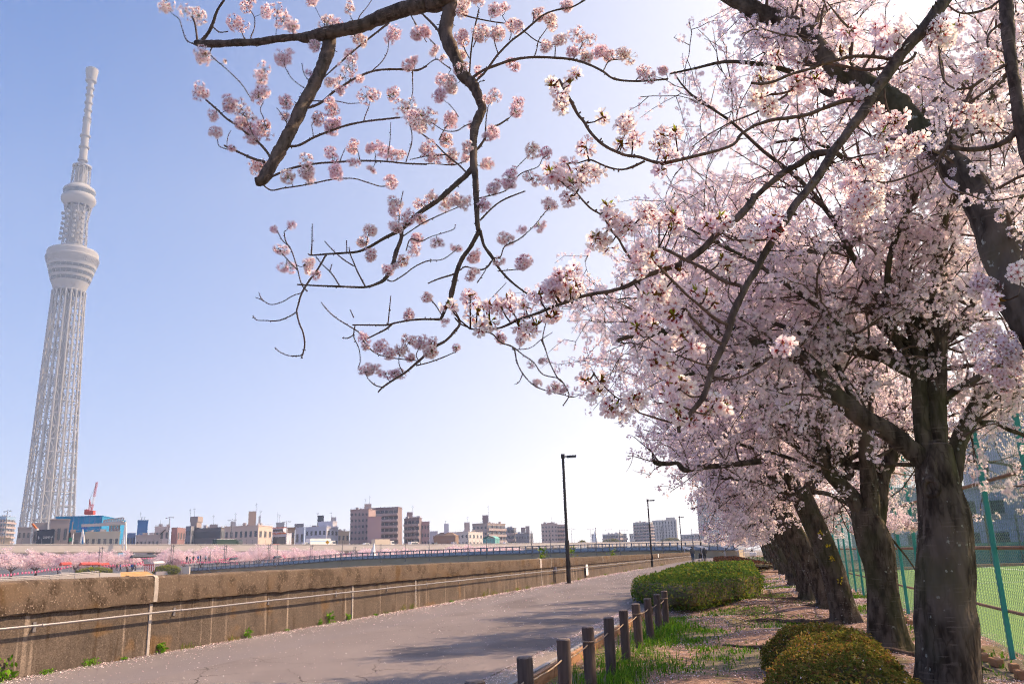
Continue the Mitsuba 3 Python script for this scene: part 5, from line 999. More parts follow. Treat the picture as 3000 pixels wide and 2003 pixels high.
v, f, c = leaves(p, np.tile([0, 0, 1.0], (len(p), 1)), rng.uniform(.012, .020, len(p)) * np.clip(np.hypot(p[:, 0], p[:, 1]) / 11, 1, 2.6), pick(rng, len(p), [(.80, .66, .69), (.86, .76, .79), (.70, .50, .53)], (3, 3, 2)), rng, .35, PV, PF)
add('fallen_petals', (v, f), 'm_petals', color=np.clip(c, 0, .9), kind='stuff', label='pale pink petals scattered over the path and the soil')
# surface roots
for i, (pts, t) in enumerate((([(10.2, 10.0, .1), (9.4, 10.6, .05), (8.6, 11.4, .03), (8.0, 11.9, -.02)], 'long dark root running left from the second trunk'), ([(10.2, 13.6, .12), (9.5, 14.6, .06), (8.7, 15.3, .04), (8.2, 15.6, -.02)], 'dark root running left from the third trunk'), ([(10.2, 13.6, .1), (9.6, 13.2, .05), (8.9, 13.1, .02), (8.1, 13.4, -.02)], 'forked root before the third trunk'), ([(10.2, 17.0, .12), (9.4, 18.0, .06), (8.9, 19.3, .02)], 'root beside the fourth trunk'), ([(10.25, 20.3, .12), (9.5, 20.9, .07), (8.9, 22.0, .03)], 'root beside the fifth trunk'), ([(10.2, 9.9, .1), (10.7, 9.2, .07), (11.1, 8.7, .02)], 'pale thick root right of the second trunk'))):
    q = spline([P3(a, b, c_) for a, b, c_ in pts], 5)
    q = q + np.stack([.07 * np.sin(np.arange(len(q)) * 1.1 + i), .09 * np.sin(np.arange(len(q)) * .8 + 2 * i), .012 * np.sin(np.arange(len(q)) * 1.9)], 1)
    r = np.linspace(.048, .010, len(q)) * (1 + .15 * np.sin(np.arange(len(q)) * 1.7))
    add('tree_root', tube(q - [0, 0, .03], r, 8), 'm_root', smooth=True, label=t, cat='root', group='roots on the soil')
mb, nn = MB(), 0
for _ in range(160):
    y = rng.uniform(14, 24)
    o = rng.uniform(8.3, 9.9)
    a = rng.normal(-.5, .5)
    l = rng.uniform(.15, .7)
    mb.tube([P3(o, y, .03), P3(o, y, .035) + np.array([math.cos(a), math.sin(a), 0]) * l * .5 + [0, 0, .03], P3(o, y, .02) + np.array([math.cos(a), math.sin(a), 0]) * l], [.006, .005, .003], 3)
add('fallen_twigs', mb.mesh(), 'm_twig', kind='stuff', label='dead twigs lying on the soil beside the hedge')

# ------------------------------------------------------------------ court fence with its net
FN = thing('net_fence', 'tall teal post fence with fine netting between the trees and the court', 'fence')
FO, FH = 11.55, 2.62
ply = None
for i, y in enumerate(np.arange(3.45, 62, 1.5)):
    h = FH
    mb = MB().box(P3(FO, y, h / 2 - .05), (.050, .050, h + .1), YAW, 0.006)
    add('post', mb.mesh(), 'm_teal', FN)
for z, r, b in ((.47, .018, 'm_rust'), (1.13, .02, 'm_rust'), (1.85, .02, 'm_rust'), (2.60, .024, 'm_rust')):
    add('cross_pipe', tube([P3(FO + .05, 2, z), P3(FO + .05, 62, z)], r, 8), b, FN, smooth=40)
mb = MB()
y0, y1, H = 5.0, 30.0, 2.6
sv, sf = [], []
for s in (1, -1):
    for q in np.arange(y0 - H, y1 + H, 0.07):
        a, b = (q, 0.0), (q + s * H, H)
        pts = []
        for t in (0, 1):
            pts.append(P3(FO + .075, a[0] + (b[0] - a[0]) * t, a[1] + (b[1] - a[1]) * t))
        if min(pts[0][1], pts[1][1]) < y0 or max(pts[0][1], pts[1][1]) > y1:
            continue
        mb.bar(pts[0], pts[1], .0032, .0032, up=WN)
add('netting', mb.mesh(), 'm_net', FN, kind='stuff')
mb = MB()
for z in np.arange(0.1, 2.6, .2):
    mb.bar(P3(FO + .075, 30, z), P3(FO + .075, 62, z), .004, .004)
for y in np.arange(30, 62, .35):
    mb.bar(P3(FO + .075, y, 0), P3(FO + .075, y, 2.6), .004, .004, up=WD)
add('netting', mb.mesh(), 'm_net', FN, kind='stuff')
eb = MB()
for i, y in enumerate(np.arange(6.0, 16.0, 0.42)):
    k = add('edging_block', MB().box(P3(11.25 + .04 * math.sin(i * 2.3), y, .03), (.08, .17 + .06 * math.sin(i * 1.9), .08), YAW + .16 * math.sin(i * 3.7), .012).mesh(), 'm_board', label='worn wooden edging block along the net fence, ' + ORD[i] + ' counted from the camera', cat='edging block', group='edging blocks along the net fence')
# far side of the court
matte('c_fence_panel', (.05, .16, .18))
k = thing('court_fence', 'low dark teal fence along the far side of the green court', 'fence')
fy = lambda x: 44.0 + (24.5 - x) * 0.03
for x in np.arange(18.5, 44, 1.55):
    add('panel', MB().box((x, fy(x), .62), (1.5, .05, 1.05)).mesh(), 'c_fence_panel', k)
    add('post', MB().box((x + .78, fy(x) - .03, 1.25), (.07, .07, 2.6)).mesh(), 'c_slate', k)
    add('upper_net', MB().bar((x - .75, fy(x), 1.7), (x + .75, fy(x), 1.7), .02, .02).bar((x - .75, fy(x), 2.3), (x + .75, fy(x), 2.3), .02, .02).mesh(), 'c_slate', k)
add('planting_strip', MB().box((28, 43.0, .06), (34, .6, .12)).mesh(), 'm_board', k)


def facade(k, origin, ex, w, h, cols, rows, style='w', bs='c_window', off=.06, fill=.46, hfill=.42, name='window', top=.04):
    """Windows, balconies or ribbons on an upright face: ex is the horizontal direction along it, outward is ex x z rotated."""
    ex = np.asarray(ex, float)
    n = np.array([ex[1], -ex[0], 0.0])
    z0 = origin[2]
    fh = h * (1 - top) / rows
    for r in range(rows):
        zc = z0 + fh * (r + .55)
        if style in ('b', 'r'):
            kb = uniq(k + '__' + ('balcony' if style == 'b' else 'window_band'))
            R = np.stack([ex, -n, np.array([0, 0, 1.0])], 1)
            c = origin + ex * w / 2 + n * off
            m = MB().box((c[0], c[1], zc + fh * .12), (w * .96, .10, fh * .46), R=R)
            scene[kb] = mikit.ply(m.mesh(), bs)
            if style == 'b':
                c2 = origin + ex * w / 2 + n * (off + .35)
                add('parapet', MB().box((c2[0], c2[1], zc - fh * .33), (w * 1.0, .75, fh * .40), R=R).mesh(), 'c_balcony', kb)
                if cols > 2:
                    mm = MB()
                    for cc_ in range(1, cols):
                        c3 = origin + ex * w * cc_ / cols + n * (off + .28)
                        mm.box((c3[0], c3[1], zc + fh * .1), (.14, .5, fh * .55), R=R)
                    add('partition', mm.mesh(), 'c_balcony', kb)
            continue
        for c_ in range(cols):
            x = w * (c_ + .5) / cols
            c = origin + ex * x + n * (off * .5)
            R = np.stack([ex, -n, np.array([0, 0, 1.0])], 1)
            ww, hh = w / cols * fill, fh * hfill
            if style == 'v':
                ww, hh = w / cols * .35, fh * .85
            kw = add(name, MB().box((c[0], c[1], zc), (ww, .12, hh), R=R).mesh(), bs, k)
            if hh > 1.0 and style == 'w' and ww > .8:
                c2 = origin + ex * x + n * (off + .06)
                add('sill', MB().box((c2[0], c2[1], zc - hh / 2 - .06), (ww * 1.15, .22, .12), R=R).mesh(), 'c_grey_light', kw)


matte('c_balcony', (.36, .30, .30), .8)


def block(k, name, x, y, ang, w, dp, ztop, col, L=None, Rr=None, z0=0.0, cornice=True):
    a = math.radians(ang)
    e2 = np.array([math.cos(a), math.sin(a), 0.0])
    e1 = np.array([-e2[1], e2[0], 0.0])
    C = np.array([x, y, z0])
    c = C + e1 * w / 2 + e2 * dp / 2
    R = np.stack([e2, e1, np.array([0, 0, 1.0])], 1)
    h = ztop - z0
    add(name, MB().box(c + [0, 0, h / 2], (dp, w, h), R=R).mesh(), 'c_' + col, k)
    if cornice and w > 2.5:
        add('roof_parapet', MB().box(c + [0, 0, h + .08], (dp + .3, w + .3, .22), R=R).box(c + [0, 0, h - .5], (dp + .14, w + .14, .1), R=R).mesh(), 'c_' + col, k)
    if L:
        facade(k, C + e1 * w, -e1, w, h, *L)
    if Rr:
        facade(k, C, e2, dp, h, *Rr)
    return C, e1, e2


# buildings beyond the court
matte('c_pale_office', (.42, .43, .52), .7)
k = thing('office_building', 'large pale violet grey building behind the court at the right edge', 'building')
add('wall', MB().box((52.5, 70, 5.6), (25, 12, 11.2)).box((49.0, 70.5, 12.4), (14, 8, 2.4)).mesh(), 'c_pale_office', k)
add('roof_parapet', MB().box((52.5, 70, 11.3), (25.5, 12.5, .3)).mesh(), 'c_pale_office', k)
facade(k, np.array([40.0, 64.0, 0.0]), (1, 0, 0), 25, 11, 6, 3, 'r', 'c_slate')
k = thing('office_building', 'long low blue grey building behind the court seen between the trunks', 'building')
add('wall', MB().box((37.5, 74, 2.7), (14, 10, 5.4)).mesh(), 'c_house_pale', k)
add('roof_parapet', MB().box((37.5, 74, 5.5), (14.4, 10.4, .3)).mesh(), 'c_grey_light', k)
facade(k, np.array([30.5, 69.0, 0.0]), (1, 0, 0), 14, 5.2, 6, 2, 'w', 'c_slate')
# bare young trees behind the court
for i, (x, y, h) in enumerate(((33.5, 50, 5.2), (37.5, 52, 6.0), (30.0, 49.5, 4.2))):
    k = thing('bare_tree', ('bare thin tree behind the court nearest the right edge', 'tallest bare thin tree behind the court', 'small bare tree left of the others behind the court')[i], 'tree', 'bare trees behind the court')
    add('trunk', tube([(x, y, 0), (x + .1, y, h * .5), (x, y, h)], [.11, .07, .015], 6), 'm_twig', k)
    r = np.random.default_rng(i)
    mb = MB()
    for _ in range(40):
        z = h * r.uniform(.25, .95)
        a = r.random() * 6.28
        l = (h - z) * .35 + .3
        mb.tube([(x, y, z), (x + math.cos(a) * l * .6, y + math.sin(a) * l * .6, z + l * .6), (x + math.cos(a) * l * .8, y + math.sin(a) * l * .8, z + l * 1.4)], [.025, .015, .005], 3)
    add('branches', mb.mesh(), 'm_twig', k)


# ------------------------------------------------------------------ people
def hulls(chain, seg=9):
    """One solid from a list of bones ((p, r), (q, r))."""
    parts = []
    for (p, a), (q, b) in chain:
        parts.append(manifold3d.Manifold.hull(manifold3d.Manifold.sphere(a, seg * 4 // 3).translate(list(map(float, p))) + manifold3d.Manifold.sphere(b, seg * 4 // 3).translate(list(map(float, q)))))
    m = manifold3d.Manifold.batch_boolean(parts, manifold3d.OpType.Add)
    mm = m.to_mesh()
    t = trimesh.Trimesh(np.array(mm.vert_properties[:, :3]), np.array(mm.tri_verts))
    return t


def person(pos, face, label, jacket, trousers, hair='hair', h=1.7, step=.16, reach=0.0, hat=None, group=None, lift=0):
    k = thing('person', label, 'person', group)
    s = h / 1.7
    J = dict(hipL=(-.09, 0, .90), hipR=(.09, 0, .90), kneeL=(-.10, step * .55 + .03, .49), kneeR=(.10, -step * .35 + .03, .49), ankL=(-.10, step, .09), ankR=(.10, -step * 1.1, .11), pel=(0, 0, .97), wst=(0, .01, 1.08), chest=(0, 0, 1.27), shL=(-.18, -.01, 1.40), shR=(.18, -.01, 1.40), nk=(0, 0, 1.46), hd=(0, .02, 1.585))
    eL = (-.25, -.04 + reach * .14, 1.14)
    eR = (.25, -.04 + reach * .14, 1.14)
    hL = (-.24, .10 + reach * .32, .92 + reach * .08)
    hR = (.24, .02 + reach * .40, .92 + reach * .08)
    m4 = trimesh.transformations.translation_matrix(pos) @ trimesh.transformations.rotation_matrix(face, [0, 0, 1]) @ np.diag([s, s, s, 1])

    def put(name, chain, bs, seg=9):
        t = hulls(chain, seg)
        t.apply_transform(m4)
        add(name, t, bs, k, smooth=True)
    body = [((J['nk'], .055), (J['hd'], .06)), (((0, .02, 1.60), .088), ((0, .035, 1.55), .068)), (((0, .10, 1.575), .012), ((0, .118, 1.56), .014)), (((-.088, .01, 1.575), .014), ((-.088, .005, 1.60), .018)), (((.088, .01, 1.575), .014), ((.088, .005, 1.60), .018))]
    for sgn, e, hnd in ((-1, eL, hL), (1, eR, hR)):
        e, hnd = np.array(e), np.array(hnd)
        d = nrm(hnd - e)
        palm = hnd + d * .06
        body += [((e, .035), (hnd, .026)), ((hnd, .024), (palm, .03))]
        side = nrm(np.cross(d, [sgn, 0, 0]))
        for q, ln in ((-.024, .055), (-.008, .065), (.008, .062), (.024, .048)):
            body.append(((palm + side * q, .010), (palm + side * q + d * ln + np.array([-sgn, 0, 0]) * .02, .008)))
        body.append(((hnd + d * .02 + side * .02, .011), (palm + side * .045 + np.array([-sgn, 0, 0]) * .01, .009)))
    put('body', body, 'c_skin', 9)
    put('trousers', [((J['pel'], .135), (J['hipL'], .10)), ((J['pel'], .135), (J['hipR'], .10)), ((J['hipL'], .105), (J['kneeL'], .072)), ((J['hipR'], .105), (J['kneeR'], .072)), ((J['kneeL'], .072), (J['ankL'], .058)), ((J['kneeR'], .072), (J['ankR'], .058))], 'c_' + trousers)
    put('jacket', [(((-.08, 0, .93), .115), ((-.10, 0, 1.32), .115)), (((.08, 0, .93), .115), ((.10, 0, 1.32), .115)), (((0, 0, .95), .13), ((0, -.01, 1.34), .125)), ((J['shL'], .075), (J['shR'], .075)), ((J['shL'], .072), (eL, .056)), ((J['shR'], .072), (eR, .056)), ((eL, .054), (hL, .042)), ((eR, .054), (hR, .042)), (((0, -.01, 1.40), .085), ((0, 0, 1.46), .062))], 'c_' + jacket)
    put('hair', [(((0, -.005, 1.625), .097), ((0, -.02, 1.58), .09)), (((0, -.035, 1.54), .07), ((0, -.02, 1.60), .09))], 'c_' + (hat or hair))
    for n_, a in (('shoe', J['ankL']), ('shoe', J['ankR'])):
        put(n_, [(((a[0], a[1] - .03, a[2] - .045), .045), ((a[0], a[1] + .12, a[2] - .055), .036))], 'c_shoe')
    return k


AWAY = -math.atan2(.268, 1.0)
person((20.9, 104.3, 0), AWAY, 'man in a dark grey jacket and jeans walking away on the path', 'jacket_grey', 'jeans', h=1.78, step=.14)
person((22.72, 106.0, 0), AWAY, 'woman in dark clothes walking away pushing a stroller on the path', 'jacket_dark', 'trousers', h=1.66, step=.18, reach=.8)
k = thing('stroller', 'small dark stroller pushed by the walking woman', 'stroller')
sx, sy = 22.35, 106.9
add('seat', MB().bar((sx, sy - .2, .42), (sx, sy + .15, .40), .40, .10).bar((sx, sy - .22, .42), (sx, sy - .36, .86), .40, .06).mesh(), 'c_black', k)
add('hood', trimesh.creation.icosphere(2, .27).apply_transform(trimesh.transformations.scale_matrix(.8, direction=[1, 0, 0])).slice_plane([0, 0, 0], [0, -.3, 1]).apply_translation((sx, sy - .18, .78)), 'c_jacket_dark', k)
add('frame', MB().tube([(sx - .2, sy - .3, .98), (sx - .2, sy, .42), (sx - .2, sy + .3, .14)], .014, 5).tube([(sx + .2, sy - .3, .98), (sx + .2, sy, .42), (sx + .2, sy + .3, .14)], .014, 5).tube([(sx - .2, sy - .3, .98), (sx + .2, sy - .3, .98)], .016, 5).tube([(sx - .2, sy + .02, .42), (sx - .2, sy - .3, .14)], .014, 5).tube([(sx + .2, sy + .02, .42), (sx + .2, sy - .3, .14)], .014, 5).mesh(), 'c_slate', k)
for dx in (-.22, .22):
    for dy in (-.3, .3):
        a = np.arange(13) * 2 * np.pi / 12
        add('wheel', tube(np.stack([a * 0 + sx + dx, sy + dy + .09 * np.cos(a), .11 + .09 * np.sin(a)], 1), .022, 5), 'c_black', k)
person((37.0, 158.0, 0), AWAY, 'person in a blue jacket and pale cap farther along the path', 'jacket_blue', 'jeans', h=1.75, hat='white')
person((40.2, 157.0, 0), AWAY + 2.9, 'person in a pale blue grey jacket and cap beside a white bag', 'jacket_pale', 'jeans', h=1.82, hat='jacket_pale')
person((42.6, 158.0, 0), AWAY + 1.2, 'person in dark clothes bending beside the pale bag', 'jacket_dark', 'trousers', h=1.55, reach=1.0)
k = thing('shopping_bag', 'plump white bag on the path beside the distant group', 'bag')
b = rbox((1.2, .5, .75), .16)
b.apply_translation((42.4, 156.8, .38))
add('bag_body', b, 'c_white', k, smooth=40)
add('bag_handle', tube([(42.2, 156.8, .74), (42.25, 156.8, .92), (42.5, 156.8, .92), (42.55, 156.8, .74)], .02, 5), 'c_white', k)
# white stair rails at the bridge end
for i, (a, b, t) in enumerate((((32.0, 128, 1.55), (36.6, 131, 2.45), 'long white slanted stair rail rising to the bridge'), ((32.8, 128, 1.35), (37.6, 131, 2.2), 'second white stair rail just below the long one'), ((40.5, 140, 1.7), (44.5, 142, 2.75), 'white stair rail right of the long one behind the group'))):
    k = thing('stair_rail', t, 'rail', 'white rails of the bridge stair')
    add('rail', MB().bar(a, b, .14, .22).mesh(), 'c_white', k)
    for s in (.1, .5, .9):
        p = np.array(a) + (np.array(b) - a) * s
        add('upright', MB().bar((p[0], p[1], p[2] - 1.1), p, .07, .07, up=(0, 1, 0)).mesh(), 'c_grey_light', k)
    add('lower_rail', MB().bar(np.array(a) - [0, 0, .45], np.array(b) - [0, 0, .45], .08, .1).mesh(), 'c_grey_light', k)
for i, (x, y, t) in enumerate(((23.4, 122, 'white slanted panel standing above the wall left of the walking couple'), (26.9, 127, 'white slanted panel above the wall by the third lamp'), (31.2, 131, 'white slanted panel above the wall behind the walking couple'))):
    k = thing('slanted_panel', t, 'panel', 'white slanted panels above the wall')
    add('panel', MB().bar((x - .9, y, 2.05), (x + .9, y, 1.55), .1, .30).mesh(), 'c_white', k)
    add('support', MB().box((x, y + .1, .9), (.12, .12, 1.8)).mesh(), 'c_grey_light', k)
# ------------------------------------------------------------------ foot bridge
BG = thing('footbridge', 'long level footbridge with a beige girder and dark railing across the river', 'bridge')
bt = np.array(BRIDGE_TOP)
cum = np.r_[0, np.cumsum(np.linalg.norm(np.diff(bt, axis=0), axis=1))]
along = lambda s: np.array([np.interp(s, cum, bt[:, i]) for i in range(3)])
bdir = nrm(bt[-1] - bt[0])
bn = nrm(np.array([-bdir[1], bdir[0], 0]))
if bn[1] < 0:
    bn = -bn
ss = np.linspace(0, cum[-1], 40)
rows = np.array([along(s) for s in ss])


def sweep(prof):
    v = np.array([r + bn * o + [0, 0, z] for r in rows for o, z in prof])
    m = len(prof)
    f = [[i * m + j, (i + 1) * m + j, (i + 1) * m + (j + 1) % m, i * m + (j + 1) % m] for i in range(len(rows) - 1) for j in range(m)]
    e = (len(rows) - 1) * m
    t = np.array(f)
    t = np.vstack([t[:, [0, 1, 2]], t[:, [0, 2, 3]], [[0, j + 1, j] for j in range(1, m - 1)], [[e, e + j, e + j + 1] for j in range(1, m - 1)]])
    return v, t


add('girder', sweep([(.5, -1.35), (5.5, -1.35), (4.8, -3.3), (1.1, -3.3)]), 'c_girder', BG)
add('fascia', sweep([(.05, -.72), (.05, -1.34), (6, -1.34), (6, -.72)]), 'c_fascia', BG)
add('deck_edge', sweep([(-.03, -1.25), (-.03, -1.42), (.6, -1.42), (.6, -1.25)]), 'c_rail_dark', BG)
add('top_rail', sweep([(0, 0), (0, -.11), (.14, -.11), (.14, 0)]), 'c_rail_dark', BG)
add('middle_rail', sweep([(.02, -.68), (.02, -.76), (.10, -.76), (.10, -.68)]), 'c_rail_dark', BG)
rp = mikit.ply(MB().box((0, 0, -.62), (.17, .14, 1.30), math.atan2(bdir[1], bdir[0])).mesh(), 'c_rail_dark')
for s in np.arange(.3, cum[-1], 1.42):
    p = along(s)
    copy('railing_post', rp, T().translate((p + bn * .07).tolist()), BG)
add('back_railing', sweep([(5.9, 0), (5.9, -.10), (6.0, -.10), (6.0, 0)]), 'c_rail_dark', BG)
rp2 = mikit.ply(MB().box((0, 0, -.62), (.12, .10, 1.25)).mesh(), 'c_fascia')
mb = MB()
for s in np.arange(.3, cum[-1], 1.42):
    mb.box(along(s) + bn * 5.9 + [0, 0, -.4], (.12, .1, .8))
add('back_posts', mb.mesh(), 'c_fascia', BG, kind='stuff')
for s in (18, 55, 92):
    p = along(s)
    add('pier', MB().box(p + bn * 3 + [0, 0, -5.0], (2.2, 3.0, 4.0)).mesh(), 'c_concrete', BG)
words = ['leftmost mast of the footbridge above the lantern strings', 'second mast from the bridge\'s left end', 'third mast from the bridge\'s left end', 'short mast below the end wall of the pink apartments', 'tall mast before the pink apartment block', 'short mast right of the brown apartments', 'tall mast left of the stepped apartments', 'mast before the stepped apartments', 'tall mast between the twin tower block and the slab apartments', 'mast before the slab apartments', 'mast in front of the white cone', 'mast before the wide blue office', 'mast right of the second street lamp', 'rightmost mast of the footbridge by the third lamp']
for (x, y, z), t in zip(BRIDGE_MASTS, words):
    k = thing('bridge_mast', t, 'lamp mast', 'slim dark masts along the footbridge')
    i = np.argmin(np.hypot(rows[:, 0] - x, rows[:, 1] - y))
    add('mast', tube([(x, y, rows[i, 2] - 2.2), (x, y, z)], [.085, .055], 6), 'c_rail_dark', k)
    add('bracket', MB().box((x, y + .35, rows[i, 2] - 1.0), (.1, .9, .16)).box((x, y + .3, rows[i, 2] - 1.9), (.1, .9, .16)).mesh(), 'c_rail_dark', k)
for i, (a, b, r) in enumerate(CONES):
    k = thing('cone_monument', ('white leaning cone rising behind the footbridge below the large apartment block', 'large white leaning cone right of the slab apartments')[i], 'monument')
    a, b = np.array(a), np.array(b)
    n = 14
    an = np.arange(n) * 2 * np.pi / n
    base = a + np.stack([r * np.cos(an), r * np.sin(an), an * 0 - 1.5], 1)
    f = [[j, (j + 1) % n, n] for j in range(n)]
    add('shell', (np.vstack([base, b]), np.array(f)), 'c_white', k, smooth=50)
    add('ridge', tube([a + [-r * .9, -.2, -1.0], b], [.12, .05], 5), 'c_grey_light', k)
    add('foot_ring', MB().tube(np.vstack([base, base[:1]]), .18, 5).mesh(), 'c_grey_light', k)
# ------------------------------------------------------------------ elevated expressway
VD = thing('expressway', 'long pale elevated expressway running behind the far bank trees', 'viaduct')
vt = np.array(VIADUCT_TOP)
vdir = nrm(np.array([231., 300., 0]))
vn = np.array([-vdir[1], vdir[0], 0])     # away from the river
vc = np.r_[0, np.cumsum(np.linalg.norm(np.diff(vt, axis=0), axis=1))]
va = lambda s: np.array([np.interp(s, vc, vt[:, i]) for i in range(3)])


def vsweep(prof, s0=0, s1=None, step=8.0):
    rr = np.array([va(s) for s in np.arange(s0, (s1 or vc[-1]) + .01, step)])
    v = np.array([r + vn * o + [0, 0, z] for r in rr for o, z in prof])
    m = len(prof)
    t = np.array([[i * m + j, i * m + (j + 1) % m, (i + 1) * m + (j + 1) % m, (i + 1) * m + j] for i in range(len(rr) - 1) for j in range(m)])
    return v, t


add('barrier', vsweep([(0, 0), (.3, 0), (.35, -1.0), (.0, -1.0)]), 'm_hull', VD)
add('deck', vsweep([(.02, -1.0), (14, -1.0), (14, -1.7), (.9, -2.15), (.04, -1.85)]), 'm_hull', VD)
add('barrier_cap', vsweep([(-.12, .06), (.42, .06), (.42, -.08), (-.12, -.08)]), 'c_concrete', VD)
add('far_barrier', vsweep([(13.6, .5), (13.9, .5), (13.9, -1.0), (13.6, -1.0)]), 'c_grey', VD)
for s in np.arange(0, 420, 15.0):
    p = va(s)
    add('pier', MB().box(p + vn * 7 + [0, 0, -(p[2] + 2.1) / 2 - 1.0], (2.0, 2.4, p[2] + .2), math.atan2(vdir[1], vdir[0])).mesh(), 'c_viaduct_wall', VD)
mb = MB()
for s in np.arange(4, 300, 2.4):
    p = va(s) + vn * 14
    mb.box(p + [0, 0, .9], (.09, .09, 2.2))
add('screen_posts', mb.mesh(), 'c_grey_dark', VD, kind='stuff')
k = thing('flood_barrier', 'plain blue grey wall under the expressway behind the blossom trees', 'wall')
wv = np.array([va(s) + vn * 3 for s in np.arange(0, 480, 16.0)])
v = np.vstack([np.column_stack([wv[:, :2], wv[:, 2] * 0 + .0]), np.column_stack([wv[:, :2], wv[:, 2] * 0 + 4.6])])
n = len(wv)
add('wall', (np.vstack([v, v + vn * .5]), np.vstack([[[i, i + 1, n + i + 1, n + i] for i in range(n - 1)], [[n + i, n + i + 1, 3 * n + i + 1, 3 * n + i] for i in range(n - 1)]])), 'c_viaduct_wall', k)
words = ['over the far left low building', 'over the pale pink building', 'before the cream apartment block', 'before the white stepped house', 'before the brown apartments', 'right of the slab apartments', 'left of the white cone', 'before the wide blue office', 'small one right of the wide blue office']
for (x, y, z), t in zip(ROAD_LAMPS, words):
    k = thing('road_lamp', 'thin double armed expressway lamp ' + t, 'road lamp', 'double armed lamps along the expressway')
    g = va(np.interp(y, vt[:, 1], vc))[2] - 1
    add('pole', tube([(x, y, g), (x, y, z)], [.13, .08], 6), 'c_grey_dark', k)
    add('arms', tube([(x - vn[0] * 1.5, y - vn[1] * 1.5, z - .05), (x, y, z + .25), (x + vn[0] * 1.5, y + vn[1] * 1.5, z - .05)], .06, 5), 'c_grey_dark', k)
    for s in (-1, 1):
        add('lamp_head', MB().bar((x + s * vn[0] * 1.2, y + s * vn[1] * 1.2, z), (x + s * vn[0] * 2.1, y + s * vn[1] * 2.1, z), .3, .16).mesh(), 'c_grey_dark', k)
# sign gantry
G = GANTRY
k = thing('sign_gantry', 'white sign gantry on splayed legs over the expressway before the blue sheeting', 'gantry')
for a in G['lb']:
    add('leg', tube([a, G['lt']], [.22, .16], 8), 'c_white', k)
for a in G['rb']:
    add('leg', tube([a, G['rt']], [.24, .18], 8), 'c_white', k)
add('beam', MB().bar(G['arm0'], G['arm1'], .6, .75).mesh(), 'c_concrete', k)
b0, b1 = np.array(G['box0']), np.array(G['box1'])
add('upper_frame', MB().bar(b0 + [0, 0, -.6], b1 + [0, 0, -.9], .5, .3).bar(b0 + [0, 0, .1], b1 + [0, 0, .1], .4, .2).mesh(), 'c_grey_light', k)
for t in np.linspace(0, 1, 9):
    p = b0 + (b1 - b0) * t
    add('frame_panel', MB().box(p + [0, 0, -.3], (.42, .12, .72)).mesh(), 'c_grey_light', k)
s0, s1 = np.array(G['sign0']), np.array(G['sign1'])
for t in np.linspace(.1, .9, 4):
    p = s0 + (s1 - s0) * t
    add('sign_back', MB().box(p + [0, .1, -.8], (.58, .12, 1.5)).mesh(), 'c_grey', k)
    add('bracket', MB().box(p + [.33, -.02, -.7], (.08, .15, 1.7)).mesh(), 'c_slate', k)
p = np.array(G['blue'])
add('blue_sign', MB().box(p, (1.5, .12, .95), .05).mesh(), 'c_blue_sign', k)
k = thing('road_sign', 'green route sign on a white post left of the gantry', 'sign')
p = np.array(G['lb'][0]) + [-2.2, 0, 0]
add('post', tube([p + [0, 0, -1], p + [.1, 0, 2.6]], .15, 8), 'c_white', k)
add('board', MB().box(p + [-.5, -.1, 1.0], (.75, .1, 1.0)).mesh(), 'c_green_sign', k)
k = thing('warning_sign', 'orange diamond sign above the expressway barrier by the white lorry', 'sign')
p = va(np.interp(282.0, vt[:, 1], vc))
p = p + [0, 0, .0]
add('board', MB().box(p + [0, 0, .75], (.95, .08, .95), R=trimesh.transformations.rotation_matrix(math.pi / 4, [0, 1, 0])[:3, :3]).mesh(), 'c_yellow', k)
add('post', MB().box(p + [0, .08, .1], (.1, .08, .8)).mesh(), 'c_grey_light', k)


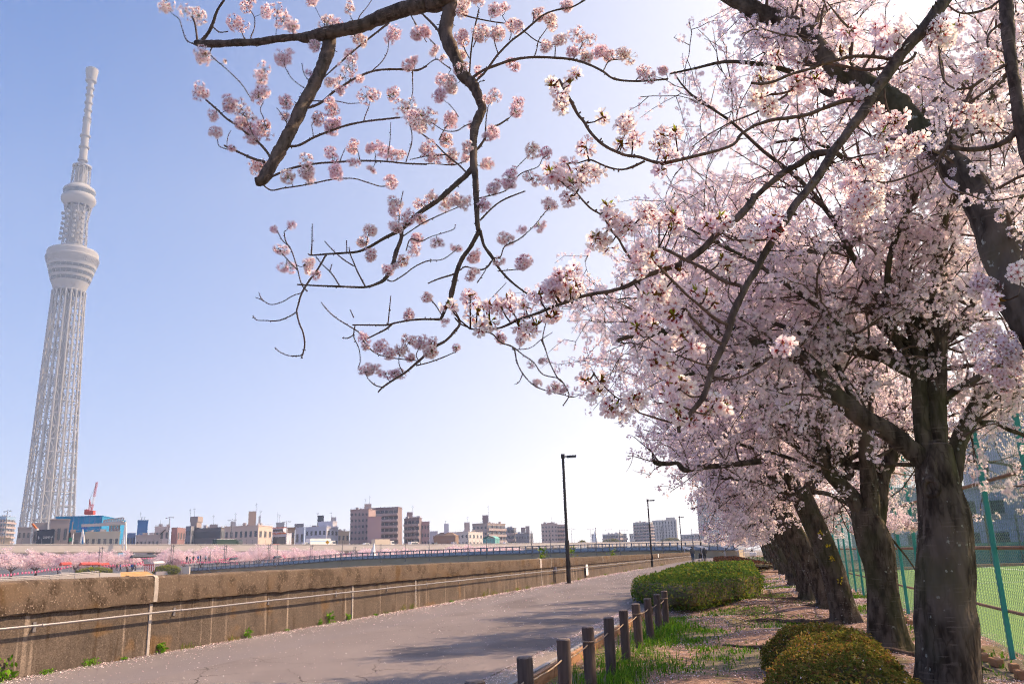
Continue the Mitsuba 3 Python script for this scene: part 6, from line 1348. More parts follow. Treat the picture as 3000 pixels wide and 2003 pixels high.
# vehicles
def vehicle(kind, label, top, i):
    x, y, z = top
    g = va(np.interp(y, vt[:, 1], vc) + 2)[2] - 1.0
    a = math.atan2(vdir[1], vdir[0])
    cat = {'car': 'car', 'van': 'van'}.get(kind, 'lorry')
    k = thing({'car': 'car', 'van': 'van'}.get(kind, 'lorry'), label, cat)
    H = max(z - g, 1.35)
    L = {'car': 4.2, 'van': 4.8, 'truck_white': 11.0, 'truck_dark': 9.0, 'truck_tan': 9.5}[kind]
    W = 1.75 if L < 6 else 2.3
    m4 = trimesh.transformations.translation_matrix((x, y, g)) @ trimesh.transformations.rotation_matrix(a, [0, 0, 1])

    def put(name, verts, bs, **kw):
        t = trimesh.convex.convex_hull(np.asarray(verts, float)) if not isinstance(verts, trimesh.Trimesh) else verts
        t.apply_transform(m4)
        return add(name, t, bs, k, **kw)

    def hx(x0, x1, z0, z1, w0, w1, i0=0, i1=0):
        return [(x0, s * w0, z0) for s in (-1, 1)] + [(x1, s * w0, z0) for s in (-1, 1)] + [(x0 + i0, s * w1, z1) for s in (-1, 1)] + [(x1 - i1, s * w1, z1) for s in (-1, 1)]
    col = {'truck_dark': 'truck_green', 'truck_white': 'white', 'truck_tan': 'canvas', 'van': 'white'}.get(kind) or ('red' if 'red' in label else 'slate' if 'dark' in label else 'grey_light' if 'silver' in label else 'white')
    hw = W / 2
    if kind == 'car':
        put('body', hx(-L / 2, L / 2, .28, .85, hw, hw * .95, .1, .2), 'c_' + col)
        put('cabin', hx(-L * .42, L * .22, .85, H, hw * .92, hw * .75, .35, .8), 'c_' + col)
        put('window', hx(-L * .36, L * .16, .92, H - .1, hw * .96, hw * .80, .3, .7), 'c_window')
    elif kind == 'van':
        put('body', hx(-L / 2, L / 2, .3, 1.0, hw, hw, 0, .1), 'c_' + col)
        put('cabin', hx(-L / 2, L * .42, 1.0, H, hw, hw * .9, .1, .9), 'c_' + col)
        put('window', hx(-L * .45, L * .36, 1.1, H - .22, hw * 1.02, hw * .95, .1, .6), 'c_window')
    else:
        put('chassis', hx(-L / 2, L / 2, .5, .85, hw * .8, hw * .8), 'c_slate')
        put('cab', hx(L / 2 - 2.0, L / 2, .55, min(H, 2.5), hw, hw * .92, 0, .3), 'c_' + ('white' if kind != 'truck_dark' else col))
        put('window', hx(L / 2 - 1.5, L / 2 + .02, 1.5, min(H, 2.5) - .25, hw * 1.02, hw * .96, 0, .2), 'c_window')
        put('cargo_body', hx(-L / 2, L / 2 - 2.25, .85, H, hw, hw if kind != 'truck_tan' else hw * .85), 'c_' + col)
        if kind == 'truck_white':
            put('stripe', hx(-L / 2 + .1, L / 2 - 2.4, H - 1.0, H - .75, hw + .03, hw + .03), 'c_sky_stripe')
        if kind == 'truck_dark':
            put('cover', hx(-L / 2 + .2, L / 2 - 2.6, H, H + .15, hw * .8, hw * .6), 'c_grey_light')
    for sx_ in (-L * .32, L * .32):
        for s in (-1, 1):
            c = trimesh.creation.cylinder(.34 if L < 6 else .45, .24, sections=14)
            c.apply_transform(trimesh.transformations.translation_matrix((sx_, s * hw * .85, .34 if L < 6 else .45)) @ trimesh.transformations.rotation_matrix(math.pi / 2, [1, 0, 0]))
            put('wheel', c, 'c_black')


for i, (kind, label, top) in enumerate(ROAD_VEHICLES):
    vehicle(kind, label, top, i)
# ------------------------------------------------------------------ skyline
for name, label, x, y, ang, w, dp, zt, col, L, Rr, parts in BUILDINGS:
    k = thing(name, label, 'building')
    C, e1, e2 = block(k, 'wall', x, y, ang, w, dp, zt, col, L, Rr)
    for pn, px_, py_, pa, pw, pd, pz, pc, pwin in parts:
        z0 = 0.0 if pn in ('wing', 'tall_wing', 'side_slab', 'right_wing', 'end_wall', 'pink_wing', 'right_block') else zt - .4
        if pn == 'upper_storey':
            z0 = zt - .2
        if pn == 'overhang':
            z0 = pz - 1.9
        block(k, pn, px_, py_, pa, pw, pd, pz, pc, pwin, None, z0, cornice=pw > 4)
    g_ = np.random.default_rng(len(label) * 7 + int(abs(x)))
    if w > 4 and dp > 2 and name not in ('dome_hall', 'gabled_house', 'sheeted_building', 'glass_tower'):
        for q_ in range(int(min(7, 2 + w / 2.5))):
            c_ = C + e1 * w * g_.uniform(.08, .92) + e2 * dp * g_.uniform(.15, .85) + [0, 0, zt]
            h_ = g_.uniform(.5, 1.3)
            add('roof_unit', MB().box(c_ + [0, 0, h_ / 2], (g_.uniform(.5, 1.1), g_.uniform(.5, 1.6), h_), math.radians(ang)).mesh(), 'c_grey_light' if q_ % 2 else 'c_grey_warm', k)
        for q_ in range(2):
            a_ = C + e1 * w * (q_ + .0) + [0, 0, zt + .2]
        add('roof_railing', MB().bar(C + [0, 0, zt + .75], C + e1 * w + [0, 0, zt + .75], .06, .06).bar(C + [0, 0, zt + .75], C + e2 * dp + [0, 0, zt + .75], .06, .06).mesh(), 'c_grey_light', k)
    if name == 'terrace_house':
        for z in (zt, parts[0][6]):
            c = C + e1 * w / 2
            add('roof_edge', MB().bar((x - e2[0] * .2, y - e2[1] * .2, z + .1), tuple(np.array([x, y, z + .1]) + e1 * w - e2 * .2), .5, .3).mesh(), 'c_orange', k)
    if name == 'dome_hall':
        n = 10
        an = np.linspace(0, math.pi, n)
        v = np.array([C + e1 * (w / 2 - w / 2 * math.cos(t)) + e2 * q + [0, 0, zt + 1.3 * math.sin(t)] for q in (0, dp) for t in an])
        f = [[j, j + 1, n + j + 1, n + j] for j in range(n - 1)]
        add('barrel_roof', (v, np.array(f)), 'c_teal_roof', k, smooth=60)
    if name == 'gabled_house':
        a_, b_ = C + [0, 0, zt], C + e1 * w + [0, 0, zt]
        r0, r1 = C + e1 * w * .25 + e2 * dp / 2 + [0, 0, zt + 1.6], C + e1 * w * .75 + e2 * dp / 2 + [0, 0, zt + 1.6]
        c_, d_ = a_ + e2 * dp, b_ + e2 * dp
        m = trimesh.convex.convex_hull(np.array([a_, b_, c_, d_, r0, r1]))
        add('roof', m, 'c_brown', k)
    if name == 'white_apartments':
        for i in range(3):
            p = C + e1 * (w * .15 + i * .9) - e2 * .5 + [0, 0, 3 + 2.6 * i]
            add('outside_stair', MB().bar(p, p + e1 * 2.4 + [0, 0, 2.4], .5, .3).mesh(), 'c_white', k)
    if name == 'stair_building':
        for i in range(2):
            p = C + e1 * w * .7 - e2 * .4 + [0, 0, zt - 5 + 2.2 * i]
            add('outside_stair', MB().bar(p, p + e1 * (-1.9 if i else 1.9) + [0, 0, 2.0], .4, .25).mesh(), 'c_black', k)
    if name == 'sheeted_building':
        for t in np.linspace(.04, .97, 9):
            p = C + e1 * w * t - e2 * .05
            add('sheet_seam', MB().box(p + [0, 0, zt / 2], (.14, .14, zt)).mesh(), 'c_tank_blue', k)
for i, (a, b) in enumerate(ANTENNAS):
    k = thing('roof_antenna', 'thin antenna pole on the skyline roofs, ' + ORD[i] + ' counted from the left', 'antenna', 'antenna poles on the skyline roofs')
    add('mast', tube([a, b], [.06, .035], 5), 'c_grey_dark', k)
    a, b = np.array(a), np.array(b)
    c = a + (b - a) * .8
    add('aerial', MB().bar(c - [.5, 0, 0], c + [.5, 0, 0], .05, .05).bar(c - [.35, 0, .3], c + [.35, 0, -.3], .04, .04).mesh(), 'c_grey_dark', k)
# dark shop sign with its brush written characters
a, b, c, d = (np.array(q) for q in SHOP_SIGN)
k = thing('shop_sign', 'dark slate sign with white brush lettering on the grey stepped shop building', 'sign')
cx = (a + b + c + d) / 4
add('board', MB().box(cx, (b[0] - a[0], .3, c[2] - a[2])).mesh(), 'c_sign', k)
STROKES = {0: [(.1, .8, .9, .8), (.25, .62, .75, .62), (.25, .46, .75, .46), (.28, .1, .28, .32), (.28, .32, .72, .32), (.72, .32, .72, .1), (.28, .1, .72, .1), (.5, .95, .5, .85)],
           1: [(.12, .1, .12, .9), (.12, .9, .42, .9), (.12, .7, .42, .7), (.58, .9, .88, .9), (.58, .7, .88, .7), (.88, .9, .88, .1), (.35, .5, .65, .5), (.35, .22, .65, .22), (.35, .5, .35, .1), (.65, .5, .65, .1)],
           2: [(.1, .1, .1, .9), (.9, .1, .9, .9), (.1, .9, .9, .9), (.1, .1, .9, .1), (.25, .62, .75, .62), (.58, .8, .58, .25), (.58, .25, .45, .3), (.3, .45, .4, .35)],
           3: [(.2, .88, .8, .88), (.8, .88, .5, .65), (.5, .65, .5, .1), (.5, .1, .35, .18), (.08, .5, .92, .5)]}
cw = .62
for i in range(4):
    mb = MB()
    o = cx + np.array([-.78 + i * .80, -.17, -.55 - .0])
    for x0, z0, x1, z1 in STROKES[i]:
        mb.bar(o + [x0 * cw, 0, z0 * cw * 1.15], o + [x1 * cw, 0, z1 * cw * 1.15], .05, .085, up=(0, 1, 0))
    add('character', mb.mesh(), 'c_white', k)
add('emblem', MB().box(cx + [-1.95, -.17, -.2], (.3, .05, .8)).mesh(), 'c_grey_light', k)
a, b = (np.array(q) for q in ROOF_ARM)
k = thing('crane_arm', 'small orange red jib leaning over the shop roof', 'crane arm')
add('jib', MB().bar(a, b, .5, .45).mesh(), 'c_orange', k)
add('tip', MB().box(b, (.5, .5, .5)).mesh(), 'c_white', k)
# tower crane
p0, p1, p2, p3 = (np.array(q) for q in CRANE)
k = thing('tower_crane', 'red and white tower crane with a steep jib above the blue sheeting', 'crane')
add('mast', MB().box((p0[0], p0[1], p0[2] / 2 - .2), (1.4, 1.4, p0[2])).mesh(), 'c_red', k)
add('cab', MB().box(p0 + [0, 0, .9], (3.2, 2, 1.5)).box(p0 + [-1.4, 0, 1.3], (1.1, 2.2, 1.9)).mesh(), 'c_red', k)
mb = MB()
for s in (-.5, .5):
    mb.bar(p1 + [s, 0, 0], p2 + [0, 0, 1.5], .25, .25)
add('a_frame', mb.mesh(), 'c_red', k)
jb = p1 + [.3, 0, 0]
for i in range(4):
    q0, q1 = jb + (p3 - jb) * i / 4, jb + (p3 - jb) * (i + 1) / 4
    mb = MB()
    for s in (-.3, .3):
        mb.bar(q0 + [s * .7, 0, 0], q1 + [s * .7, 0, 0], .13, .13)
        mb.bar(q0 + [s * .7, .7, 0], q1 + [s * .7, .7, 0], .13, .13)
    for j in range(4):
        r0, r1 = q0 + (q1 - q0) * j / 4, q0 + (q1 - q0) * (j + 1) / 4
        mb.bar(r0 + [-.21, 0, 0], r1 + [.21, 0, 0], .09, .09)
    add('jib_section', mb.mesh(), 'c_red' if i % 2 == 0 or i == 3 else 'c_white', k)
add('tie_line', MB().bar(p2 + [0, 0, 1.4], jb + (p3 - jb) * .9, .08, .08).mesh(), 'c_slate', k)
# ------------------------------------------------------------------ lattice broadcasting tower
TW = thing('broadcast_tower', 'very tall pale blue grey lattice broadcasting tower with two round decks', 'tower')
TX, TY = TOWER_XY
NC = 20


def tr_radius(z, a):
    """Outline of the shaft: a rounded triangle at the ground that turns into a circle higher up."""
    t = min(max(z / 315.0, 0), 1)
    r = 35.5 - 15.2 * t ** 0.72
    tri = (1 - t) ** 1.4 * .17
    return .90 * r * (1 - tri * .55 + tri * math.cos(3 * (a - .35)))


def tp(z, i, q=1.0, n=NC):
    a = 2 * math.pi * i / n
    r = tr_radius(z, a) * q
    return np.array([TX + r * math.cos(a), TY + r * math.sin(a), z])


levels = np.concatenate([np.arange(0, 326, 15.0), [331]])
for i in range(NC):
    add('column', tube([tp(z, i) for z in levels], 1.0, 6), 'c_tower', TW, smooth=40)
for z in levels[1:]:
    p = np.array([tp(z, i) for i in range(NC)] + [tp(z, 0)])
    add('ring_beam', tube(p, .6, 5), 'c_tower', TW)
mb = MB()
for j, (z0, z1) in enumerate(zip(levels[:-1], levels[1:])):
    for i in range(NC):
        mb.tube([tp(z0, i + (j % 2)), tp(z1, i + 1 - (j % 2))], .5, 4, cap=False)
for z in levels[1::2]:
    for i in range(0, NC, 2):
        mb.tube([tp(z, i), tp(z, i, .5)], .3, 4, cap=False)
add('bracing', mb.mesh(), 'c_tower', TW, kind='stuff')
mb = MB()
for i in range(8):
    mb.tube([tp(z, i, .5, 8) for z in levels[::2]], .7, 4)
    for j, (z0, z1) in enumerate(zip(levels[:-1:2], levels[2::2])):
        mb.tube([tp(z0, i + (j % 2), .5, 8), tp(z1, i + 1 - (j % 2), .5, 8)], .4, 4, cap=False)
        mb.tube([tp(z1, i, .5, 8), tp(z1, i + 1, .5, 8)], .4, 4, cap=False)
add('inner_lattice', mb.mesh(), 'c_tower', TW, kind='stuff')


def lathe(prof, n=48, cx=None, cy=None):
    cx, cy = TX if cx is None else cx, TY if cy is None else cy
    a = np.arange(n) * 2 * np.pi / n
    v = np.array([[cx + .88 * r * math.cos(t), cy + .88 * r * math.sin(t), z] for r, z in prof for t in a])
    f = [[j * n + i, j * n + (i + 1) % n, (j + 1) * n + (i + 1) % n, (j + 1) * n + i] for j in range(len(prof) - 1) for i in range(n)]
    return v, np.array(f)


add('core_shaft', lathe([(4.6, 0), (4.6, 330)], 20), 'c_tower', TW, smooth=40)
add('lower_deck', lathe([(18.5, 330), (20.5, 334), (23.5, 342), (24.0, 342.5)]), 'c_tower', TW, smooth=30)
for z, r in ((342.5, 23.6), (350.0, 26.2), (357, 28.6)):
    add('deck_window', lathe([(r, z), (r + 1.4, z + 4.2)]), 'c_tower_glass', TW, smooth=30, label='dark window band of the lower deck')
    add('deck_band', lathe([(r + 1.4, z + 4.2), (r + 1.8, z + 4.3), (r + 2.7, z + 7.4), (r + 2.3, z + 7.5)]), 'c_tower', TW, smooth=30)
add('deck_skirt', lathe([(30.6, 364.5), (33.6, 372.5), (33.8, 374.0), (32.5, 375.0), (32.8, 380.5), (31.5, 382.5), (17, 383.5)]), 'c_tower', TW, smooth=30)
mb = MB()
for t in np.arange(72) * 2 * np.pi / 72:
    u = np.array([math.cos(t), math.sin(t), 0])
    c = np.array([TX, TY, 0])
    mb.bar(c + u * 27.4 + [0, 0, 365], c + u * 29.9 + [0, 0, 372.5], .5, .5, up=u)
    mb.bar(c + u * 21.2 + [0, 0, 342.5], c + u * 27.1 + [0, 0, 364.5], .35, .5, up=u) if int(t * 72 / 6.283 + .5) % 3 == 0 else None
add('deck_fins', mb.mesh(), 'c_tower', TW, kind='stuff')
add('deck_gap', lathe([(32.0, 375.3), (32.0, 377.0)]), 'c_tower_dark', TW)
# upper shaft with its dishes
mb = MB()
uz = np.linspace(383, 443, 7)
ur = lambda z: np.interp(z, [383, 425, 443], [14.2, 12.4, 15.4])
for i in range(12):
    a = 2 * math.pi * i / 12
    pt = lambda z, a: np.array([TX + ur(z) * math.cos(a), TY + ur(z) * math.sin(a), z])
    add('upper_column', tube([pt(z, a) for z in uz], .5, 5), 'c_tower', TW)
    for j, (z0, z1) in enumerate(zip(uz[:-1], uz[1:])):
        b = a + 2 * math.pi / 12
        mb.tube([pt(z0, a), pt(z1, b)], .35, 4, cap=False)
        mb.tube([pt(z0, b), pt(z1, a)], .35, 4, cap=False)
        mb.tube([pt(z1, a), pt(z1, b)], .35, 4, cap=False)
add('upper_bracing', mb.mesh(), 'c_tower', TW, kind='stuff')
add('upper_core', lathe([(10.5, 383), (10.0, 443)], 24), 'c_tower_dark', TW, smooth=40)
add('machine_room', lathe([(17.0, 383), (17.0, 389), (15, 389.5)], 24), 'c_tower', TW)
for a in (-2.55, -.62, -1.75, -1.25):
    for j in range(6):
        z = 398 + j * 6.6
        u = np.array([math.cos(a), math.sin(a), 0])
        c = np.array([TX, TY, z]) + u * (ur(z) + 3.0)
        add('dish_antenna', tube([c - u * 2.6, c - u * 1.4, c + u * .4, c + u * 1.0], [.6, 2.1, 2.2, 1.7], 10), 'c_tower_dark', TW, smooth=50)
add('upper_deck', lathe([(17.0, 443), (19.5, 446), (22.0, 449), (22.8, 452.0), (22.0, 455), (20.5, 457)]), 'c_tower', TW, smooth=40)
add('upper_window', lathe([(20.4, 457), (21.0, 462)]), 'c_tower_glass', TW, smooth=40)
add('upper_roof', lathe([(21.0, 462), (21.3, 463.5), (20.0, 466), (14, 470.5), (6, 471)]), 'c_tower', TW, smooth=30)
mb = MB()
for i in range(14):
    a = 2 * math.pi * i / 14
    for z0, z1, s in ((470, 483, 1), (483, 496, -1)):
        q = lambda z, a: np.array([TX + (10.8 - (z - 470) * .03) * math.cos(a), TY + (10.8 - (z - 470) * .03) * math.sin(a), z])
        mb.tube([q(z0, a), q(z1, a)], .45, 4)
        mb.tube([q(z0, a), q(z1, a + s * 2 * math.pi / 14)], .3, 4, cap=False)
add('crown_lattice', mb.mesh(), 'c_tower', TW, kind='stuff')
add('crown_core', lathe([(8.5, 470), (8.2, 496)], 20), 'c_tower_dark', TW, smooth=40)
add('crown_rim', lathe([(11.5, 495.5), (12.6, 496), (12.6, 498), (5, 498.5)], 32), 'c_tower', TW, smooth=30)
add('mast', lathe([(3.4, 498), (3.4, 505), (5.4, 505.5), (5.0, 560), (4.1, 560.5), (4.0, 612), (5.0, 619)], 20), 'c_tower', TW, smooth=30)
for z, r in ((506, 6.8), (524, 7.0), (540, 7.2), (561, 5.8), (565, 5.6), (576, 5.6), (587, 5.6), (598, 5.6), (608, 5.8), (619, 7.6)):
    add('mast_ring', lathe([(3.5, z - .9), (r, z - .9), (r, z + .9), (3.5, z + .9)], 24), 'c_tower_dark', TW)
add('mast_head', lathe([(5.2, 619), (7.0, 622), (8.6, 632.5), (8.6, 636), (7.0, 637), (2, 637)], 24), 'c_tower', TW, smooth=30)
for z in (105, 232):
    for a in (-2.9, -.25, -1.6):
        u = np.array([math.cos(a), math.sin(a), 0])
        c = tp(z, a / (2 * math.pi) * NC)
        add('light_bracket', MB().bar(c, c + u * 2.6, .8, .8).mesh(), 'c_tower_dark', TW)

# ------------------------------------------------------------------ far bank: blossom trees, lanterns, stalls, people
rng = np.random.default_rng(77)


def puff_tree(key, x, y, zt, r, seed):
    r_ = np.random.default_rng(seed)
    g = 0.4
    add('trunk', tube(spline([(x, y, g), (x + .2, y, g + .9), (x - .1, y + .1, g + 1.7)], 3), np.linspace(.28, .2, 7), 6), 'm_twig', key)
    mb = MB()
    tips = []
    for i in range(9):
        a = 2 * math.pi * i / 9 + r_.normal(0, .25)
        l = r * r_.uniform(.65, 1.0)
        e = np.array([x + l * math.cos(a), y + l * math.sin(a), g + (zt - g) * r_.uniform(.45, .85)])
        m_ = np.array([x, y, g + 1.4]) * .5 + e * .5 + [0, 0, .5]
        mb.tube(spline([(x, y, g + 1.4), m_, e], 3), np.linspace(.09, .02, 7), 4)
        tips += [m_, e, (m_ + e) / 2]
    add('branches', mb.mesh(), 'm_twig', key)
    n = 6500
    hub = np.array(tips)[r_.integers(0, len(tips), 120)] + r_.normal(size=(120, 3)) * [r * .24, r * .24, .5]
    c = hub[r_.integers(0, 120, n)] + r_.normal(size=(n, 3)) * [.42, .42, .26]
    d = np.hypot(c[:, 0] - x, c[:, 1] - y) / r
    cap = g + (zt - g) * (1.0 - .45 * np.clip(d, 0, 1.2) ** 2) * (1 + .08 * np.sin(c[:, 0] * 2.1) * np.sin(c[:, 1] * 1.7))
    c[:, 2] = np.minimum(c[:, 2], cap - r_.random(n) * .5)
    c = c[(c[:, 2] > g + .7 + .5 * r_.random(n)) & (d < 1.15)]
    v, f, co = leaves(c, nrm(c - [x, y, zt * .4]), r_.uniform(.12, .26, len(c)), pick(r_, len(c), [(.86, .70, .75), (.90, .78, .82), (.80, .60, .67)], (3, 3, 2)), r_, 1.0, PV * [1, 1.6, 1], PF)
    add('blossom', (v, f), 'm_blossom', key, color=np.clip(co, 0, .93), kind='stuff')


for i, (x, y, zt, r) in enumerate(BANK_TREES):
    k = thing('far_cherry_tree', 'pink blooming cherry tree along the far bank, ' + ORD[i] + ' of the row from the left', 'tree', 'cherry trees along the far bank')
    puff_tree(k, x, y, zt * 1.06, r * 1.12, 200 + i)
lan = trimesh.creation.icosphere(1, .5)
lan.vertices = lan.vertices * [.36, .36, .52]
lply = mikit.ply(lan, 'c_lantern')
for i, (a, b) in enumerate(LANTERN_STRINGS):
    a, b = np.array(a), np.array(b)
    k = thing('lantern_string', 'string of small pink festival lanterns on the far bank, ' + ORD[i] + ' counted from the left', 'lantern string', 'pink lantern strings on the far bank')
    L = np.linalg.norm(b - a)
    t = np.linspace(0, 1, 9)
    pts = a + (b - a) * t[:, None] + np.array([0, 0, -1]) * (.1 * L * .35 * 4 * t * (1 - t))[:, None]
    add('cord', tube(pts, .03, 4), 'c_rail_dark', k)
    for q in np.arange(.04, .97, .62 / L):
        p = a + (b - a) * q + np.array([0, 0, -.30 - .1 * L * .35 * 4 * q * (1 - q)])
        copy('lantern', lply, T().translate(p.tolist()), k)
for i, (x, y, z) in enumerate(BANK_POLES):
    k = thing('bank_pole', 'slim dark pole, ' + ('left' if i % 2 == 0 else 'right') + ' one of the ' + ORD[i // 2] + ' pair from the left on the far bank', 'pole', 'pairs of dark poles on the far bank')
    add('pole', tube([(x, y, 0), (x, y, z)], .075, 6), 'c_rail_dark', k)
    add('cross_arm', MB().box((x, y, z - (.3 if i % 2 else 1.1)), (.9, .12, .12)).mesh(), 'c_rail_dark', k)
words = ['long low bush above the revetment wall', 'bright bush in a planter beside the left end of the footbridge', 'round green bush on the expressway edge before the wide blue office', 'round green bush before the tall blue apartments', 'small bush beside the large white cone']
for (x, y, z, h, r), t in zip(BANK_BUSHES, words):
    k = thing('green_bush', 'yellow green ' + t, 'bush')
    m = trimesh.creation.icosphere(3)
    v = m.vertices * [r, max(1.2, r * .35), h] * (1 + .08 * np.sin(m.vertices[:, :1] * 9) * np.sin(m.vertices[:, 2:] * 7))
    m = trimesh.Trimesh(v + [x, y, z], m.faces, process=False)
    add('inner_twigs', m, 'm_hedge_core', k)
    p, q = on_mesh(m, 2600, rng)
    v, f, c = leaves(p + q * rng.normal(.05, .09, (len(p), 1)), q, rng.uniform(.16, .34, len(p)), pick(rng, len(p), [(.28, .30, .02), (.20, .25, .02), (.34, .33, .04)], (3, 3, 2)), rng, .8)
    add('foliage', (v, f), 'm_leaf', k, color=c, kind='stuff')
a, b, c, d = (np.array(q) for q in BUSH_BOX)
k = thing('planter_wall', 'grey concrete planter wall beside the left end of the footbridge', 'wall')
add('wall', MB().bar([a[0], a[1], .1], [b[0], b[1], .1], .4, 1.5).mesh(), 'c_grey', k)
add('end_pillar', MB().box((b[0] + 1.2, b[1] - .5, .6), (1.6, .6, 2.2)).mesh(), 'c_concrete', k)
a, b, c, d = (np.array(q) for q in TENT)
k = thing('striped_tent', 'red and white striped festival curtain tent on the far bank', 'tent')
for i in range(9):
    t0, t1 = i / 9, (i + 1) / 9
    p0, p1 = a + (b - a) * t0, a + (b - a) * t1
    m = (p0 + p1) / 2
    add('stripe', MB().box((m[0], m[1], (a[2] + c[2]) / 2 - .1), (np.linalg.norm(p1 - p0) * .98, .06 + .05 * (i % 2), c[2] - a[2]), 0).mesh(), 'c_red' if i % 2 == 0 else 'c_white', k)
add('valance', MB().bar(c, d, .14, .28).mesh(), 'c_red', k)
for p in (a, b):
    add('pole', tube([p, [p[0], p[1], c[2] + .15]], .05, 5), 'c_white', k)
words = ['red roofed stall at the left under the blossoms', 'red roofed stall left of the pole pair', 'red roofed stall right of the first one', 'red roofed stall beside the steps', 'white canopy stall right of the striped tent', 'dark stall left of the footbridge mast', 'long dark stall roof under the lantern string', 'small dark stall by the bridge railing']
for (a, b, col), t in zip(STALLS, words):
    a, b = np.array(a), np.array(b)
    k = thing('festival_stall', t, 'stall')
    bs = {'red': 'c_red', 'white': 'c_white', 'dark': 'c_slate'}[col]
    e = nrm(b - a)
    n_ = np.array([e[1], -e[0], 0]) * .8
    up = np.array([0, 0, .45])
    m = trimesh.convex.convex_hull(np.array([a - n_, b - n_, a + n_, b + n_, a - n_ * .2 + up, b - n_ * .2 + up, a - n_ + [0, 0, -.22], b - n_ + [0, 0, -.22]]))
    add('roof', m, bs, k)
    for p in (a, b):
        for s in (-1, 1):
            q = p + n_ * .9 * s
            add('pole', tube([[q[0], q[1], 0.2], q], .05, 5), 'c_grey_light', k)
    add('counter', MB().bar([a[0], a[1], .9], [b[0], b[1], .9], 1.0, .9).mesh(), 'c_grey_light', k)
jk = ['jacket_blue', 'jacket_dark', 'jacket_pale', 'jacket_grey']
for i, (x, y, z) in enumerate(BANK_PEOPLE):
    person((x, y, z - .0), i * 1.3, 'small distant visitor on the far bank below the lanterns, ' + ORD[sorted(range(12), key=lambda q: BANK_PEOPLE[q][0]).index(i)] + ' from the left', jk[i % 4], 'jeans' if i % 2 else 'trousers', h=1.6, group='visitors on the far bank')
pts = [np.array(q) for q in STEEL_RAIL]
k = thing('steel_rail', 'bright shiny steel railing along the lower terrace of the far bank', 'railing')
for z, r in ((0, .10), (-.33, .07)):
    add('rail', tube([p + [0, 0, z] for p in pts], r, 8), 'm_steel', k, smooth=40)
for i in range(len(pts) - 1):
    for t in (0, .5):
        p = pts[i] + (pts[i + 1] - pts[i]) * t
        add('upright', tube([p, p - [0, 0, 1.1]], .06, 6), 'm_steel', k)
pts = [np.array(q) for q in BANK_WALL]
k = thing('revetment_wall', 'sloping grey concrete revetment wall below the steel railing', 'wall')
for p, q in zip(pts[:-1], pts[1:]):
    add('panel', MB().bar([p[0], p[1], p[2] - 2.2], [q[0], q[1], q[2] - 2.2], .5, 4.4).mesh(), 'c_concrete', k)
pts = np.array(SLOPE)
add('grass_slope', (np.vstack([pts[0], pts[1], pts[2], pts[3], pts[4], pts[4] - [0, 0, 2.5], pts[0] - [0, 0, 2.5]]), np.array([[0, 1, 2], [0, 2, 3], [0, 3, 4], [6, 0, 4], [6, 4, 5]])), 'm_slope', kind='structure', label='dry orange brown grass slope on the far bank left of the striped tent')

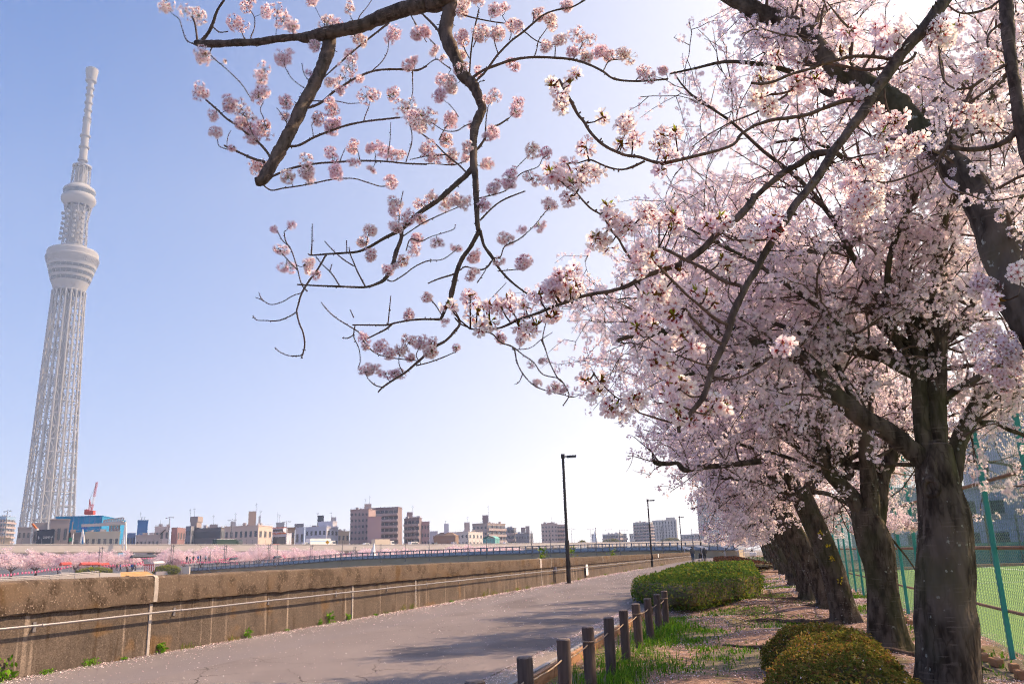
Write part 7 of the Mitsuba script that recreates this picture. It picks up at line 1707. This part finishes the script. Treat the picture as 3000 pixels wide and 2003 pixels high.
# ------------------------------------------------------------------ blossoms
def flower_template(level, cup=.25):
    """A five petalled flower round +z, of unit radius: vertices, triangles, colours."""
    red, pink, white = (.52, .06, .11), (.95, .80, .85), (.97, .915, .945)
    V, F, C = [], [], []

    def addv(p, c):
        V.append(p)
        C.append(c)
        return len(V) - 1
    for k in range(5):
        a = 2 * math.pi * k / 5
        ca, sa = math.cos(a), math.sin(a)

        def pt(r, w, h):
            return (r * ca - w * sa, r * sa + w * ca, h)
        if level == 0:
            i = [addv(pt(.05, 0, .02), red), addv(pt(.30, .10, .05 + cup * .10), pink), addv(pt(.30, -.10, .05 + cup * .10), pink), addv(pt(.58, 0, cup * .40 - .02), white), addv(pt(.62, .36, cup * .62 + .05), white), addv(pt(.62, -.36, cup * .62 + .05), white), addv(pt(.97, .17, cup + .02), white), addv(pt(.88, 0, cup), white), addv(pt(.97, -.17, cup + .02), white)]
            for t in ((0, 2, 3), (0, 3, 1), (1, 3, 4), (2, 5, 3), (3, 6, 4), (3, 7, 6), (3, 8, 7), (3, 5, 8)):
                F.append([i[q] for q in t])
        elif level == .5:
            i = [addv(pt(.04, 0, .02), red), addv(pt(.34, 0, .04 + cup * .2), pink), addv(pt(.62, .36, cup * .6 + .04), white), addv(pt(.62, -.36, cup * .6 + .04), white), addv(pt(.96, .13, cup), white), addv(pt(.96, -.13, cup), white)]
            for t in ((0, 3, 1), (0, 1, 2), (1, 3, 5), (1, 5, 4), (1, 4, 2)):
                F.append([i[q] for q in t])
        elif level == 1:
            i = [addv(pt(.04, 0, 0), (.90, .74, .80)), addv(pt(.62, .36, cup * .7), white), addv(pt(.62, -.36, cup * .7), white), addv(pt(.95, 0, cup), white)]
            F += [[i[0], i[2], i[1]], [i[1], i[2], i[3]]]
        else:
            if k == 0:
                c0 = addv((0, 0, -.12), (.92, .79, .84))
            V.append((.9 * ca, .9 * sa, cup))
            C.append(white)
    if level == 2:
        for k in range(5):
            F.append([0, 1 + k, 1 + (k + 1) % 5])
    if level == .5:
        c = addv((0, 0, .12), (.42, .03, .06))
        q = [addv((.24 * math.cos(2 * math.pi * k / 5 + .6), .24 * math.sin(2 * math.pi * k / 5 + .6), .06), (.56, .07, .11)) for k in range(5)]
        F += [[c, q[k], q[(k + 1) % 5]] for k in range(5)]
    if level == 0:
        c = addv((0, 0, .14), (.40, .03, .06))
        s = [addv(((.22 if k % 2 else .09) * math.cos(math.pi * k / 5 + .6), (.22 if k % 2 else .09) * math.sin(math.pi * k / 5 + .6), .06), (.55, .06, .10)) for k in range(10)]
        F += [[c, s[k], s[(k + 1) % 10]] for k in range(10)]
        for k in range(7):
            a = 2 * math.pi * k / 7
            p = [addv((.05 * math.cos(a + d), .05 * math.sin(a + d), .1), (.6, .25, .25)) for d in (-.3, .3)] + [addv((.30 * math.cos(a), .30 * math.sin(a), .34), (.75, .60, .25))]
            F.append(p)
    return np.array(V), np.array(F), np.array(C)


TEMPL = {l: [flower_template(l, c) for c in (.12, .30, .55)] for l in (0, .5, 1, 2)}


def flowers(pos, axis, size, level, rng, tint=None):
    """Many flowers: arrays of vertices, triangles, colours."""
    out, n0 = MB(), len(pos)
    which = rng.integers(0, 3, n0)
    t = nrm(np.cross(axis, rng.normal(size=(n0, 3))))
    s = np.cross(axis, t)
    B = np.stack([t, s, axis], 1)
    for w in range(3):
        m = which == w
        if not m.any():
            continue
        V, F, C = TEMPL[level][w]
        v = pos[m][:, None] + np.einsum('ij,njk->nik', V, B[m]) * size[m][:, None, None]
        f = F[None] + (np.arange(m.sum()) * len(V))[:, None, None]
        c = C[None] * (tint[m][:, None] if tint is not None else 1.0) * np.ones((m.sum(), 1, 1))
        out.put(v.reshape(-1, 3), f.reshape(-1, 3), np.clip(c.reshape(-1, 3), 0, .975))
    return out


def umbel(c, R, rng, n, fsize, up=None, stalk_to=None):
    """Positions and axes of n flowers on the outside of a cluster."""
    d = nrm(rng.normal(size=(n * 3, 3)) + (np.array([0, 0, -.15])))
    keep = []
    for i in range(len(d)):
        if all(np.dot(d[i], d[j]) < math.cos(fsize * .92 / max(R, fsize * .8)) for j in keep):
            keep.append(i)
        if len(keep) == n:
            break
    d = d[keep]
    p = c + d * (R - fsize * .25) * rng.uniform(.78, 1.0, (len(d), 1))
    return p, nrm(d + rng.normal(size=d.shape) * .22)


def cluster_mesh(c, R, rng, fsize, bud=.35):
    """A cluster of one to three umbels on neighbouring spurs, some flowers still in bud."""
    m = 1 if R < fsize * 1.6 else rng.integers(2, 4)
    P_, A_, H_ = [], [], []
    for k_ in range(m):
        off = nrm(rng.normal(size=3) * [1, 1, .8]) * R * (0 if m == 1 else rng.uniform(.35, .6))
        rk = R if m == 1 else R * rng.uniform(.55, .8)
        n = int(np.clip(3.4 * (rk / fsize) ** 2, 4, 22))
        q, ax_ = umbel(c + off, rk, rng, n, fsize)
        P_.append(q)
        A_.append(ax_)
        H_.append(np.repeat((c + off)[None], len(q), 0))
    p, a, hub = np.vstack(P_), np.vstack(A_), np.vstack(H_)
    sz = fsize * rng.uniform(.86, 1.12, len(p))
    hue = np.array([1, 1, 1]) * rng.uniform(.94, 1.02, (len(p), 1)) * np.array([1, rng.uniform(.93, 1.03), rng.uniform(.95, 1.03)])
    stalks = MB()
    sz = sz * np.where(rng.random(len(p)) < .10, .55, 1.0)
    for q, ax, hb in zip(p, a, hub):
        e = q - ax * fsize * .02
        b = q - ax * fsize * .42
        stalks.tube([hb, b], [.0010, .0009], 3, col=(.22, .17, .045), cap=False)
        stalks.tube([b, b * .4 + e * .6, e], [.0010, .0030, .0030], 3, col=(.30, .045, .045), cap=False)
    for _ in range(rng.integers(2, 5)):
        d = nrm(rng.normal(size=3) + [0, 0, .3])
        stalks.tube([c, c + d * fsize * .5, c + d * fsize * .95], [.0022, .004, .0005], 4, col=(.30, .17, .035), cap=False)
    if rng.random() < bud:
        for _ in range(rng.integers(2, 4)):
            d = nrm(rng.normal(size=3) * .6 + [0, 0, 1])
            s = nrm(np.cross(d, rng.normal(size=3)))
            l = fsize * rng.uniform(.9, 1.6)
            stalks.put(np.array([c, c + d * l * .5 + s * l * .16, c + d * l, c + d * l * .5 - s * l * .16]), np.array([[0, 1, 2], [0, 2, 3]]), (.26, .30, .03))
    return p, a, sz, hue, stalks


BCOL = None


def limb_mesh(row, m=5, sides=8, seed=0, knob=.05):
    q = spline(np.array(row, float) / 1000.0, m)
    r = np.random.default_rng(seed)
    rad = np.maximum(q[:, 3], .0012) * (1 + r.normal(0, knob, len(q)))
    n = len(q)
    wob = np.cumsum(r.normal(0, .05, (n, 3)), 0)
    wob -= np.linspace(0, 1, n)[:, None] * wob[-1]
    return q[:, :3] + wob * rad[:, None] * .5, rad


def traced_tree(key, limbs, names, sides_big, seed, bsdf_big='m_branch', small=.0065):
    polys = []
    for i, row in enumerate(limbs):
        p, r = limb_mesh(row, 5, 8, seed + i)
        polys.append((p, r))
        big = r.max() > .012
        v, f = tube(p, r, 12 if r.max() > .05 else (8 if big else 5))
        if r.max() > .004:
            g_ = np.random.default_rng(seed * 7 + i)
            sp_ = MB().put(v, f)
            for _ in range(int(len(p) * .22)):
                a_ = g_.integers(1, len(p) - 1)
                d_ = nrm(np.cross(p[a_ + 1] - p[a_ - 1], g_.normal(size=3)))
                l_ = g_.uniform(.002, .009) + r[a_] * .25
                sp_.tube([p[a_] + d_ * r[a_] * .6, p[a_] + d_ * (r[a_] + l_ * .6), p[a_] + d_ * (r[a_] + l_)], [min(.006, r[a_] * .6), .0035, .0015], 4)
            v, f = sp_.mesh()
        add('limb' if big else 'twig', (v, f), ('m_trunk' if r.max() > .1 and key == 'cherry_tree_001' else bsdf_big) if big else 'm_twig', key, smooth=True)
    return polys


def nearest(polys, c):
    best = (1e9, None)
    for p, r in polys:
        d = np.linalg.norm(p - c, axis=1)
        i = d.argmin()
        if d[i] < best[0]:
            best = (d[i], p[i])
    return best


# ------------------------------------------------------------------ growing side branches, twigs and clusters
def wander(p0, d0, L, rng, n=6, up=0.0, droop=0.0, wig=.25):
    p = [np.asarray(p0, float)]
    d = nrm(d0)
    for i in range(n):
        d = nrm(d + rng.normal(size=3) * wig / math.sqrt(n) * 1.6 + np.array([0, 0, (up - droop * (i / n) * 2)]) / n)
        p.append(p[-1] + d * L / n)
    return np.array(p)


def grow(key, polys, rng, level, per_m=5.0, sub=(.6, 1.5), twig_step=.13, cl_step=.075, clR=.040, nfl=8, fsize=.0165, parts=0, lo=1.25, bias=(0, 0, 0), vmin=.012, droop=.45, crown=None, eye=np.array([0, 0, 1.2])):
    """Side branches, twigs and blossom clusters on the limbs of a tree."""
    wood, tips = MB(), []
    for p, r in polys:
        L = np.r_[0, np.cumsum(np.linalg.norm(np.diff(p, axis=0), axis=1))]
        n = int(L[-1] * per_m * rng.uniform(.85, 1.15))
        for _ in range(n):
            s = L[-1] * (1 - rng.random() ** 1.25 * .85)
            at_ = np.array([np.interp(s, L, p[:, i]) for i in range(3)])
            rr = np.interp(s, L, r)
            if at_[2] < 1.9 and rr > .06:
                continue
            i = min(np.searchsorted(L, s), len(p) - 1)
            tg = nrm(p[i] - p[max(i - 1, 0)])
            d = nrm(tg * .55 + nrm(rng.normal(size=3)) * 1.0 + np.array([0, 0, .25]) + np.array(bias))
            l = rng.uniform(*sub) * (.6 + .4 * (1 - s / L[-1]))
            q = wander(at_, d, l, rng, 6, .25, droop)
            q[:, 2] = np.maximum(q[:, 2], lo + .1 * rng.random())
            if crown is not None and q[-1, 2] > crown(q[-1:])[0]:
                continue
            wood.tube(q, np.linspace(min(rr * .45, .012), .0035, len(q)), 4, cap=False)
            ql = np.linspace(0, 1, len(q))
            for t in np.arange(.18, 1.0, twig_step / l):
                b = np.array([np.interp(t, ql, q[:, k]) for k in range(3)])
                tl = rng.uniform(.12, .42)
                e = wander(b, nrm(q[-1] - q[0]) * .5 + nrm(rng.normal(size=3)), tl, rng, 3, .15, .2, .3)
                e[:, 2] = np.maximum(e[:, 2], lo)
                wood.tube(e, [.0042, .0036, .003, .002], 3, cap=False)
                for u in np.arange(.25, 1.02, cl_step / tl):
                    tips.append(np.array([np.interp(u, [0, .333, .667, 1], e[:, k]) for k in range(3)]))
            tips.append(q[-1])
    add('twigs', wood.mesh(), 'm_twig', key, kind='stuff')
    tips = np.array(tips) + rng.normal(size=(len(tips), 3)) * .022
    if crown is not None:
        tips = tips[tips[:, 2] + rng.normal(0, .18, len(tips)) < crown(tips)]
    n = len(tips)
    R = clR * rng.uniform(.6, 1.3, n)
    dd = nrm(rng.normal(size=(n, nfl, 3)))
    pos = tips[:, None] + dd * R[:, None, None] * rng.uniform(.6, 1.0, (n, nfl, 1))
    axs = nrm(dd + rng.normal(size=dd.shape) * .3)
    tint = np.array([1.0, .965, .99]) * rng.uniform(.90, 1.06, (n, 1)) * np.array([1, 1, 1]) + rng.normal(0, .015, (n, 3))
    tint = np.repeat(tint, nfl, 0)
    dist = np.linalg.norm(tips - eye, axis=1)
    order = np.argsort(dist - 1e-6 * tips[:, 0])
    vis = [i for i in order if tips[i, 1] > 1][:parts]
    rest = np.setdiff1d(np.arange(n), vis)
    P, A, Tn = pos.reshape(-1, 3), axs.reshape(-1, 3), tint
    for i in vis:
        s = slice(i * nfl, (i + 1) * nfl)
        fl = flowers(P[s], A[s], np.full(nfl, fsize) * rng.uniform(.85, 1.15, nfl), level, rng, Tn[s])
        add('blossom_cluster', fl.mesh(), 'm_blossom', key, color=fl.col())
    idx = (rest[:, None] * nfl + np.arange(nfl)).ravel()
    fl = flowers(P[idx], A[idx], fsize * rng.uniform(.85, 1.15, len(idx)), level, rng, Tn[idx])
    add('blossom', fl.mesh(), 'm_blossom', key, color=fl.col(), kind='stuff')
    k = max(20, n // 60)
    b = tips[rng.integers(0, n, k)]
    b = np.repeat(b, 3, 0) + rng.normal(size=(k * 3, 3)) * .012
    v, f, c = leaves(b, np.tile([0, 0, 1.0], (len(b), 1)), np.full(len(b), .03), pick(rng, len(b), [(.26, .30, .03), (.33, .28, .04)], (2, 1)), rng, 1.0)
    add('young_leaves', (v, f), 'm_leaf', key, color=c, kind='stuff')
    return n


def trunk_mesh(p, r, sides=26, seed=0, flare=.0):
    """A knobbly trunk with flutes and root flare."""
    g = np.random.default_rng(seed)
    v, f = tube(p, r, sides, True)
    n = len(p)
    w = v[:n * sides].reshape(n, sides, 3)
    a = np.arange(sides) * 2 * np.pi / sides
    ph = g.random(4) * 6.28
    for i in range(n):
        z = p[i][2]
        m = 1 + .045 * np.sin(3 * a + ph[0] + z * .9) + .03 * np.sin(5 * a + ph[1] - z * 1.3) + .02 * np.sin(9 * a + ph[2] + z * 4) + flare * math.exp(-max(z, 0) / .16) * (1 + .8 * np.sin(5 * a + ph[3]))
        w[i] = p[i] + (w[i] - p[i]) * m[:, None]
    v[:n * sides] = w.reshape(-1, 3)
    return v, f


def swell(rows, spots, m=7):
    q = spline(np.array(rows, float), m)
    for z, dr_, s in spots:
        q[:, 3] *= 1 + dr_ * np.exp(-((q[:, 2] - z) / s) ** 2)
    return q


def crown_c(t):
    return np.where(t[:, 0] < 2.2, np.where(t[:, 2] < 3.2 - 1.1 * (t[:, 0] - .45), -9.0, 3.75 + 1.0 * np.maximum(t[:, 0], -1.0)), 9.0)


def crown_d(t):
    return np.where(t[:, 0] < 2.8, np.where(t[:, 2] < 1.95 - 1.0 * (t[:, 0] - 1.75), -9.0, 4.3 + .85 * t[:, 0]), 9.0)


def trimmed(limbs, crown):
    """Limbs cut where they leave the crown, tapering to the cut."""
    out = []
    for p, r in limbs:
        n = len(p)
        bad = np.nonzero(p[:, 2] > crown(p) - .1)[0]
        bad = bad[bad > 4]
        m = int(bad[0]) if len(bad) else n
        if m >= 6:
            out.append((p[:m], np.linspace(r[0], .008, m)))
    return out


def limbs_for(base, fork, rng, specs):
    out = []
    for az, L, z1, up, dr_, r0 in specs:
        a = math.radians(az)
        d = np.array([math.sin(a), math.cos(a), z1])
        p = wander(np.asarray(fork) + [0, 0, rng.uniform(-.15, .1)], d, L, rng, 9, up, dr_, .3)
        p = spline(p, 3)
        out.append((p, np.linspace(r0, .006, len(p))))
    return out


# ------------------------------------------------------------------ overhead tree: its trunk stands beside the viewpoint
rng = np.random.default_rng(9)
TA = thing('cherry_tree', 'overhanging cherry tree whose sawn off limbs and pink clusters hang in from the top centre', 'tree', None)
ta = traced_tree(TA, LIMBS['A'], None, 12, 100)
ax, ay = XY(10.25, -.35), -.35
a0 = np.array(LIMBS['A'][0][0], float)[:3] / 1000
c0 = np.array(LIMBS['A'][2][0], float)[:3] / 1000
mt = MB()
q = spline([(ax, ay, -.1), (ax - .05, ay + .05, 1.0), (ax - .25, ay + .3, 2.2), (ax - .5, ay + .9, 3.4)], 5)
mt.tube(q, np.interp(np.linspace(0, 1, len(q)), [0, .12, 1], [.30, .23, .15]), 14)
add('trunk', mt.mesh(), 'm_trunk', TA, smooth=True)
q = spline([(ax - .42, ay + .75, 3.1), (ax - .7, ay + 2.2, 4.3), (.35, 4.0, 5.15), (-.15, 4.95, 5.28), tuple(a0 + [0.12, -.04, .01]), tuple(a0)], 5)
add('limb', tube(q, np.linspace(.12, .064, len(q)), 12), 'm_branch', TA, smooth=True)
q = spline([(ax - .42, ay + .75, 3.1), (ax + .2, ay + 1.5, 4.6), (ax + .5, ay + 2.6, 5.6)], 5)
add('limb', tube(q, np.linspace(.11, .05, len(q)), 10), 'm_branch', TA, smooth=True)
for i, (x, y, z, R) in enumerate(CLUSTERS['A']):
    c = np.array([x, y, z]) / 1000
    R = R / 1000
    p, a, sz, hue, st = cluster_mesh(c, R, rng, .0182)
    fl = flowers(p, a, sz, .5, rng, hue)
    st.put(*fl.mesh(), fl.col())
    d, q = nearest(ta, c)
    if .015 < d < .35:
        st.tube([q, (q + c) / 2 + [0, 0, -.012], c], [.0026, .0022, .002], 4, col=(.07, .04, .03), cap=False)
    add('blossom_cluster', st.mesh(), 'm_blossom', TA, color=st.col())
# ------------------------------------------------------------------ near tree: just outside the right edge
TB = thing('cherry_tree', 'nearest cherry tree whose large white pink flower clusters hang down across the right half', 'tree', None)
tb = traced_tree(TB, LIMBS['B'], None, 12, 300)
n0 = np.array(LIMBS['B'][0][0], float)[:3] / 1000
pl = LIMBS['B'][-1]
pl0 = np.array(pl[0], float)[:3] / 1000
ml = [r for r in LIMBS['B'] if len(r) == 10 and abs(r[0][1] - 3000) < 60][0]
m0 = np.array(ml[0], float)[:3] / 1000
m1 = np.array(ml[-1], float)[:3] / 1000
bx, by = XY(10.35, 3.1), 3.1
q = spline([(bx + .30, by + .05, -.1), (bx + .28, by + .08, .3), (bx + .28, by + .2, 1.0), tuple(pl0 + [.06, -.01, -.25]), tuple(pl0)], 5)
add('trunk', tube(q, np.interp(np.linspace(0, 1, len(q)), [0, .15, 1], [.31, .23, .105]), 14), 'm_trunk', TB, smooth=True)
q = spline([tuple(pl0 + [.02, -.02, -.1]), tuple(pl0 + [.15, -.55, .8]), tuple(m0 + [.35, -.5, .35]), tuple(m0 + [.08, -.12, .12]), tuple(m0)], 5)
add('limb', tube(q, np.linspace(.075, .022, len(q)), 10), 'm_branch', TB, smooth=True)
q = spline([tuple(m0 + [.35, -.5, .35]), tuple((m0 + n0) / 2 + [.2, -.5, .55]), tuple(n0 + [.04, -.06, .08]), tuple(n0)], 5)
add('limb', tube(q, np.linspace(.05, .0215, len(q)), 10), 'm_branch', TB, smooth=True)
pq = tb[-1]
side = []
for t_, sp_ in ((.35, (35, 2.0, .5, .2, .5, .04)), (.45, (80, 1.8, .9, .2, .4, .04)), (.55, (-20, 1.8, 1.0, .2, .4, .035)), (.68, (30, 1.8, .8, .2, .4, .03)), (.80, (60, 1.6, .4, .2, .4, .025)), (.9, (0, 1.4, .5, .2, .4, .022))):
    side += limbs_for(None, pq[0][int(t_ * (len(pq[0]) - 1))], np.random.default_rng(int(71 + 100 * t_)), [sp_])
for i, (p, r) in enumerate(side):
    add('limb', trunk_mesh(p, r, 8, 960 + i), 'm_trunk', TB, smooth=True)
near_first = sorted(range(len(CLUSTERS['B'])), key=lambda i: -CLUSTERS['B'][i][3] / CLUSTERS['B'][i][1])
left = 300
for rank, i in enumerate(near_first):
    x, y, z, R = CLUSTERS['B'][i]
    c, R = np.array([x, y, z]) / 1000, R / 1000
    p, a, sz, hue, st = cluster_mesh(c, R, rng, .0205, .6)
    d, q = nearest(tb, c)
    if .012 < d < .25:
        st.tube([q, (q + c) / 2 + [0, 0, -.006], c], [.0026, .0022, .0022], 4, col=(.10, .06, .04), cap=False)
    if left >= len(p):
        left -= len(p)
        k = add('blossom_cluster', st.mesh(), 'm_blossom', TB, color=st.col())
        for j in range(len(p)):
            fl = flowers(p[j:j + 1], a[j:j + 1], sz[j:j + 1], 0, rng, hue[j:j + 1])
            add('flower', fl.mesh(), 'm_blossom', k, color=fl.col())
    else:
        fl = flowers(p, a, sz, 0, rng, hue)
        st.put(*fl.mesh(), fl.col())
        add('blossom_cluster', st.mesh(), 'm_blossom', TB, color=st.col())


grow(TB, [pq] + side, np.random.default_rng(72), 1, bias=(-.1, -.45, 0), per_m=8.5, parts=0, nfl=9, clR=.042, lo=2.4, sub=(.5, 1.2), crown=lambda t: np.where(t[:, 0] < 1.6, 3.2 + .8 * t[:, 0], 9.0))
# ------------------------------------------------------------------ the row of trees
TC = thing('cherry_tree', 'large cherry tree with a thick dark lichened trunk at the right, forking above head height', 'tree', None)
lc = LIMBS['C']
q = swell(np.array(lc[0]) / 1000, ((.62, .05, .08), (1.45, .06, .15)))
add('trunk', trunk_mesh(q[:, :3], q[:, 3], 32, 5, .10), 'm_trunk', TC, smooth=True)
pc = []
for i, row in enumerate(lc[1:]):
    p, r = limb_mesh(row, 5, 8, 500 + i, .03)
    pc.append((p, r))
    add('limb', trunk_mesh(p, r, 14 if r.max() > .04 else 8, 500 + i), 'm_trunk', TC, smooth=True)
c_ = q[np.argmin(abs(q[:, 2] - 1.62)), :3]
kn = trimesh.creation.torus(.052, .020, 18, 8)
kn.apply_transform(trimesh.transformations.translation_matrix(c_ + [-.115, -.12, .0]) @ trimesh.transformations.euler_matrix(math.pi / 2 + .1, 0, -.75) @ np.diag([1, 1.25, 1, 1]))
add('knot', kn, 'm_trunk', TC, smooth=True, label='oval branch scar on the left of the trunk below the fork')


# azimuth 0 is ahead, -90 over the path
up_c = limbs_for(None, (3.3, 6.6, 2.6), np.random.default_rng(61), [(-55, 2.8, .9, .3, .4, .05), (-110, 2.6, 1.1, .3, .4, .05), (60, 2.6, .8, .2, .5, .05), (120, 2.4, .9, .2, .5, .045), (-20, 2.8, 1.4, .2, .3, .05), (180, 2.2, 1.5, .2, .3, .045), (-80, 3.2, .55, .4, .5, .045), (90, 2.6, .35, .0, .9, .04), (75, 2.4, .05, -.1, 1.0, .035), (-95, 3.4, .9, .3, .5, .05), (-130, 2.8, .7, .3, .5, .045), (-65, 3.2, .5, .3, .5, .045), (-35, 2.6, .8, .3, .4, .04)])
up_c = [(p, r * .68) for p, r in trimmed(up_c, crown_c)]
for i, (p, r) in enumerate(up_c):
    add('limb', trunk_mesh(p, r, 8, 560 + i), 'm_trunk', TC, smooth=True)
NB = {}
NB['C'] = grow(TC, pc + up_c, np.random.default_rng(62), 1, per_m=11.0, parts=300, nfl=9, clR=.042, cl_step=.075, lo=1.6, sub=(.5, 1.4), crown=crown_c)
TD = thing('cherry_tree', 'second cherry tree from the front with a leaning pale streaked trunk and flared foot', 'tree', None)
ld = LIMBS['D']
q = swell(np.array(ld[0]) / 1000, ((1.2, .05, .2),))
add('trunk', trunk_mesh(q[:, :3], q[:, 3], 30, 8, .22), 'm_trunk', TD, smooth=True)
pd = []
for i, row in enumerate(ld[1:]):
    p, r = limb_mesh(row, 5, 8, 600 + i, .03)
    pd.append((p, r))
    add('limb', trunk_mesh(p, r, 12 if r.max() > .04 else 8, 600 + i), 'm_trunk', TD, smooth=True)
up_d = limbs_for(None, (3.95, 10.0, 2.1), np.random.default_rng(63), [(-60, 3.2, .9, .3, .5, .06), (-100, 3.4, .6, .3, .6, .06), (-85, 2.5, .3, .3, .7, .05), (70, 2.6, .7, .2, .6, .05), (10, 2.8, 1.3, .2, .3, .06), (-150, 2.6, 1.2, .2, .4, .05), (100, 2.4, .25, 0, .9, .045), (-40, 3.2, 1.3, .2, .3, .06), (-80, 3.6, 1.2, .3, .4, .055), (-115, 3.4, 1.0, .3, .4, .05), (-70, 2.6, .1, .25, .6, .045), (80, 2.4, .0, -.1, .8, .035)])
up_d = [(p, r * .66) for p, r in trimmed(up_d, crown_d)]
for i, (p, r) in enumerate(up_d):
    add('limb', trunk_mesh(p, r, 8, 660 + i), 'm_trunk', TD, smooth=True)
NB['D'] = grow(TD, pd + up_d, np.random.default_rng(64), 2, per_m=12.5, parts=200, nfl=8, clR=.046, cl_step=.08, lo=1.45, sub=(.5, 1.5), crown=crown_d)
row_y = [13.62, 17.0, 20.4, 24.0, 28.4, 33.5, 39.5, 47.0, 56.0, 66.0, 78.0]
row_words = ['third cherry tree in the row with small yellow leaf sprouts on its leaning trunk', 'fourth cherry tree in the row, its trunk half hidden behind the split one', 'fifth cherry tree in the row with a thick leaning trunk', 'sixth cherry tree in the row with a grey streaked trunk', 'seventh cherry tree in the row with a pale grey trunk', 'eighth cherry tree in the row along the path', 'ninth cherry tree in the row, level with the brown hedge', 'tenth cherry tree in the row beyond the brown hedge', 'eleventh cherry tree in the row above the flower bed', 'twelfth cherry tree, far along the row', 'last small cherry tree visible at the far end of the row']
for i, (y, t) in enumerate(zip(row_y, row_words)):
    r_ = np.random.default_rng(700 + i)
    x = XY(10.25 + r_.normal(0, .08), y)
    k = thing('cherry_tree', t, 'tree', None)
    lean = r_.uniform(.35, .75)
    h = r_.uniform(1.75, 2.2)
    R0 = r_.uniform(.17, .225)
    base = np.array([x, y, -.06])
    fork = base + [-lean, r_.normal(0, .15), h]
    q = spline(np.array([[*base, R0 * 1.15], [*(base + [-.02, 0, .35]), R0], [*(base * .5 + fork * .5 + [.10, 0, 0]), R0 * .92], [*fork, R0 * .85]]), 5)
    add('trunk', trunk_mesh(q[:, :3], q[:, 3], 22 if y < 30 else 12, 70 + i, .22), 'm_trunk', k, smooth=True)
    far = y > 30
    sp = [(-90 + r_.normal(0, 15), 2.9, .35, .35, .6, .085), (-60 + r_.normal(0, 15), 3.0, .8, .3, .5, .08), (-120 + r_.normal(0, 15), 2.9, .8, .3, .5, .08), (-85 + r_.normal(0, 15), 3.5, 1.3, .2, .4, .08), (60, 2.6, .9, .2, .5, .06), (120, 2.6, .9, .2, .5, .06), (-95, 2.6, .1, .15, .5, .06), (0, 2.6, 1.6, .1, .3, .07), (-75, 2.1, .0, -.05, .5, .05), (-140, 3.0, 1.2, .2, .4, .06), (-30, 3.0, 1.1, .2, .4, .06)]
    if i % 2 == 0:
        sp.append((95, 2.3, .1, 0, .8, .05))
    lm = limbs_for(None, fork - [0, 0, .1], r_, sp)
    crown_r = lambda t, x0=x: np.where(t[:, 0] - x0 < -np.where(t[:, 2] < 2.7, 2.05, 2.75) - .12 * np.sin(t[:, 1] * 5), -9.0, 9.0)
    lm = [(p, r * .85) for p, r in trimmed(lm, crown_r)]
    for j, (p, r) in enumerate(lm):
        add('limb', trunk_mesh(p, r, 9 if not far else 6, 800 + i * 20 + j), 'm_trunk', k, smooth=True)
    s = min(2.6, max(1.0, y / 17))
    NB[i] = grow(k, lm, r_, 2, per_m=(16 if i < 3 else 12) / s ** .5, twig_step=.12 * s ** .6, cl_step=.085 * s ** .6, clR=.048 * s ** .75, nfl=7 if not far else 6, fsize=.0180 * s ** .8, lo=1.42, crown=crown_r)
    if i == 0:
        for z in (.75, .95, 1.05, 1.3, 1.5):
            b = q[np.argmin(abs(q[:, 2] - z)), :3] + [-.02, -R0 - .01, 0]
            v, f, c = leaves(b + r_.normal(size=(5, 3)) * .02, np.tile([0, -1.0, .3], (5, 1)), np.full(5, .05), pick(r_, 5, [(.55, .42, .03)], (1,)), r_, .6)
            add('leaf_sprout', (v, f), 'm_leaf', k, color=c, label='small yellow sprout of leaves on the trunk')
# ------------------------------------------------------------------ air
scene['haze'] = {'type': 'cube', 'to_world': T().translate([0, 0, 340]).scale([1450, 1450, 345.5]), 'bsdf': {'type': 'null'}, 'interior': {'type': 'ref', 'id': 'haze_air'}}
labels['haze'] = {'label': 'pale blue spring haze that softens the far bank and tower', 'kind': 'stuff'}
